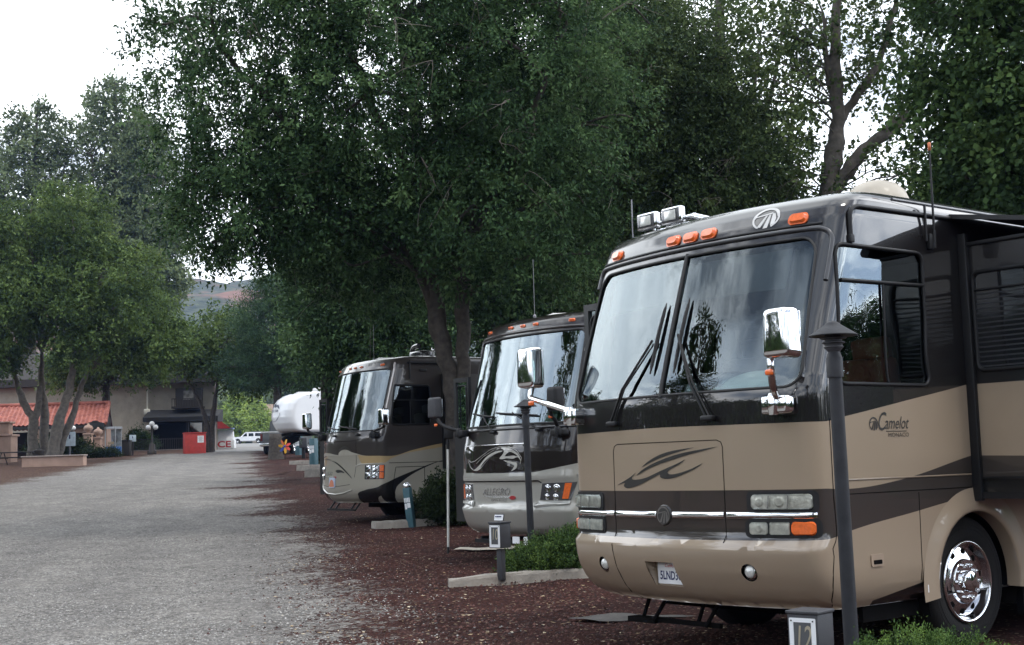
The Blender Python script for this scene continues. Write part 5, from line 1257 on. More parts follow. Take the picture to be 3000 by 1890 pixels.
def number_box(label, loc, num, rz, top_sign=False):
    t = thing('site_number_box', label, 'number box', loc, rz, 'numbered boxes of the bays')
    m = MB(); m.box((0, .01, .185), (.075, .075, .37), bev=.006); m.build('post', M_darkgrey, t)
    m = MB(); m.box((0, 0, .53), (.185, .185, .29), bev=.006); m.box((0, 0, .685), (.20, .20, .018), bev=.004); b = m.build('box', M_darkgrey, t)
    m = MB(); P = rrect(-.080, .080, .395, .655, .006, 2); I = [(-.054, .43), (.054, .43), (.054, .632), (-.054, .632)]
    V, F = patch2d([P], [I], [], []); y = -.0985
    m.add([(x, y, z) for x, z in V], F); n = len(P); m.add([(x, y, z) for x, z in P] + [(x, y + .008, z) for x, z in P], [(i, (i + 1) % n, n + (i + 1) % n, n + i) for i in range(n)])
    m.add([(x, y, z) for x, z in I] + [(x, y + .006, z) for x, z in I], [(i, (i + 1) % 4, 4 + (i + 1) % 4, 4 + i) for i in range(4)])
    for sx_ in (-.066, .066): m.box((sx_, -.0995, .64), (.008, .003, .008), mi=1)
    m.build('frame', [M_white, M_black], t, fixn=False)
    m = MB(); m.box((0, -.0935, .531), (.112, .003, .206)); pn = m.build('number_plate', mat('plate_grey', (.10, .105, .11), .4, .3), t)
    V, F = text_geo(num, .185, .16, .58, bold=.0006); m = MB(); m.add([(x, -.0962, .487 + y) for x, y in V], F); m.add([(x, -.0955, .487 + y) for x, y in V], [f[::-1] for f in F]); m.build('number', mat('number_gold', (.46, .41, .30), .3, .5), pn, fixn=False)
    if top_sign:
        m = MB(); m.box((-.02, .02, .745), (.15, .012, .085), Matrix.Rotation(R(-12), 3, 'X'), bev=.003); s = m.build('card_holder', M_darkgrey, t)
        m = MB(); m.box((-.02, .012, .742), (.135, .006, .068), Matrix.Rotation(R(-12), 3, 'X')); m.build('card', M_white, s)
        m = MB()
        for i, x in enumerate((-.06, -.035, -.01, .015)): m.box((x, .006, .755), (.02, .004, .014), Matrix.Rotation(R(-12), 3, 'X'))
        m.build('card_print', M_navy, s)
        m = MB(); m.box((-.02, .009, .732), (.05, .004, .010), Matrix.Rotation(R(-12), 3, 'X')); m.build('card_print', M_red, s)
    return t
number_box('dark box with white framed number 12 at the foot of the near lamp post', (1.615, 7.6, -.06), '12', R(-40))
number_box('dark box with white framed number 10 and a small card on top', (-.22, 16.2, .12), '10', R(-40), True)
def curb(label, p0, p1, h, w, tip=0.0, group='concrete kerbs at the bay ends', rough=1.0):
    """cast kerb block from p0 to p1, slightly uneven"""
    d = Vector((p1[0] - p0[0], p1[1] - p0[1], 0)); L_ = d.length; ang = math.atan2(d.y, d.x); z = gz((p0[1] + p1[1]) / 2)
    t_ = MB(); n = 14; V = []
    for i in range(n + 1):
        s = L_ * i / n; bow = -.10 * tip * (1 - i / n) ** 2 * 4; k = .012 * math.sin(i * 1.9 + L_); hh = h * (1 - .25 * tip * (1 - i / n) ** 3)
        ww = w * (1 - .55 * tip * (1 - i / n) ** 2)
        V += [(s, bow + k * .3, -.03), (s, bow + .02 + k * .3, hh * .8), (s, bow + .035 + k, hh), (s, bow + ww - .03, hh + k * .5), (s, bow + ww, hh * .8), (s, bow + ww, -.03)]
    F = [(6 * i + j, 6 * i + 6 + j, 6 * i + 7 + j, 6 * i + 1 + j) for i in range(n) for j in range(5)] + [(5, 4, 3, 2, 1, 0), tuple(6 * n + j for j in range(6))]
    t_.add(V, F, 0, False)
    o = t_.build('kerb', M_conc, None, loc=(p0[0], p0[1], z), rz=ang)
    return tag(o, label, 'kerb', group)
curb('curved pale concrete kerb under the number 10 box, with a pointed end', (-.88, 16.30), (1.3, 16.62), .15, .42, 1.0)
curb('concrete kerb block in front of the blue post by the beige motorhome', (-2.66, 25.35), (-1.55, 26.0), .17, .22)
curb('far kerb block with a wide face, partly hidden by the beige motorhome nose', (-8.05, 51.05), (-6.4, 50.2), .36, .4)
curb('long far kerb block second from the beige motorhome', (-9.52, 58.2), (-7.2, 56.8), .30, .4)
curb('low far kerb block before the small dark shrub, nearest the trailer', (-11.36, 67.25), (-8.6, 66.2), .24, .4)
def pedestal(label, loc, rz, h, w, meter=True):
    t = thing('utility_post', label, 'utility post', loc, rz, 'blue hook-up posts')
    m = MB(); m.box((0, 0, h / 2), (w, w, h), bev=w * .05); t1 = m.build('body', M_teal, t)
    if meter:
        m = MB(); m.lathe([(w * .52, h + .0), (w * .55, h + .02), (w * .55, h + .05), (w * .4, h + .09), (0, h + .10)], n=20); m.tube([(-w * .3, -w * .3, h + .085), (w * .4, -w * .3, h + .09), (w * .55, 0, h + .03)], .012, n=6); m.build('meter', M_alu, t)
    m = MB()
    for i in range(4): m.box((-w * .36 + w * .24 * i, -w * .5 - .003, h * .70), (w * .17, .006, h * .11))
    m.box((-w * .27, -w * .5 - .003, h * .55), (w * .3, .006, h * .14)); m.box((w * .2, -w * .5 - .003, h * .57), (w * .5, .006, h * .12)); m.build('number_label', M_white, t)
    return t
p = pedestal('leaning blue-green hook-up post behind the kerb block by the beige motorhome', (-2.02, 25.75, gz(25.7)), R(-20), .78, .135); p.rotation_euler = (R(1), R(-6), R(-20))
pedestal('blue-green hook-up post beside the small far shrub', (-9.46, 62.9, gz(62.9)), R(-30), 1.35, .30, False)
pedestal('small blue-green hook-up post under the white trailer', (-13.95, 86.4, gz(86.4)), R(-30), 1.25, .34, False)
t = thing('meter_post', 'dark meter box on a short post near the white trailer', 'meter post', (-12.2, 77.2, gz(77.2)), 0)
m = MB(); m.box((0, 0, .35), (.18, .18, .7)); m.build('post', M_black, t); m = MB(); m.box((0, -.05, .95), (.42, .3, .6), bev=.04); m.build('meter_box', M_darkgrey, t); m = MB(); m.box((-.1, -.21, 1.0), (.12, .02, .35)); m.build('dial', M_alu, t)
# awning pole
t = thing('awning_pole', 'thin white awning pole standing between the beige and brown motorhomes', 'pole', (-1.07, 20.6, gz(20.6)), 0)
m = MB(); m.tube([(0, 0, .10), (.03, 0, 1.62)], .019, n=10); m.build('pole', mat('pole_white', (.62, .62, .58), .4, dirt=.3), t); m = MB(); m.tube([(-.002, 0, 0), (0, 0, .12)], .021, n=10); m.build('foot', M_rubber, t); m = MB(); m.tube([(.03, 0, 1.60), (.033, 0, 1.75)], .026, n=10); m.box((.05, 0, 1.86), (.14, .06, .20), bev=.015); m.build('clamp', M_black, t)
def mat_cloth(name, label, cat, pts, material, z=.02, amp=.03, seed=0):
    rng = random.Random(seed); m = MB(); V, F = patch2d([pts], [], list(np.arange(-3, 4, .06)), list(np.arange(0, 30, .06)))
    m.add([(x, y, gz(y) + z + amp * (math.sin(x * 9 + seed) * math.sin(y * 7) * .5 + .5) + rng.uniform(0, .004)) for x, y in V], F, 0, True)
    return tag(m.build(name, material, fixn=False), label, cat)
mat_cloth('door_mat', 'frayed grey mat lying on the red cinder left of the tan motorhome', 'mat', [(.42, 12.55), (.62, 12.72), (1.0, 12.80), (1.35, 12.62), (1.62, 12.50), (1.30, 12.40), (1.0, 12.36), (.72, 12.30), (.58, 12.42)], mat('mat_grey', (.085, .078, .072), .95, var=.3, bump=.5, bscale=80), .045, .02)
mat_cloth('ground_cloth', 'crumpled pale ground cloth under the nose of the brown motorhome', 'cloth', [(-1.0, 20.75), (-.9, 21.0), (-.3, 21.1), (.3, 20.9), (.2, 20.7), (-.35, 20.62), (-.7, 20.66)], mat('cloth_pale', (.52, .46, .38), .9, var=.2), .03, .05, 3)

# white fifth-wheel trailer beyond the row
def trailer():
    z0 = gz(80); root = thing('fifth_wheel_trailer', 'white fifth-wheel trailer with rounded nose and mountain badge', 'trailer', (-14.2, 79.0, z0 - .1), -R(58)); root.scale = (1.1, 1.1, 1.08)
    prof = [(1.50, .60), (1.56, .42), (1.70, .24), (2.0, .06), (2.3, 0), (2.7, .02), (3.05, .14), (3.3, .34), (3.5, .65), (3.62, .98), (3.70, 1.35)]
    inset = [(1.5, .06), (1.6, .0), (3.5, 0), (3.62, .02), (3.70, .06)]
    c = Coach(1.23, .30, .95, prof, inset, 9.5, fade=(1.5, 4.2))
    W = (.72, .73, .74)
    paint = livery('trailer_white', 6.0, W, [([(0, 0), (1.6, 0), (1.7, 0), (6, 0)], [(0, 0), (6, 0)], W)], coat_ior=1.5, coat=.5)
    c.patch('body', [shell_loop(c, 1.5, 3.70, 9.5)], [], 0, paint, root)
    close_body(c, 3.70, 9.5, mat('roof_white', (.6, .59, .56), .5), root, 1.5)
    m = MB(); m.box((0, 6.3, 1.02), (2.44, 6.4, .98), bev=.02); m.box((0, 3.12, 1.0), (2.42, .04, .9)); m.build('lower_body', mat('trailer_white_low', (.62, .62, .63), .4, var=.05, dirt=.2), root)
    m = MB(); m.box((0, 6.2, .50), (2.1, 6.0, .14)); m.box((.0, 1.5, 1.40), (1.5, 1.6, .16)); m.box((-.1, 1.0, 1.15), (.5, .9, .5), Matrix.Rotation(R(25), 3, 'X')); m.build('pin_box', M_dark_in, root)
    for x in (-1.0, 1.0): m = MB(); m.box((x, 3.35, .55), (.10, .10, 1.1)); m.box((x, 3.35, .03), (.22, .22, .05)); m.build('landing_leg', M_black, root)
    for y in (6.6, 7.6): wheel(root, (1.08, y, .38), r=.38, w=.24, rim_r=.22)
    m = MB(); m.box((.0, 2.9, 3.84), (.75, 1.05, .26), bev=.08); m.box((.38, 2.9, 3.86), (.02, .7, .12)); m.build('roof_air_conditioner', mat('ac_white', (.68, .68, .68), .5, dirt=.15), root)
    BL = mat('badge_blue_grey', (.06, .075, .11), .4)
    swoosh(root, c, [[(-.62, 2.80), (-.40, 3.02), (-.28, 2.96), (-.05, 3.12), (.12, 2.98), (.28, 3.02), (.50, 2.78), (.34, 2.84), (.20, 2.92), (.02, 2.86), (-.12, 2.98), (-.30, 2.86), (-.42, 2.92)]], .012, BL, name='mountain_badge')
    lettering(root, c, 'MONTANA', -.06, 2.62, .20, .1, BL, off=.012, xs=.95, bold=.004)
    line_part(c, 'nose_ring', [[(-.06 + .62 * math.cos(a), 2.62 - .5 * math.sin(a)) for a in np.linspace(.1, math.pi - .1, 20)]], .022, mat('ring_grey', (.30, .30, .32), .5), root)
    m = MB(); m.box((1.25, 3.05, 2.75), (.08, .55, 1.75), bev=.04); d = m.build('slide_end', mat('trailer_white_low', (.62, .62, .63), .4), root)
    m = MB(); m.add([(1.292, 3.05 + x, 2.85 + z) for x, z in rrect(-.12, .12, -.45, .45, .12, 5)], [list(range(24))]); m.build('oval_window', mat('dark_tinted_glass', (.012, .013, .015), .04, coat=1.0), d)
    so = c.s_at_y(0)
    for k, (z, h) in enumerate(((2.30, .03), (2.16, .03), (1.98, .09), (1.74, .06))):
        p = MB(); c.slab(None, [(so + 2.0 + .1 * k, z), (so + 2.72, z + .02), (so + 2.72, z + h), (so + 2.1 + .1 * k, z + h)], 0, .008, None, None, mb=p); p.build('stripe_decal', mat('stripe_grey', (.13, .13, .15) if k > 1 else (.4, .36, .33), .5), root, fixn=False)
    p = MB(); c.slab(None, rrect(so + 1.4, so + 1.5, 1.70, 1.74, .01, 2), 0, .02, None, None, mb=p); p.build('marker_light', M_amber, root, fixn=False)
    return root
trailer()
t = thing('pinwheel', 'colourful garden pinwheel in front of the white trailer', 'pinwheel', (-13.35, 77.6, gz(77.6)), R(-20))
m = MB(); m.tube([(0, .05, 0), (0, .05, .72)], .02, n=6); m.build('stick', M_black, t)
for k, (colr, nm) in enumerate((((.60, .05, .03), 'red'), ((.75, .40, .03), 'yellow'), ((.70, .16, .02), 'orange'), ((.75, .42, .03), 'yellow'), ((.05, .10, .42), 'blue'), ((.70, .40, .03), 'yellow'), ((.55, .04, .04), 'red'))):
    a = 2 * math.pi * k / 7 + .3; m = MB(); ca, sa = math.cos(a), math.sin(a)
    f = lambda r, w: (.85 * (ca * r - sa * w), .0 + w * .25, .78 + .85 * (sa * r + ca * w))
    m.add([f(.05, 0), f(.25, .13), f(.46, .08), f(.50, -.02), f(.28, -.08), f(.05, -.02)], [(0, 1, 2, 3, 4, 5)]); m.build('petal', mat('petal_' + nm, colr, .5), t, fixn=False)
m = MB(); m.lathe([(0, -.04), (.06, -.03), (.07, 0), (0, .03)], c=(0, .0, .78), axis='Y', n=14); m.build('hub', mat('petal_blue', (.05, .10, .42), .5), t)
m = MB(); m.lathe([(.56, -.1), (.46, .15), (.40, .6), (.38, 1.2), (.34, 1.5), (0, 1.52)], n=18); tag(m.build('tree_stump', BARK if 'BARK' in globals() else mat('bark_dark', (.050, .042, .035), .95, var=.45, scale=9, bump=1.0, bscale=14), loc=(-14.0, 78.3, gz(78.3))), 'dark brown tree stump behind the pinwheel', 'stump')

# ------------------------------------------------------------------ vehicles far off
def car_body(poly, w, taper, name, material, parent):
    """side profile polygon (y along length, z) extruded across with tumblehome"""
    bm = bmesh.new(); n = len(poly)
    L_ = [bm.verts.new((-w / 2 * (1 - taper * max(0, (z - 1.0))), y, z)) for y, z in poly]; R_ = [bm.verts.new((w / 2 * (1 - taper * max(0, (z - 1.0))), y, z)) for y, z in poly]
    bm.faces.new(L_[::-1]); bm.faces.new(R_)
    for i in range(n): bm.faces.new((L_[i], L_[(i + 1) % n], R_[(i + 1) % n], R_[i]))
    bmesh.ops.recalc_face_normals(bm, faces=bm.faces)
    bmesh.ops.bevel(bm, geom=[e for e in bm.edges if abs(e.verts[0].co.x - e.verts[1].co.x) < .3 and len(e.link_faces) == 2 and e.calc_face_angle(0) > .5], offset=.06, segments=2, affect='EDGES')
    me = bpy.data.meshes.new(name); bm.to_mesh(me); bm.free(); me.polygons.foreach_set('use_smooth', [False] * len(me.polygons))
    return link_mesh(name, me, material, parent)
def suv():
    t = thing('suv', 'white sport utility vehicle parked side-on at the end of the road', 'car', (-46.6, 235, 6.66), R(90))
    # local y = length towards its nose (nose points to image left)
    body = car_body([(-2.9, .42), (-2.9, .95), (-2.82, 1.05), (-2.62, 1.82), (-2.45, 1.9), (.35, 1.92), (.65, 1.84), (1.35, 1.16), (2.6, 1.08), (2.85, .95), (2.9, .42), (2.4, .36), (-2.4, .36)], 2.0, .14, 'body', mat('car_white', (.74, .75, .77), .25, coat=1.0, var=.03), t)
    G = mat('car_glass', (.015, .018, .022), .06, coat=1.0)
    for y0, y1, sl in ((-2.5, -1.15, 0), (-1.0, -.02, 0), (.12, 1.05, 1)):
        for sg in (-1, 1):
            m = MB(); x = sg * .945; q = [(y0 + .06, 1.2), (y1 - .04, 1.2), (y1 - .04 - (.5 if sl else 0), 1.74), (y0 + .12, 1.74)]
            m.add([(sg * (1.005 - .14 * max(0, z - 1.0) * 1.0), y, z) for y, z in q], [(0, 1, 2, 3)]); m.build('side_window', G, t)
    for y in (-1.75, 1.85): 
        for sg in (-1, 1): w = wheel(t, (sg * .88, y, .38), r=.38, w=.25, rim_r=.24); w.rotation_euler = (0, 0, 0 if sg > 0 else math.pi)
    for y in (-1.75, 1.85):
        for sg in (-1, 1): m = MB(); m.add([(sg * 1.006, y + .46 * math.cos(a), .40 + .44 * math.sin(a)) for a in np.linspace(-.1, math.pi + .1, 18)], [list(range(18))]); m.build('wheel_arch', M_dark_in, t)
    for sg in (-1, 1):
        m = MB(); m.box((sg * .93, -2.84, 1.15), (.12, .16, .5), bev=.02); m.build('tail_light', mat('tail_red', (.45, .03, .03), .2, coat=.8), t)
        m = MB(); m.box((sg * 1.1, 1.0, 1.2), (.22, .12, .18), bev=.04); m.build('wing_mirror', mat('car_white', (.74, .75, .77), .25), t)
        m = MB()
        for yy in (-.3, -1.3): m.box((sg * 1.005, yy, 1.06), (.02, .2, .035))
        m.build('door_handle', M_chrome, t)
    m = MB(); m.box((-.62, -.9, 1.95), (.05, 2.6, .05)); m.box((.62, -.9, 1.95), (.05, 2.6, .05)); m.build('roof_rail', M_grey, t)
    m = MB(); m.box((0, 0, .5), (1.9, 5.6, .25)); m.build('underbody', M_dark_in, t)
suv()
def pickup():
    t = thing('pickup_truck', 'dark grey pickup truck parked behind the white trailer nose', 'pickup', (-15.7, 92.2, gz(92)), R(-6))
    P = mat('car_dark_grey', (.075, .08, .085), .3, coat=1.0, var=.05)
    car_body([(-2.9, .5), (-2.9, 1.42), (-2.8, 1.45), (-.9, 1.45), (-.85, 2.25), (-.6, 2.3), (.9, 2.28), (1.5, 1.5), (2.8, 1.42), (2.95, 1.2), (2.95, .5)], 2.05, .06, 'body', P, t)
    m = MB(); m.box((0, -2.915, .98), (1.6, .03, .80), bev=.01); m.build('tailgate', mat('car_dark_grey', (.075, .08, .085), .3), t)
    m = MB(); m.box((0, -2.93, 1.44), (1.9, .10, .10), bev=.02); m.build('bed_rail', mat('pale_trim', (.42, .43, .43), .4), t)
    m = MB(); m.box((0, -3.02, .62), (2.0, .2, .2), bev=.03); m.build('bumper', M_alu, t)
    for sg in (-1, 1): m = MB(); m.box((sg * .93, -2.90, 1.12), (.16, .06, .5), bev=.02); m.build('tail_light', mat('tail_dark_red', (.10, .02, .02), .2), t)
    m = MB(); m.add([(-.8, -.875, 1.6), (.8, -.875, 1.6), (.75, -.86, 2.15), (-.75, -.86, 2.15)], [(0, 1, 2, 3)]); m.build('rear_window', mat('car_glass', (.015, .018, .022), .06, coat=1.0), t)
    for y in (-1.8, 1.9):
        for sg in (-1, 1): w = wheel(t, (sg * .88, y, .42), r=.42, w=.28, rim_r=.24); w.rotation_euler = (0, 0, 0 if sg > 0 else math.pi)
pickup()

# ------------------------------------------------------------------ building, pavilion and street furniture at the far left
ST = mat('stucco_beige', (.33, .30, .245), .95, var=.12, scale=1.2, bump=.3, bscale=25, dirt=.3)
PK = mat('stucco_pink', (.40, .27, .21), .9, var=.12, scale=1.5, bump=.3, bscale=25, dirt=.25)
DKB = mat('dark_bronze', (.022, .018, .016), .6)
def tile_mat():
    m = bpy.data.materials.new('terracotta_tiles'); m.use_nodes = True; nt = m.node_tree; N = nt.nodes; L = nt.links; b = N['Principled BSDF']
    tc = N.new('ShaderNodeTexCoord'); v = N.new('ShaderNodeTexVoronoi'); v.inputs['Scale'].default_value = 3.2; L.new(tc.outputs['Object'], v.inputs['Vector'])
    s = N.new('ShaderNodeSeparateColor'); L.new(v.outputs['Color'], s.inputs[0]); r = N.new('ShaderNodeValToRGB'); r.color_ramp.elements[0].color = (.23, .065, .048, 1); r.color_ramp.elements[1].color = (.43, .150, .108, 1)
    L.new(s.outputs[0], r.inputs[0]); L.new(r.outputs[0], b.inputs['Base Color']); b.inputs['Roughness'].default_value = .8
    return m
TILE = tile_mat()
def building():
    t = thing('stucco_building', 'beige stucco building with dark roof eave and black awning', 'building', (0, 0, 0), 0)
    zb = gz(118) - .3; X0, X1, Y0, Y1 = -47.0, -26.2, 118.0, 130.0
    m = MB(); m.prism([(X0, Y0), (X1, Y0), (X1 - 4.2, Y1), (X0, Y1)], zb, 9.9); m.build('wall', ST, t)
    m = MB(); yc = (Y0 + Y1) / 2
    m.add([(X0 - 1, Y0 - 1.0, 9.55), (X1 + .5, Y0 - 1.0, 9.55), (X1 - 2.2, yc, 13.0), (X0 - 1, yc, 13.0), (X0 - 1, Y1 + 1.5, 9.55), (X1 - 4.2, Y1 + 1.5, 9.55), (X0 - 1, Y0 - 1.0, 10.2), (X1 + .5, Y0 - 1.0, 10.2)], [(6, 7, 2, 3), (0, 1, 7, 6), (3, 2, 5, 4), (0, 4, 5, 1), (1, 5, 2, 7), (0, 6, 3, 4)]); m.build('roof', mat('roof_dark', (.030, .026, .024), .8, var=.3, bump=.3, bscale=12), t)
    m = MB(); m.add([(-32.2, 117.98, 7.25), (-25.7, 117.98, 7.15), (-25.7, 115.9, 6.5), (-32.2, 115.9, 6.5), (-32.2, 115.9, 6.15), (-25.7, 115.9, 6.05), (-32.2, 117.98, 6.15), (-25.7, 117.98, 6.05)], [(0, 1, 2, 3), (3, 2, 5, 4), (0, 3, 4, 6), (1, 7, 5, 2), (4, 5, 7, 6)]); m.build('awning', mat('awning_black', (.012, .012, .013), .7), t)
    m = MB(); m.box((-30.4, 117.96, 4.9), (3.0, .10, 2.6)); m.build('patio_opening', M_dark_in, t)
    m = MB()
    for x in (-31.9, -28.85): m.box((x, 117.9, 4.9), (.16, .16, 2.6))
    m.build('opening_frame', DKB, t)
    m = MB(); m.box((-28.05, 117.94, 5.25), (1.25, .1, 1.9)); w = m.build('window', DKB, t); m = MB(); m.box((-28.05, 117.88, 5.25), (1.05, .04, 1.7)); m.build('pane', mat('car_glass', (.015, .018, .022), .06, coat=1.0), w)
    m = MB(); m.box((-28.6, 117.3, 7.35), (2.6, 1.4, .18)); m.box((-28.6, 117.7, 8.2), (2.3, .5, 1.75)); b = m.build('bay_window', DKB, t)
    m = MB(); m.box((-28.6, 117.43, 8.45), (.9, .05, .8)); m.build('pane', mat('pane_pale', (.16, .155, .14), .2, var=.5, scale=3), b)
    m = MB()
    for k in range(12): m.box((-29.85 + k * .23, 116.62, 7.75), (.04, .04, .7))
    m.box((-28.6, 116.62, 8.1), (2.6, .06, .06)); m.build('railing', DKB, b)
    m = MB(); m.tube([(X1 - .18, 117.85, zb), (X1 - .18, 117.85, 9.5)], .09, n=10); m.build('downpipe', mat('pipe_pale', (.30, .25, .22), .6), t)
    m = MB(); m.box((-32.9, 117.0, 4.5), (1.6, 1.6, 1.7), Matrix.Rotation(R(14), 3, 'Y')); m.build('stair_screen', mat('brown_wood', (.10, .045, .03), .8), t)
    m = MB(); m.add([(-26.7, 119.3, 6.55), (-27.2, 120.8, 6.55), (-25.9, 121.2, 5.5), (-25.35, 119.5, 5.5), (-26.7, 119.3, 5.5), (-27.2, 120.8, 5.5)], [(0, 3, 2, 1), (0, 4, 3), (1, 2, 5), (3, 4, 5, 2)]); m.build('awning', mat('awning_red', (.30, .025, .025), .7), t)
    m = MB(); m.box((-32.3, 117.7, 8.0), (.08, .2, 2.6)); m.box((-32.3, 117.6, 7.1), (.55, .2, .5), bev=.1); m.build('wall_bracket_sign', mat('sign_cream', (.6, .58, .5), .5), t)
    return t
building()
def pavilion():
    t = thing('tiled_pavilion', 'pink stucco pavilion with a terracotta tile roof', 'pavilion', (0, 0, 0), 0)
    X0, X1 = -52.0, -31.4; ye, yr = 102.8, 108.0; ze, zr = 5.55, 7.35
    m = MB(); n = 120; V = []; F = []
    for i in range(n + 1):
        x = X0 + (X1 - X0) * i / n; hh = .10 * abs(math.sin(i * math.pi / 2))
        V += [(x + .0, ye, ze + hh), (x - 1.3, yr, zr + hh), (x - 2.5, 113.0, ze + hh)]
    F = [(3 * i + j, 3 * i + 3 + j, 3 * i + 4 + j, 3 * i + 1 + j) for i in range(n) for j in range(2)]
    m.add(V, F, 0, False); m.tube([(X0, yr, zr + .12), (X1 - 1.25, yr, zr + .12)], .16, n=10); m.tube([(X1, ye, ze + .06), (X1 - 1.3, yr, zr + .10)], .12, n=8); m.build('roof', TILE, t)
    m = MB(); m.box(((X0 + X1) / 2, ye + .12, ze - .14), (X1 - X0, .18, .22)); m.add([(X1 - .1, ye + .2, ze - .02), (X1 - 1.4, yr, zr - .04), (X1 - 2.6, 112.8, ze - .02)], [(0, 1, 2)]); m.build('fascia', DKB, t)
    z = gz(103) - .2
    m = MB()
    m.box((-31.9, 104.2, (z + 5.3) / 2), (.8, 1.6, 5.3 - z)); m.box((-33.1, 103.4, 5.15), (2.6, .4, .4)); m.build('end_wall', PK, t)
    for x in (-36.8, -41.5, -46): m = MB(); m.box((x, 103.4, (z + 5.2) / 2), (.6, .6, 5.2 - z)); m.box((x, 103.4, 5.0), (.8, .8, .2)); m.build('column', PK, t)
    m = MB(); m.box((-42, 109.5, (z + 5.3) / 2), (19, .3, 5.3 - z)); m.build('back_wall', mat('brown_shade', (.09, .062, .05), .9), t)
pavilion()
def globe_lamp(label, loc):
    t = thing('globe_lamp', label, 'street lamp', loc, 0, 'three-globe street lamps'); m = MB()
    m.lathe([(.36, 0), (.36, .25), (.25, .3), (.25, .75), (.10, .85), (.075, 1.0), (.06, 2.0), (.05, 2.15)], n=18); m.tube([(-.26, 0, 1.95), (-.2, 0, 1.86), (0, 0, 1.83), (.2, 0, 1.86), (.26, 0, 1.95)], .04, n=8); m.build('post', DKB, t)
    for x, z in ((-.28, 2.1), (.28, 2.1), (0, 2.38)): m = MB(); m.lathe([(0, -.20), (.12, -.165), (.19, -.07), (.20, 0), (.19, .07), (.12, .165), (0, .20)], c=(x, 0, z), n=20); m.build('globe', mat('globe_white', (.78, .78, .77), .35, var=.03), t)
globe_lamp('black street lamp with three white globes before the beige building', (-28.15, 103.9, gz(103.9)))
globe_lamp('street lamp with white globes partly hidden by the pale tree stems', (-33.1, 99.5, gz(99.5) + .1))
def booth():
    t = thing('phone_booth', 'silver phone booth with blue lower panels', 'phone booth', (-30.18, 100.7, gz(100.7) - .02), R(-15))
    m = MB()
    for x in (-.42, .42):
        for y in (-.42, .42): m.box((x, y, 1.1), (.06, .06, 2.2))
    m.box((0, 0, 2.16), (.94, .94, .16)); m.box((0, 0, .04), (.92, .92, .08)); m.box((0, .42, 1.9), (.8, .04, .2)); m.build('frame', mat('booth_alu', (.40, .42, .44), .4, .5), t)
    m = MB(); m.box((0, -.43, .42), (.80, .03, .66)); m.box((.43, 0, .42), (.03, .80, .66)); m.build('lower_panel', mat('booth_blue', (.05, .15, .42), .5), t)
    m = MB(); m.box((0, .40, 1.4), (.78, .02, 1.3)); m.build('back_panel', mat('booth_pale', (.30, .33, .34), .5, var=.3), t)
    m = MB(); m.box((-.05, .33, 1.35), (.28, .14, .5), bev=.03); m.build('telephone', M_grey, t)
    m = MB(); m.box((.05, -.425, 1.02), (.5, .02, .2)); m.build('notice', mat('notice_tan', (.42, .33, .22), .7), t)
booth()
def enclosure():
    t = thing('red_bin_enclosure', 'red painted bin enclosure with a white notice beside the black awning', 'bin enclosure', (-24.55, 102.6, gz(102.6) - .05), R(20))
    m = MB(); m.box((0, 0, .8), (1.55, 1.5, 1.6), bev=.02); m.box((0, 0, 1.62), (1.65, 1.6, .06)); m.build('box', mat('red_paint', (.40, .035, .028), .6, var=.15, bump=.1, dirt=.2), t)
    m = MB(); m.box((.38, -.757, 1.12), (.46, .012, .52)); m.build('notice', M_white, t)
    m = MB()
    for k in range(6): m.box((.38, -.765, 1.30 - k * .07), (.32 - .05 * (k % 2), .006, .018))
    m.build('notice_print', M_black, t)
enclosure()
def ice():
    t = thing('ice_chest', 'white ice chest with red ICE letters beside the building corner', 'ice chest', (-25.75, 120.4, gz(120.4)), 0)
    m = MB(); m.box((-.45, 0, .45), (2.1, .9, .75), bev=.03); m.add([(-1.4, -.44, .84), (.5, -.44, .84), (.4, .2, 1.75), (-1.3, .2, 1.75), (-1.4, .44, .84), (.5, .44, .84)], [(0, 1, 2, 3), (1, 5, 2), (0, 3, 4), (3, 2, 5, 4)]); m.build('cabinet', mat('chest_white', (.68, .68, .68), .4, var=.05, dirt=.1), t)
    V, F = text_geo('ICE', .78, 0, 1.3, bold=.02); m = MB(); m.add([(-.42 + x, -.465, .20 + y) for x, y in V], F); m.build('lettering', mat('ice_red', (.40, .03, .04), .5), t)
    m = MB(); m.box((-.45, -.1, 1.86), (1.9, .8, .12)); m.build('header', mat('header_blue', (.16, .22, .34), .5), t)
ice()
def post_sign(name, label, loc, h, w, hh, colr, dark=True, scroll=False):
    t = thing(name, label, 'sign', loc, 0); m = MB(); m.box((0, .04, h / 2), (.10, .06, h)); m.build('post', DKB if dark else M_grey, t); m = MB(); m.box((0, 0, h - hh / 2), (w, .05, hh), bev=.012); m.build('panel', mat(name + '_face', colr, .5), t)
    m = MB()
    if scroll: m.add([(-w * .32, 0, h + .0), (w * .32, 0, h), (w * .12, 0, h + .18), (-w * .12, 0, h + .18)], [(0, 1, 2, 3)]); m.tube([(-w * .4, 0, h + .02), (0, 0, h + .1), (w * .4, 0, h + .02)], .025, n=6); m.build('crest', DKB, t)
    else: m.box((.0, -.03, h - hh * .35), (w * .12, .006, hh * .3)); m.build('symbol', M_navy, t)
post_sign('street_sign', 'dark sign board with a crest on a black post by the phone booth', (-31.4, 100.2, gz(100)), 2.55, 1.3, .55, (.015, .02, .02), True, True)
post_sign('notice_sign', 'pale blue sign on a post behind the low pink wall', (-29.9, 90, gz(90)), 1.95, .75, .95, (.55, .64, .70), False)
post_sign('notice_sign', 'small white notice on a dark post right of the phone booth', (-29.1, 102, gz(102)), 1.55, .5, .5, (.66, .68, .70), True)
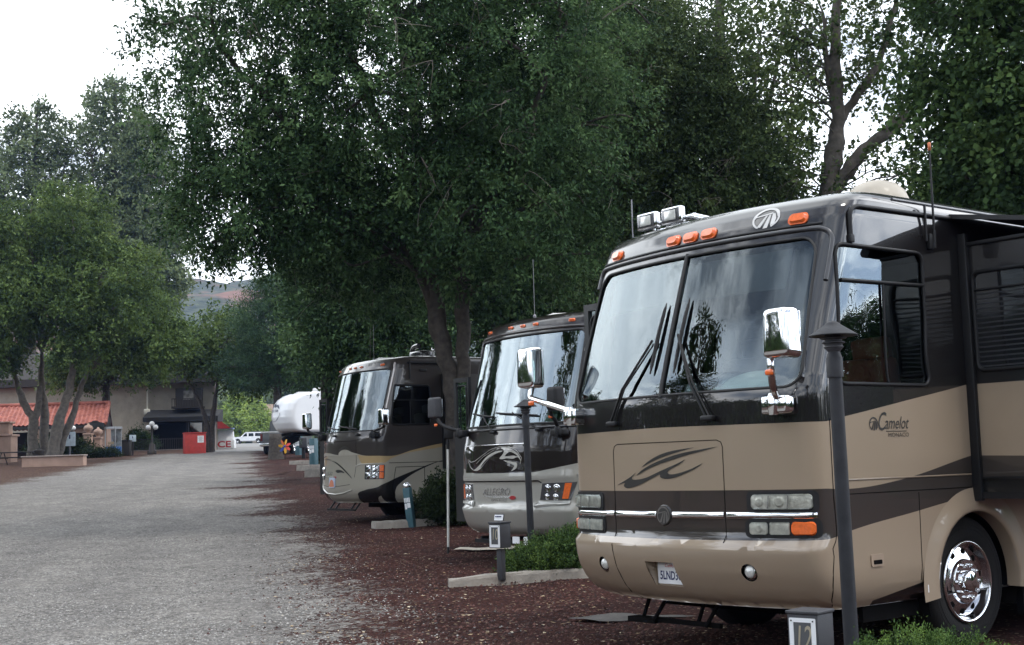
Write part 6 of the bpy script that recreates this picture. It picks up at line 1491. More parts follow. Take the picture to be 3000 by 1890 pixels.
def wall_obj(label, p0, p1, h, w, cap=.08, name='pink_wall'):
    t = thing(name, label, 'wall', (p0[0], p0[1], gz(p0[1]) - .1), math.atan2(p1[1] - p0[1], p1[0] - p0[0])); L_ = math.hypot(p1[0] - p0[0], p1[1] - p0[1])
    m = MB(); m.box((L_ / 2, 0, (h - cap) / 2), (L_, w, h - cap)); m.build('wall', PK, t); m = MB(); m.box((L_ / 2, 0, h - cap / 2), (L_ + .1, w + .12, cap), bev=.02); m.build('coping', mat('coping_grey', (.30, .25, .22), .9, var=.2), t)
wall_obj('low pink stucco wall with grey coping around the tree with pale stems', (-28.7, 78.3), (-24.9, 77.6), .72, .4)
wall_obj('low pink kerb wall at the foot of the building patio', (-31.0, 105.5), (-25.6, 104.6), .42, .3)
def pillar(label, loc, h, w, ball):
    t = thing('stucco_pillar', label, 'pillar', loc, 0); m = MB(); m.box((0, 0, h / 2), (w, w, h), bev=.03); m.build('shaft', PK, t); m = MB(); m.box((0, 0, h + .07), (w * 1.18, w * 1.18, .14), bev=.03); m.build('cap', PK, t)
    m = MB()
    if ball: m.lathe([(.16, h + .14), (.12, h + .22), (.26, h + .32), (.36, h + .5), (.26, h + .68), (.1, h + .76), (.07, h + .86), (0, h + .88)], n=20); m.build('ball', PK, t)
    else: m.box((0, 0, h + .5), (w * .6, w * .6, .75), bev=.03); m.box((0, 0, h + .95), (w * .8, w * .8, .14), bev=.03); m.build('top_block', PK, t)
pillar('broad pink pillar with stepped top at the left edge of the photo', (-35.0, 92, gz(92) - .1), 1.85, 1.25, False)
pillar('slim pink pillar topped by a ball beside the street sign', (-31.4, 98.6, gz(98.6) - .1), 1.75, .55, True)
pillar('pink pillar topped by a small ball at the left of the phone booth', (-30.95, 99.5, gz(99.5) - .1), 1.45, .5, True)
def fence():
    t = thing('iron_fence', 'black iron railing in front of the building patio', 'fence', (-32.0, 107, gz(107)), 0); m = MB()
    for z in (.18, 1.15): m.box((3.4, 0, z), (6.8, .05, .05))
    m.build('rail', DKB, t)
    m = MB()
    for k in range(46): m.box((.1 + k * .147, 0, .62), (.03, .03, 1.2))
    m.build('bars', DKB, t)
fence()
def table():
    t = thing('picnic_table', 'dark picnic table in front of the tree with pale stems', 'picnic table', (-31.2, 84, gz(84)), 0)
    m = MB(); m.box((0, 0, .78), (2.6, .8, .06), bev=.015); m.build('top', DKB, t)
    for y in (-.75, .75): m = MB(); m.box((0, y, .46), (2.6, .3, .05), bev=.015); m.build('bench', DKB, t)
    for x in (-.9, .9): m = MB(); m.tube([(x, -.8, 0), (x, -.2, .76)], .035, n=6); m.tube([(x, .8, 0), (x, .2, .76)], .035, n=6); m.tube([(x, -.85, .43), (x, .85, .43)], .03, n=6); m.build('leg', DKB, t)
table()
t = thing('bin', 'dark litter bin at the foot of the leftmost pale stem', 'bin', (-29.3, 82.5, gz(82.5)), 0); m = MB(); m.lathe([(.28, 0), (.32, .85), (.34, .88), (.30, .9), (0, .95)], n=20); m.build('drum', DKB, t); m = MB(); m.lathe([(.18, .9), (.16, .98), (0, 1.02)], n=16); m.build('lid', M_black, t)
t = thing('bin', 'dark bin between the phone booth and the small white notice', 'bin', (-29.35, 101.3, gz(101.3)), 0); m = MB(); m.box((0, 0, .55), (.6, .6, 1.1), bev=.04); m.build('drum', DKB, t); m = MB(); m.box((0, 0, 1.13), (.66, .66, .08), bev=.02); m.build('lid', M_black, t)
# a house farther off
t = thing('house', 'distant house with a tan gabled roof beyond the young trees', 'house', (-47.5, 262, gz(262)), R(10)); t.scale = (.75, .9, 1.36); m = MB(); m.box((0, 3, 1.6), (10, 8, 3.2)); m.build('wall', ST, t); m = MB(); m.add([(-6, -2, 3.0), (6, -2, 3.0), (6, 3, 5.6), (-6, 3, 5.6), (-6, 8, 3.0), (6, 8, 3.0)], [(0, 1, 2, 3), (3, 2, 5, 4), (0, 3, 4), (1, 5, 2)]); m.build('roof', mat('roof_tan', (.26, .19, .14), .9, var=.2), t)
# ------------------------------------------------------------------ trees
def leaf_mat(name, dark, mid, light, transl=.25): return tint_mat(name, [(0, dark), (.5, mid), (1, light)], .6, transl, .10)
ELM = leaf_mat('elm_leaf', (.016, .036, .016), (.050, .098, .040), (.135, .220, .088))
ELM2 = leaf_mat('elm_leaf_olive', (.018, .032, .014), (.048, .078, .030), (.105, .150, .058))
POP = leaf_mat('cottonwood_leaf', (.030, .050, .020), (.066, .100, .036), (.13, .18, .065), .3)
DARKL = leaf_mat('dense_leaf', (.020, .040, .016), (.050, .092, .030), (.105, .165, .052))
LGREEN = leaf_mat('box_elder_leaf', (.034, .060, .020), (.084, .134, .038), (.165, .230, .075), .3)
GREYG = leaf_mat('poplar_leaf', (.065, .090, .048), (.135, .180, .092), (.23, .29, .15), .3)
PINE = leaf_mat('pine_needle', (.022, .048, .026), (.046, .092, .044), (.095, .155, .072), .1)
YGREEN = leaf_mat('young_leaf', (.14, .21, .045), (.27, .37, .09), (.38, .48, .15), .3)
JUN = leaf_mat('juniper_leaf', (.022, .045, .014), (.055, .105, .026), (.14, .22, .05), .15)
JUN2 = leaf_mat('juniper_leaf_dark', (.024, .048, .018), (.062, .115, .032), (.15, .23, .062), .15)
HEDGE = leaf_mat('hedge_leaf', (.012, .022, .010), (.026, .042, .016), (.055, .080, .028), .15)
BARK = mat('bark_dark', (.019, .016, .014), .95, var=.45, scale=9, bump=1.0, bscale=14)
BARKP = mat('bark_pale', (.125, .108, .09), .9, var=.35, scale=5, bump=.7, bscale=12)
BARKG = mat('bark_grey', (.085, .074, .062), .9, var=.4, scale=7, bump=.9, bscale=14)

def clusters(ells, n, rng, shell=.45, avoid=None):
    w = np.array([(e[3] * e[4] * e[5]) ** (2 / 3) * (e[6] if len(e) > 6 else 1) for e in ells]); k = rng.choice(len(ells), n, p=w / w.sum())
    d = rng.normal(size=(n, 3)); d /= np.linalg.norm(d, axis=1)[:, None]
    r = shell + (1.06 - shell) * rng.random(n) ** .75
    E = np.array([e[:6] for e in ells]); return E[k, :3] + d * r[:, None] * E[k, 3:6], d
def leaves(name, C, D, per, L, Wd, rng, material, parent, crad=.5, droop=.35, flat=.7, spray=.6, lean=.2):
    """leaf blades in sprays round the cluster centres C (outward direction D)"""
    nc = len(C); n = nc * per; ci = np.repeat(np.arange(nc), per)
    cr = rng.uniform(.55, 1.3, nc)[ci] * crad
    ax = D + rng.normal(size=(nc, 3)) * .6; ax[:, 2] -= droop; ax /= np.linalg.norm(ax, axis=1)[:, None]
    # each cluster is several twigs: points along a few short lines
    tw = rng.integers(0, 5, n); tdir = rng.normal(size=(nc, 5, 3)) * .8 + ax[:, None, :]; tdir /= np.linalg.norm(tdir, axis=2)[:, :, None]
    t = rng.random(n) ** .8
    pos = C[ci] + tdir[ci, tw] * (t * cr * 1.5)[:, None] + rng.normal(size=(n, 3)) * (cr * .22)[:, None] * np.array([1, 1, flat])
    pos[:, 2] -= droop * cr * t * t * .8
    u = tdir[ci, tw] * spray + rng.normal(size=(n, 3)) * .75; u[:, 2] -= droop * .6; u /= np.linalg.norm(u, axis=1)[:, None]
    nrm = rng.normal(size=(n, 3)) * .7 + np.array([0, 0, 1.0]) + D[ci] * .3
    v = np.cross(nrm, u); v /= np.linalg.norm(v, axis=1)[:, None] + 1e-9
    s = rng.uniform(.65, 1.3, n); l = (L * s)[:, None]; w = (Wd * s)[:, None]
    co = np.stack([pos, pos + u * l * .45 + v * w * .5, pos + u * l, pos + u * l * .45 - v * w * .5], 1).reshape(-1, 3)
    F = np.arange(4 * n).reshape(n, 4)
    tint = np.clip(rng.normal(.42, .25, nc)[ci] + rng.normal(0, .16, n) , 0, 1)
    return raw_mesh(name, co, F, material, parent, np.repeat(tint, 4))
def limb_paths(stems, targets, rng, r0=.05, wig=.15):
    """curved branches from the stems to target points"""
    S = np.concatenate([np.array(catmull(s[0], 6)) for s in stems]); P = []
    for t in targets:
        d = np.linalg.norm((S - t) * np.array([1, 1, 1.0]), axis=1) + np.maximum(0, S[:, 2] - t[2] + .5) * 1.5
        a = S[np.argmin(d)]; m1 = a * .6 + t * .4 + np.array([0, 0, .12 * np.linalg.norm(t - a)]) + rng.normal(size=3) * wig; m2 = a * .25 + t * .75 + np.array([0, 0, .1 * np.linalg.norm(t - a)]) + rng.normal(size=3) * wig
        P.append((catmull([a, m1, m2, t], 4), r0 * min(1.6, .5 + .25 * np.linalg.norm(t - a))))
    return P
def tree(name, label, loc, stems, ells, ncl, per, L, Wd, lm, bark, seed, group=None, crad=.5, droop=.35, limbs=40, limb_r=.05, twigs=0, shell=.45, cat='tree', flat=.7, mesh_only=False, keep=None):
    """stems: [(points, radii)], ells: ellipsoids (cx,cy,cz,rx,ry,rz); all in world coordinates"""
    rng = np.random.default_rng(seed); o = np.array(loc, float)
    root = thing(name, label, cat, loc, 0, group)
    st = [([tuple(np.array(p) - o) for p in s[0]], s[1]) for s in stems]; el = [(e[0] - o[0], e[1] - o[1], e[2] - o[2], *e[3:]) for e in ells]
    C, D = clusters(el, ncl, rng, shell)
    ok = C[:, 2] > .15; C, D = C[ok], D[ok]
    m = MB()
    for pts, rad in st:
        cp = catmull(pts, 5); rr = list(np.interp(np.linspace(0, len(pts) - 1, len(cp)), range(len(pts)), rad))
        rr = [r * (1 + .08 * math.sin(7 * i + seed)) for i, r in enumerate(rr)]
        cp = [(p[0] + .03 * math.sin(i * 2.1 + seed), p[1] + .03 * math.cos(i * 1.7), p[2]) for i, p in enumerate(cp)]
        m.tube(cp, rr, n=10)
    for p, r in limb_paths(st, C[rng.choice(len(C), min(limbs, len(C)), replace=False)], rng, limb_r): m.tube(p, list(np.linspace(r, r * .25, len(p))), n=5, caps=False)
    if twigs:
        q = m
        for i in rng.choice(len(C), twigs):
            c0 = C[i] + D[i] * .5
            base = C[i] - D[i] * .25; mn = rng.normal(size=3) * .5; mn[2] -= .7; mn /= np.linalg.norm(mn)
            for k in range(rng.integers(2, 5)):
                dv = mn + rng.normal(size=3) * .45; dv /= np.linalg.norm(dv); ln = rng.uniform(.35, .95); a1 = base + (c0 - base) * rng.uniform(.3, 1)
                b1 = a1 + dv * ln * .5 + rng.normal(size=3) * .07; c1 = b1 + dv * ln * .4 + np.array([0, 0, -.12]) + rng.normal(size=3) * .07
                q.tube(catmull([tuple(base), tuple(a1), tuple(b1), tuple(c1)], 3), list(np.linspace(.008, .003, 10)), n=4, caps=False, mi=1)
    t = m.build('trunk', [bark, mat('dead_twig', (.16, .14, .12), .9)], root, fixn=False)
    leaves('crown', C, D, per, L, Wd, rng, lm, root, crad, droop, flat)
    return root
def relocate(src, label, loc, rz, sc, group=None):
    c = copy_tree(src); c.location = loc; c.rotation_euler = (0, 0, rz); c.scale = (sc[0], sc[1], sc[2]) if isinstance(sc, tuple) else (sc,) * 3
    c['label'] = label
    if group: c['group'] = group
    return c

# the big elm between the second and third motorhome
tree('elm_tree', 'huge dark elm with two stems rising beside the beige motorhome', (-1.08, 26.5, gz(26.5)),
     [([(-1.12, 26.5, .3), (-1.14, 26.5, 1.8), (-1.2, 26.5, 3.0), (-1.42, 26.5, 4.0), (-1.58, 26.5, 5.2), (-1.60, 26.5, 6.6), (-1.9, 26.6, 9), (-2.4, 26.9, 12)], [.24, .20, .19, .18, .17, .15, .11, .05]),
      ([(-1.0, 26.45, .3), (-1.02, 26.45, 1.8), (-1.0, 26.45, 3.1), (-.98, 26.45, 4.2), (-.97, 26.45, 6.0), (-1.28, 26.4, 7.3), (-1.45, 26.2, 10), (-1.2, 26, 12.5)], [.20, .16, .15, .145, .13, .115, .08, .04]),
      ([(-1.45, 26.5, 4.6), (-2.6, 26.2, 6.6), (-4.2, 25.8, 8.2), (-5.6, 25.5, 9.8)], [.10, .09, .07, .03]),
      ([(-.97, 26.4, 5.6), (-.2, 25.8, 7.0), (.6, 25.2, 8.4), (1.0, 24.8, 9.5)], [.09, .08, .06, .03]),
      ([(-1.6, 26.5, 6.8), (-2.8, 26.0, 9.0), (-3.6, 25.5, 11.5)], [.10, .08, .03])],
     [(-2.2, 26.8, 9.6, 3.9, 3.6, 4.0, 1.1), (-5.0, 25.6, 9.4, 2.1, 2.5, 2.9, 1.2), (-4.8, 25.6, 6.9, 1.6, 1.8, 1.45, 1.4), (-5.6, 25.3, 6.6, 1.0, 1.3, .9, 1.3), (.0, 25.2, 6.3, 1.9, 2.0, 1.7, 1.8), (-2.6, 27.6, 6.5, 2.4, 1.4, 1.7, 1.6), (-3.6, 25.6, 6.6, 1.4, 1.6, 1.2, 1.3), (.5, 24.8, 8.8, 2.0, 1.8, 2.4, 1.5), (-2.3, 24.4, 8.6, 2.2, 1.2, 2.0, 1.2), (-3.2, 26, 12.8, 3.4, 3.4, 2.6), (.2, 26, 12, 2.2, 2.2, 2.5), (-1.6, 29.5, 9.6, 3.0, 1.6, 4.0, .8), (.8, 29, 11.5, 2.4, 1.8, 3.4, .8)],
     3500, 96, .098, .046, ELM, BARK, 21, crad=.36, droop=.5, limbs=110, limb_r=.045, twigs=120)
tree('elm_tree', 'dense dark tree standing behind the roof of the tan motorhome, no trunk visible', (4.6, 36, gz(36)),
     [([(4.6, 36, .6), (4.5, 36, 4), (4.4, 35.8, 8), (4.2, 35.6, 12)], [.3, .25, .18, .05]), ([(4.5, 36, 5), (5.6, 35.6, 8), (6.3, 35.2, 10)], [.14, .1, .04])],
     [(4.2, 35.2, 8.2, 3.2, 3.0, 4.0), (5.9, 35, 8.0, 1.9, 2.4, 3.4), (2.6, 34.5, 11.0, 2.6, 2.6, 3.0), (3.6, 35.5, 12.0, 2.4, 2.4, 2.2)],
     2100, 80, .125, .058, ELM2, BARK, 33, crad=.46, droop=.5, limbs=70, twigs=60)
tree('cottonwood_tree', 'tall thin-leaved cottonwood forking against white sky above the tan motorhome', (8.2, 34, gz(34)),
     [([(8.15, 34, .5), (8.2, 34, 5), (8.28, 34, 8.2), (8.45, 34, 9.2), (8.62, 34, 10.2), (8.62, 34, 11.7), (8.8, 34, 14), (8.9, 34, 17)], [.38, .32, .27, .23, .19, .15, .11, .04]),
      ([(8.34, 34, 8.2), (8.75, 33.9, 8.75), (9.2, 33.8, 9.3), (9.9, 33.7, 9.8), (11.0, 33.6, 10.8)], [.20, .19, .17, .15, .08]),
      ([(8.60, 34, 10.0), (9.0, 34, 10.6), (9.6, 33.9, 11.4), (10.0, 33.8, 12.4), (10.4, 33.6, 14)], [.12, .11, .10, .08, .04]),
      ([(8.6, 34, 10.3), (8.42, 34, 11.5), (8.4, 34, 13)], [.09, .08, .04])],
     [(7.0, 34, 10.6, 1.4, 1.6, 3.4, .9), (8.6, 34, 13.4, 1.6, 1.6, 2.4), (10.2, 33.6, 12.2, 1.2, 1.4, 2.2, .8), (9.4, 33.6, 8.3, 1.7, 1.4, .9, .7), (7.2, 34, 7.6, 1.0, 1.2, 1.4)],
     420, 34, .125, .095, POP, BARKG, 41, crad=.42, droop=.3, limbs=60, limb_r=.03, twigs=14)
tree('cottonwood_tree', 'slim cottonwood with straight bare stem and leaning limbs behind the dark trees', (7.0, 42, gz(42)),
     [([(7.0, 42, .6), (7.05, 42, 6), (7.05, 42, 11), (7.0, 42, 15), (7.0, 42, 19)], [.30, .27, .23, .18, .06]), ([(7.05, 42, 8.5), (8.0, 41.8, 11.5), (8.9, 41.6, 14.5)], [.11, .09, .04]), ([(7.05, 42, 10), (7.8, 42, 12.5), (8.3, 42, 15)], [.08, .07, .03])],
     [(6.0, 42, 13.5, 2.6, 2.0, 4.2), (8.2, 42, 13.5, 1.8, 1.8, 3.6, .8), (4.0, 42, 14, 2, 2, 3)],
     620, 36, .16, .115, POP, BARKG, 43, crad=.5, droop=.3, limbs=60, limb_r=.03, twigs=20)
tree('maple_tree', 'dense dark green tree behind the slide-out, filling the upper corner', (9.4, 22.5, gz(22.5)),
     [([(9.4, 22.5, .1), (9.4, 22.5, 4), (9.3, 22.5, 8), (9.2, 22.4, 13)], [.34, .28, .2, .06])],
     [(9.3, 22.4, 8.2, 2.35, 2.4, 4.2), (9.0, 22.4, 11.8, 2.2, 2.2, 2.6), (10.6, 22, 6.6, 2.2, 2.2, 2.6), (8.4, 22.2, 6.4, 1.2, 1.4, 2.4)],
     2000, 60, .11, .085, DARKL, BARK, 51, crad=.42, droop=.35, limbs=60)
# dark shade trees closing the view behind the row
mk = tree('shade_tree', 'dark bushy tree behind the roof of the beige motorhome', (-6.6, 47, gz(47)),
     [([(-6.6, 47, .9), (-6.6, 47, 4), (-6.5, 47, 8), (-6.4, 47, 10)], [.26, .2, .12, .04])],
     [(-5.2, 47, 7.6, 2.8, 2.8, 3.0), (-5.6, 46, 6.2, 2.0, 2.2, 1.7), (-3.8, 46, 5.6, 2.2, 2.2, 2.4), (-3.4, 47, 9.4, 2.2, 2.4, 2.0)], 1300, 74, .15, .075, ELM, BARK, 61, 'shade trees behind the parked row', crad=.6, limbs=40)
mk['label'] = 'dark bushy tree directly behind the roof of the beige motorhome'
for i, (x, y, rz, s, lb) in enumerate(((-.6, 49, 1.3, (1.25, 1.25, 1.4), 'dark bushy tree seen under the elm crown, right of its two stems'), (3.8, 52, 2.4, (1.4, 1.4, 1.6), 'dark bushy tree behind the roof of the brown motorhome'), (9.5, 56, 3.6, 1.15, 'dark bushy tree far behind the fork of the cottonwood'), (-12.6, 108, 4.4, 1.5, 'dark bushy tree between the pine and the beige motorhome'), (15.5, 46, 5.2, 1.1, 'dark bushy tree behind the dense corner tree'))):
    relocate(mk, lb, (x, y, gz(y)), rz, s)
# tree with several pale stems by the low pink wall
def at_px(u, v, y):
    du, dv = u - 1500, v - 945; cr, sr = math.cos(.0292), math.sin(.0292); a = du * cr - dv * sr; b = du * sr + dv * cr
    cp, sp = math.cos(.1064), math.sin(.1064); r = (a / 3917.6, cp + b / 3917.6 * sp, sp - b / 3917.6 * cp); return (r[0] * y / r[1], y, CAM_H + r[2] * y / r[1])
z4 = lambda x, y, Y: at_px(x * .37375, 900 + y * .37375, Y)
tree('box_elder_tree', 'bushy green tree on five pale leaning stems beside the low pink wall', (-30.6, 88, gz(88)),
     [([z4(262, 1225, 87), z4(255, 1000, 87), z4(262, 880, 87), z4(200, 780, 87), z4(140, 620, 87), z4(90, 420, 87)], [.42, .32, .28, .24, .18, .1]),
      ([z4(262, 900, 87), z4(300, 780, 87), z4(310, 620, 87)], [.28, .22, .15]),
      ([z4(350, 1225, 88), z4(345, 1000, 88), z4(350, 800, 88), z4(325, 600, 88), z4(330, 350, 88)], [.36, .30, .26, .20, .1]),
      ([z4(400, 1225, 86), z4(430, 1050, 86), z4(470, 870, 86), z4(545, 640, 86), z4(575, 430, 86)], [.44, .38, .32, .26, .16]),
      ([z4(440, 1215, 87), z4(500, 1010, 87), z4(560, 880, 87), z4(625, 660, 87), z4(690, 500, 87)], [.34, .27, .22, .18, .1])],
     [(-31.0, 87, 16.0, 4.0, 4.0, 3.2), (-34.5, 86, 18.0, 2.4, 3, 2.2), (-28.5, 86, 18.0, 2.2, 3, 2.4), (-24.6, 86, 12.0, 3.0, 3.5, 2.0), (-22.8, 86, 10.3, 1.6, 2.2, 1.4), (-26.0, 86, 14.6, 3.0, 3, 2.2), (-37, 87, 14.0, 3.2, 4, 3.0), (-33.8, 85, 12.6, 3.0, 3.5, 2.4), (-29.5, 84.5, 12.6, 2.8, 3, 2.2), (-36.5, 85, 10.2, 2.6, 3, 1.5), (-33.0, 84.5, 9.8, 2.0, 2.4, 1.1), (-27.2, 85, 10.4, 2.2, 2.6, 1.3), (-24.0, 87, 9.0, 1.3, 1.5, .9)],
     1450, 84, .26, .12, LGREEN, BARKP, 71, crad=.82, droop=.4, limbs=90, limb_r=.07, twigs=70)
pp = tree('poplar_tree', 'tall airy grey-green poplar rising farthest left behind the tree with pale stems', (-40.5, 112, 0),
     [([(-40.5, 112, 3), (-40.5, 112, 12), (-40.3, 112, 22), (-40.1, 112, 31)], [.5, .4, .25, .06]), ([(-40.4, 112, 14), (-38.6, 112, 20), (-37.6, 112, 26)], [.22, .16, .06]), ([(-40.4, 112, 11), (-42.3, 112, 18), (-43, 112, 24)], [.22, .16, .06])],
     [(-40.3, 112, 21, 4.0, 4, 8.5), (-40.2, 112, 28, 2.6, 2.6, 3.4), (-42.0, 112, 17, 2.8, 3, 4.5), (-38.4, 112, 18, 2.6, 3, 5)], 680, 48, .36, .20, GREYG, BARKG, 81, 'tall poplars against the white sky', crad=1.0, droop=.2, limbs=80, limb_r=.06)
pp.location = (-50.0, 138, gz(138)); pp.scale = (1.22, 1.22, 1.18)
for x, y, rz, s, lb in ((-41.8, 139, 1.1, (1.2, 1.2, 1.27), 'tallest grey-green poplar behind the tree with pale stems'), (-37.2, 137, 2.3, (1.05, 1.05, 1.12), 'thin poplar leaning over the beige building, sky showing through it'), (-58.5, 140, 3.1, (1.3, 1.3, 1.2), 'poplar mostly cut off by the left edge of the photo'), (-66, 143, 4.0, (1.2, 1.2, 1.1), 'poplar outside the left edge, behind the row of poplars')):
    relocate(pp, lb, (x, y, gz(y)), rz, s)
tree('street_tree', 'slim green tree with thin dark stems before the black awning', (-23.8, 105, gz(105)),
     [([z4(1640, 1135, 105), z4(1625, 950, 105), z4(1580, 780, 105), z4(1500, 620, 105), z4(1440, 520, 105)], [.26, .20, .16, .12, .06]), ([z4(1660, 1135, 105), z4(1665, 900, 105), z4(1690, 700, 105), z4(1720, 480, 105)], [.26, .2, .16, .06])],
     [(-22.6, 105, 11.8, 3.0, 3, 2.4), (-25.8, 105, 11.2, 2.4, 2.6, 1.5), (-21.0, 105, 9.2, 1.6, 2, 1.5)], 620, 40, .28, .15, LGREEN, BARK, 91, crad=.8, limbs=40)
tree('street_tree', 'leafy tree whose low branches hang before the upper wall of the beige building', (-34.6, 110.5, gz(110)),
     [([z4(835, 1100, 110.5), z4(830, 800, 110.5), z4(840, 600, 110.5), z4(900, 450, 110.5)], [.4, .34, .28, .1])],
     [(-33.0, 109.5, 12.2, 4.0, 3.4, 2.0), (-30.4, 109.0, 10.2, 1.8, 2.4, .9, .7), (-36, 110, 10.6, 2.8, 3, 1.5), (-28.6, 109, 11.9, 2.2, 2.4, 1.3)], 620, 40, .28, .15, LGREEN, BARK, 93, crad=.8, limbs=40)
tree('pine_tree', 'dark bluish pine rising behind the white trailer', (-16.9, 95, gz(95)),
     [([(-16.9, 95, 2.8), (-16.8, 95, 7), (-16.7, 95, 12), (-16.7, 95, 18)], [.34, .3, .2, .05])],
     [(-16.6, 95, 11.6, 3.6, 3.2, 2.6), (-15.0, 94.6, 9.0, 2.4, 2.4, 1.3), (-18.6, 94.6, 8.9, 2.0, 2.2, 1.3), (-16.2, 95, 13.9, 2.3, 2.4, 1.9)], 560, 90, .30, .05, PINE, BARK, 95, crad=.75, droop=-.2, limbs=60, limb_r=.05)
yg = tree('young_tree', 'small yellow-green tree above the parked white car, left one of two', (-41.5, 200, gz(200)),
     [([(-41.5, 200, 5.5), (-41.5, 200, 8), (-41.5, 200, 12)], [.16, .12, .04])], [(-41.5, 200, 9.6, 1.9, 1.8, 2.7), (-41.3, 200, 11.6, 1.0, 1, 1.4), (-42.3, 200, 8.4, 1.6, 1.5, 1.5)], 200, 34, .34, .2, YGREEN, BARKG, 97, 'young yellow-green trees by the car park', crad=.6, limbs=16)
yg.location = (-54.6, 262, gz(262)); yg.scale = (1.6, 1.6, 1.4)
relocate(yg, 'small yellow-green tree nearer the white trailer, right one of two', (-48.8, 254, gz(254)), 2, (1.5, 1.5, 1.15))
# trees across the road on the left: the photo shows them only as reflections in glass and chrome
cn = tree('conifer_tree', 'broad cone-shaped conifer across the road, mirrored in the tan motorhome windshield', (-22, 11.2, 0),
     [([(-22, 11.2, 0), (-22, 11.2, 8), (-22, 11.2, 15)], [.3, .2, .05])], [(-22, 11.2, 5.0, 2.9, 2.9, 4.0), (-22, 11.2, 9.5, 2.3, 2.3, 3.2), (-22, 11.2, 13.6, 1.2, 1.2, 2.6)], 520, 50, .22, .10, DARKL, BARK, 101, 'trees across the road, mirrored in the windshields', crad=.55, limbs=20)
cn.scale = (1.7, 1.7, 1.12)
for i, (x, y, rz, s, lb) in enumerate(((-30, -6, 1, .6, 'small rounded conifer left of the mirrored cone-shaped one'), (-40, 43, 2, (.6, .6, 1.05), 'slender upright conifer mirrored as a dark streak in the brown motorhome windshield'), (-37, 47.5, 2, (.45, .45, .95), 'thin upright conifer beside the slender one mirrored in the brown motorhome'), (-48, 60, 3, (.9, .9, 1.2), 'tall conifer mirrored in the beige motorhome windshield'), (-34, 63, 5, (.7, .7, 1.3), 'narrow conifer mirrored beside the curtains of the beige motorhome'), (-40, -26, .4, .8, 'conifer mirrored at the bottom of the chrome mirrors'))):
    relocate(cn, lb, (x, y, gz(y)), rz, s)
for x, y, rz, s, lb in ((-27, 38, .5, 1.25, 'shade tree across the road, a dark mass in the beige motorhome windshield'), (-33, 47, 2.5, 1.3, 'shade tree across the road, the dark streak beside the pale gap in that windshield'), (-24, 29, 1.1, .95, 'shade tree across the road, mirrored in the middle of the beige motorhome windshield'), (-22.5, 24, 3.0, .85, 'shade tree across the road, mirrored at the driver side of the beige motorhome windshield'), (-24.5, 33.5, 4.1, .9, 'smaller shade tree across the road, mirrored nearest the pillar of the beige motorhome')):
    relocate(mk, lb, (x, y, gz(y)), rz, s)
rt = relocate(mk, 'leafy tree mirrored in the driver side window of the tan motorhome', (32.5, 12.4, 0), 0, .58); rt.name = 'shade_tree'
relocate(mk, 'second leafy tree mirrored in the driver side window, farther off', (37, 8.5, 0), 2, .6)

# ------------------------------------------------------------------ shrubs
def shrub(name, label, loc, ells, ncl, per, L, Wd, lm, seed, crad=.16, droop=-.35, group=None, cat='shrub', rock=None):
    rng = np.random.default_rng(seed); o = np.array(loc); root = thing(name, label, cat, loc, 0, group)
    C, D = clusters(ells, ncl, rng, .35); ok = C[:, 2] > .03; C, D = C[ok], D[ok]; D[:, 2] = np.abs(D[:, 2]) + .25
    m = MB()
    for i in rng.choice(len(C), min(26, len(C)), replace=False): m.tube([(C[i][0] * .25, C[i][1] * .25, 0), tuple(C[i] * .6), tuple(C[i])], [.014, .01, .004], n=4, caps=False)
    m.build('stems', BARK, root, fixn=False)
    leaves('foliage', C, D, per, L, Wd, rng, lm, root, crad, droop, .9, 1.1)
    return root
shrub('juniper_shrub', 'bright green juniper shrub below the front wheel of the tan motorhome', (2.06, 7.2, -.035), [(0, 0, .22, .36, .40, .34), (.26, .1, .20, .36, .40, .30), (-.22, 0, .12, .30, .34, .36), (.5, .15, .12, .3, .3, .26)], 2200, 100, .017, .0065, JUN, 201, crad=.05)
shrub('juniper_shrub', 'dark green juniper shrub with an orange sprig around the second lamp post', (.52, 16.95, .08), [(0, 0, .20, .48, .42, .30), (-.42, -.1, .10, .34, .36, .22), (.42, .1, .28, .45, .42, .32), (.62, .2, .34, .4, .4, .32)], 1300, 70, .036, .014, JUN2, 203, crad=.085)
shrub('hedge_shrub', 'rounded dark clipped shrub between the blue post and the elm trunk', (-1.22, 26.0, .36), [(0, 0, .45, .56, .55, .52), (-.3, 0, .38, .42, .45, .46), (.35, .1, .42, .45, .45, .5)], 800, 40, .05, .028, HEDGE, 205, crad=.11)
shrub('hedge_shrub', 'small dark shrub behind the blue post farthest along the bays', (-9.1, 64.5, 1.7), [(0, 0, .6, .5, .5, .75)], 220, 30, .09, .05, HEDGE, 207, crad=.2)
shrub('hedge_shrub', 'low dark hedge at the foot of the phone booth', (-29.9, 97, gz(97)), [(-.6, 0, .25, .8, .5, .35), (.4, 0, .22, .9, .5, .34)], 300, 30, .10, .06, HEDGE, 209, crad=.2)
shrub('round_shrub', 'olive green rounded bush beside the three-globe lamp', (-30.6, 109, gz(109)), [(0, 0, .8, 1.0, 1.0, 1.05), (.5, .2, .6, .9, .8, .7)], 300, 34, .14, .08, DARKL, 211, crad=.3)
shrub('hedge_shrub', 'dark bush under the tiled roof, behind the pale tree stems', (-33.5, 98, gz(98)), [(0, 0, .7, 2.4, .8, .8)], 340, 34, .14, .08, HEDGE, 213, crad=.3)

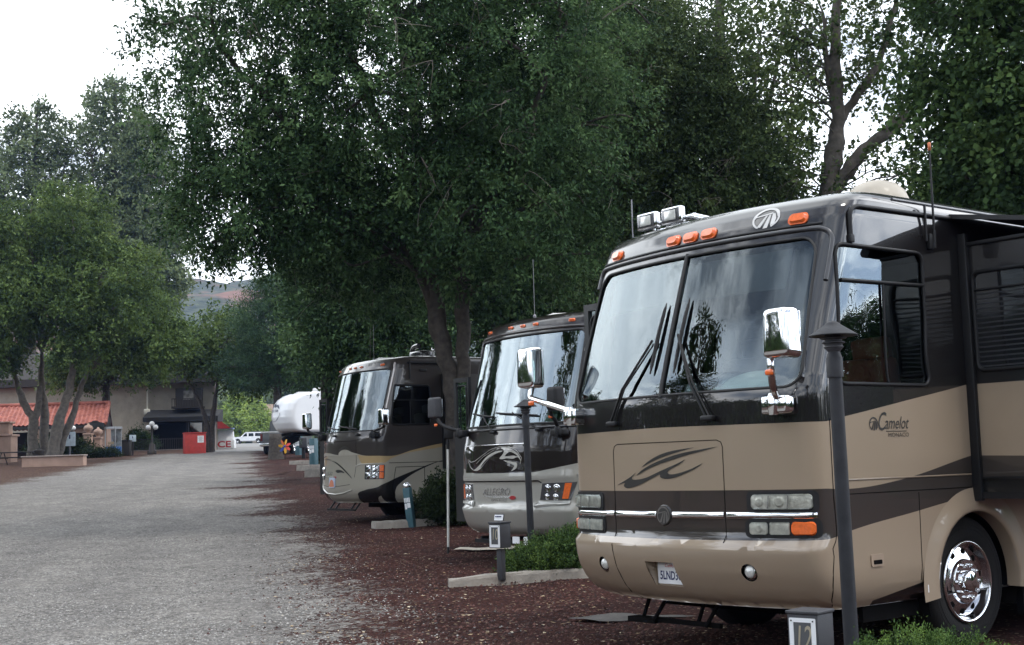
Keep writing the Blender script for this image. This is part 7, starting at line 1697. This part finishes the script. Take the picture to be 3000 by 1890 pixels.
# far woods: one mass each
def woods(label, ells, n, per, L, W, lm, seed, crad):
    rng = np.random.default_rng(seed); C, D = clusters(ells, n, rng, .3)
    tag(leaves('woods', C, D, per, L, W, rng, lm, None, crad, .2), label, 'woods', kind='stuff')
rr = random.Random(7)
woods('long dark belt of trees across the road on the left, mirrored in the front glass', [(-58 + rr.uniform(-5, 5), y, rr.uniform(2.0, 3.2), 4, 4, rr.uniform(4, 6.5)) for y in range(-70, 110, 5)], 3600, 46, .75, .45, DARKL, 301, 1.3)
woods('belt of trees behind the camera and on the right, mirrored in the chrome', [(52 + rr.uniform(-4, 4), y, 1.5, 4, 4, rr.uniform(2.2, 4.2)) for y in range(-40, 70, 8)] + [(x, -45, 3, 4, 4, 5) for x in range(-50, 50, 8)], 2600, 50, .75, .45, DARKL, 303, 1.1)
woods('hazy far woods below the hill, behind the young yellow-green trees', [(x, 300 + rr.uniform(-25, 25), gz(300) + 4, 9, 8, rr.uniform(6, 10)) for x in range(-130, 60, 9)] + [(x, 400 + rr.uniform(-25, 25), gz(400) + 9, 12, 8, rr.uniform(9, 14)) for x in range(-180, 80, 12)], 2600, 40, 1.5, .9, GREYG, 305, 2.2)
# wooded hill on the horizon
def hill():
    rng = np.random.default_rng(9); ph = rng.random(12) * 6.28
    xs = np.linspace(-760, 560, 110); ys = np.linspace(440, 1040, 50); V = []
    for y in ys:
        t = (y - 440) / 600
        for x in xs:
            prof = 1 - ((x + 150) / 1000) ** 2
            ridge = 113 * math.sin(min(1, t * 1.35) * math.pi / 2) ** 1.2 * max(.2, prof)
            n = 7 * math.sin(x / 80 + ph[0]) * math.sin(y / 95 + ph[1]) + 4 * math.sin(x / 33 + y / 43 + ph[2]) + 2.5 * math.sin(x / 14 + ph[3]) * math.sin(y / 17 + ph[4]) + 1.2 * math.sin(x / 6 + y / 8)
            V.append((x, y, 11 + ridge + n * min(1, t * 2)))
    nx = len(xs); F = [(j * nx + i, j * nx + i + 1, (j + 1) * nx + i + 1, (j + 1) * nx + i) for j in range(len(ys) - 1) for i in range(nx - 1)]
    m = bpy.data.materials.new('scrub_and_red_rock'); m.use_nodes = True; nt = m.node_tree; N = nt.nodes; L = nt.links; b = N['Principled BSDF']
    g = N.new('ShaderNodeNewGeometry'); n1 = N.new('ShaderNodeTexNoise'); n1.inputs['Scale'].default_value = .016; n1.inputs['Detail'].default_value = 9; n1.inputs['Roughness'].default_value = .65; L.new(g.outputs['Position'], n1.inputs['Vector'])
    n2 = N.new('ShaderNodeTexNoise'); n2.inputs['Scale'].default_value = .22; n2.inputs['Detail'].default_value = 6; L.new(g.outputs['Position'], n2.inputs['Vector'])
    r1 = N.new('ShaderNodeValToRGB'); r1.color_ramp.elements[0].position = .50; r1.color_ramp.elements[1].position = .62; r1.color_ramp.elements[0].color = (0, 0, 0, 1); L.new(n1.outputs['Fac'], r1.inputs[0])
    r2 = N.new('ShaderNodeValToRGB'); r2.color_ramp.elements[0].position = .38; r2.color_ramp.elements[1].position = .62; r2.color_ramp.elements[0].color = (.012, .024, .014, 1); r2.color_ramp.elements[1].color = (.060, .072, .042, 1); L.new(n2.outputs['Fac'], r2.inputs[0])
    mx = N.new('ShaderNodeMix'); mx.data_type = 'RGBA'; mx.inputs['B'].default_value = (.19, .092, .062, 1); L.new(r1.outputs[0], mx.inputs['Factor']); L.new(r2.outputs[0], mx.inputs['A']); L.new(mx.outputs['Result'], b.inputs['Base Color']); b.inputs['Roughness'].default_value = 1
    me = bpy.data.meshes.new('hill'); me.from_pydata(V, [], F); me.polygons.foreach_set('use_smooth', [True] * len(F)); tag(link_mesh('hill', me, m), kind='structure')
hill()
# thin blue air over the distance
def haze():
    m = bpy.data.materials.new('air'); m.use_nodes = True; nt = m.node_tree; N = nt.nodes; N.clear(); o = N.new('ShaderNodeOutputMaterial'); v = N.new('ShaderNodeVolumePrincipled')
    v.inputs['Color'].default_value = (.34, .52, 1.0, 1); v.inputs['Density'].default_value = .00015; v.inputs['Anisotropy'].default_value = .0
    nt.links.new(v.outputs[0], o.inputs['Volume'])
    b = MB(); b.box((-100, 480, 79), (1400, 1180, 160)); tag(b.build('haze', m), 'thin bluish haze filling the air', 'haze', kind='stuff')
haze()
build_rv1(); build_rv2(); build_rv3()
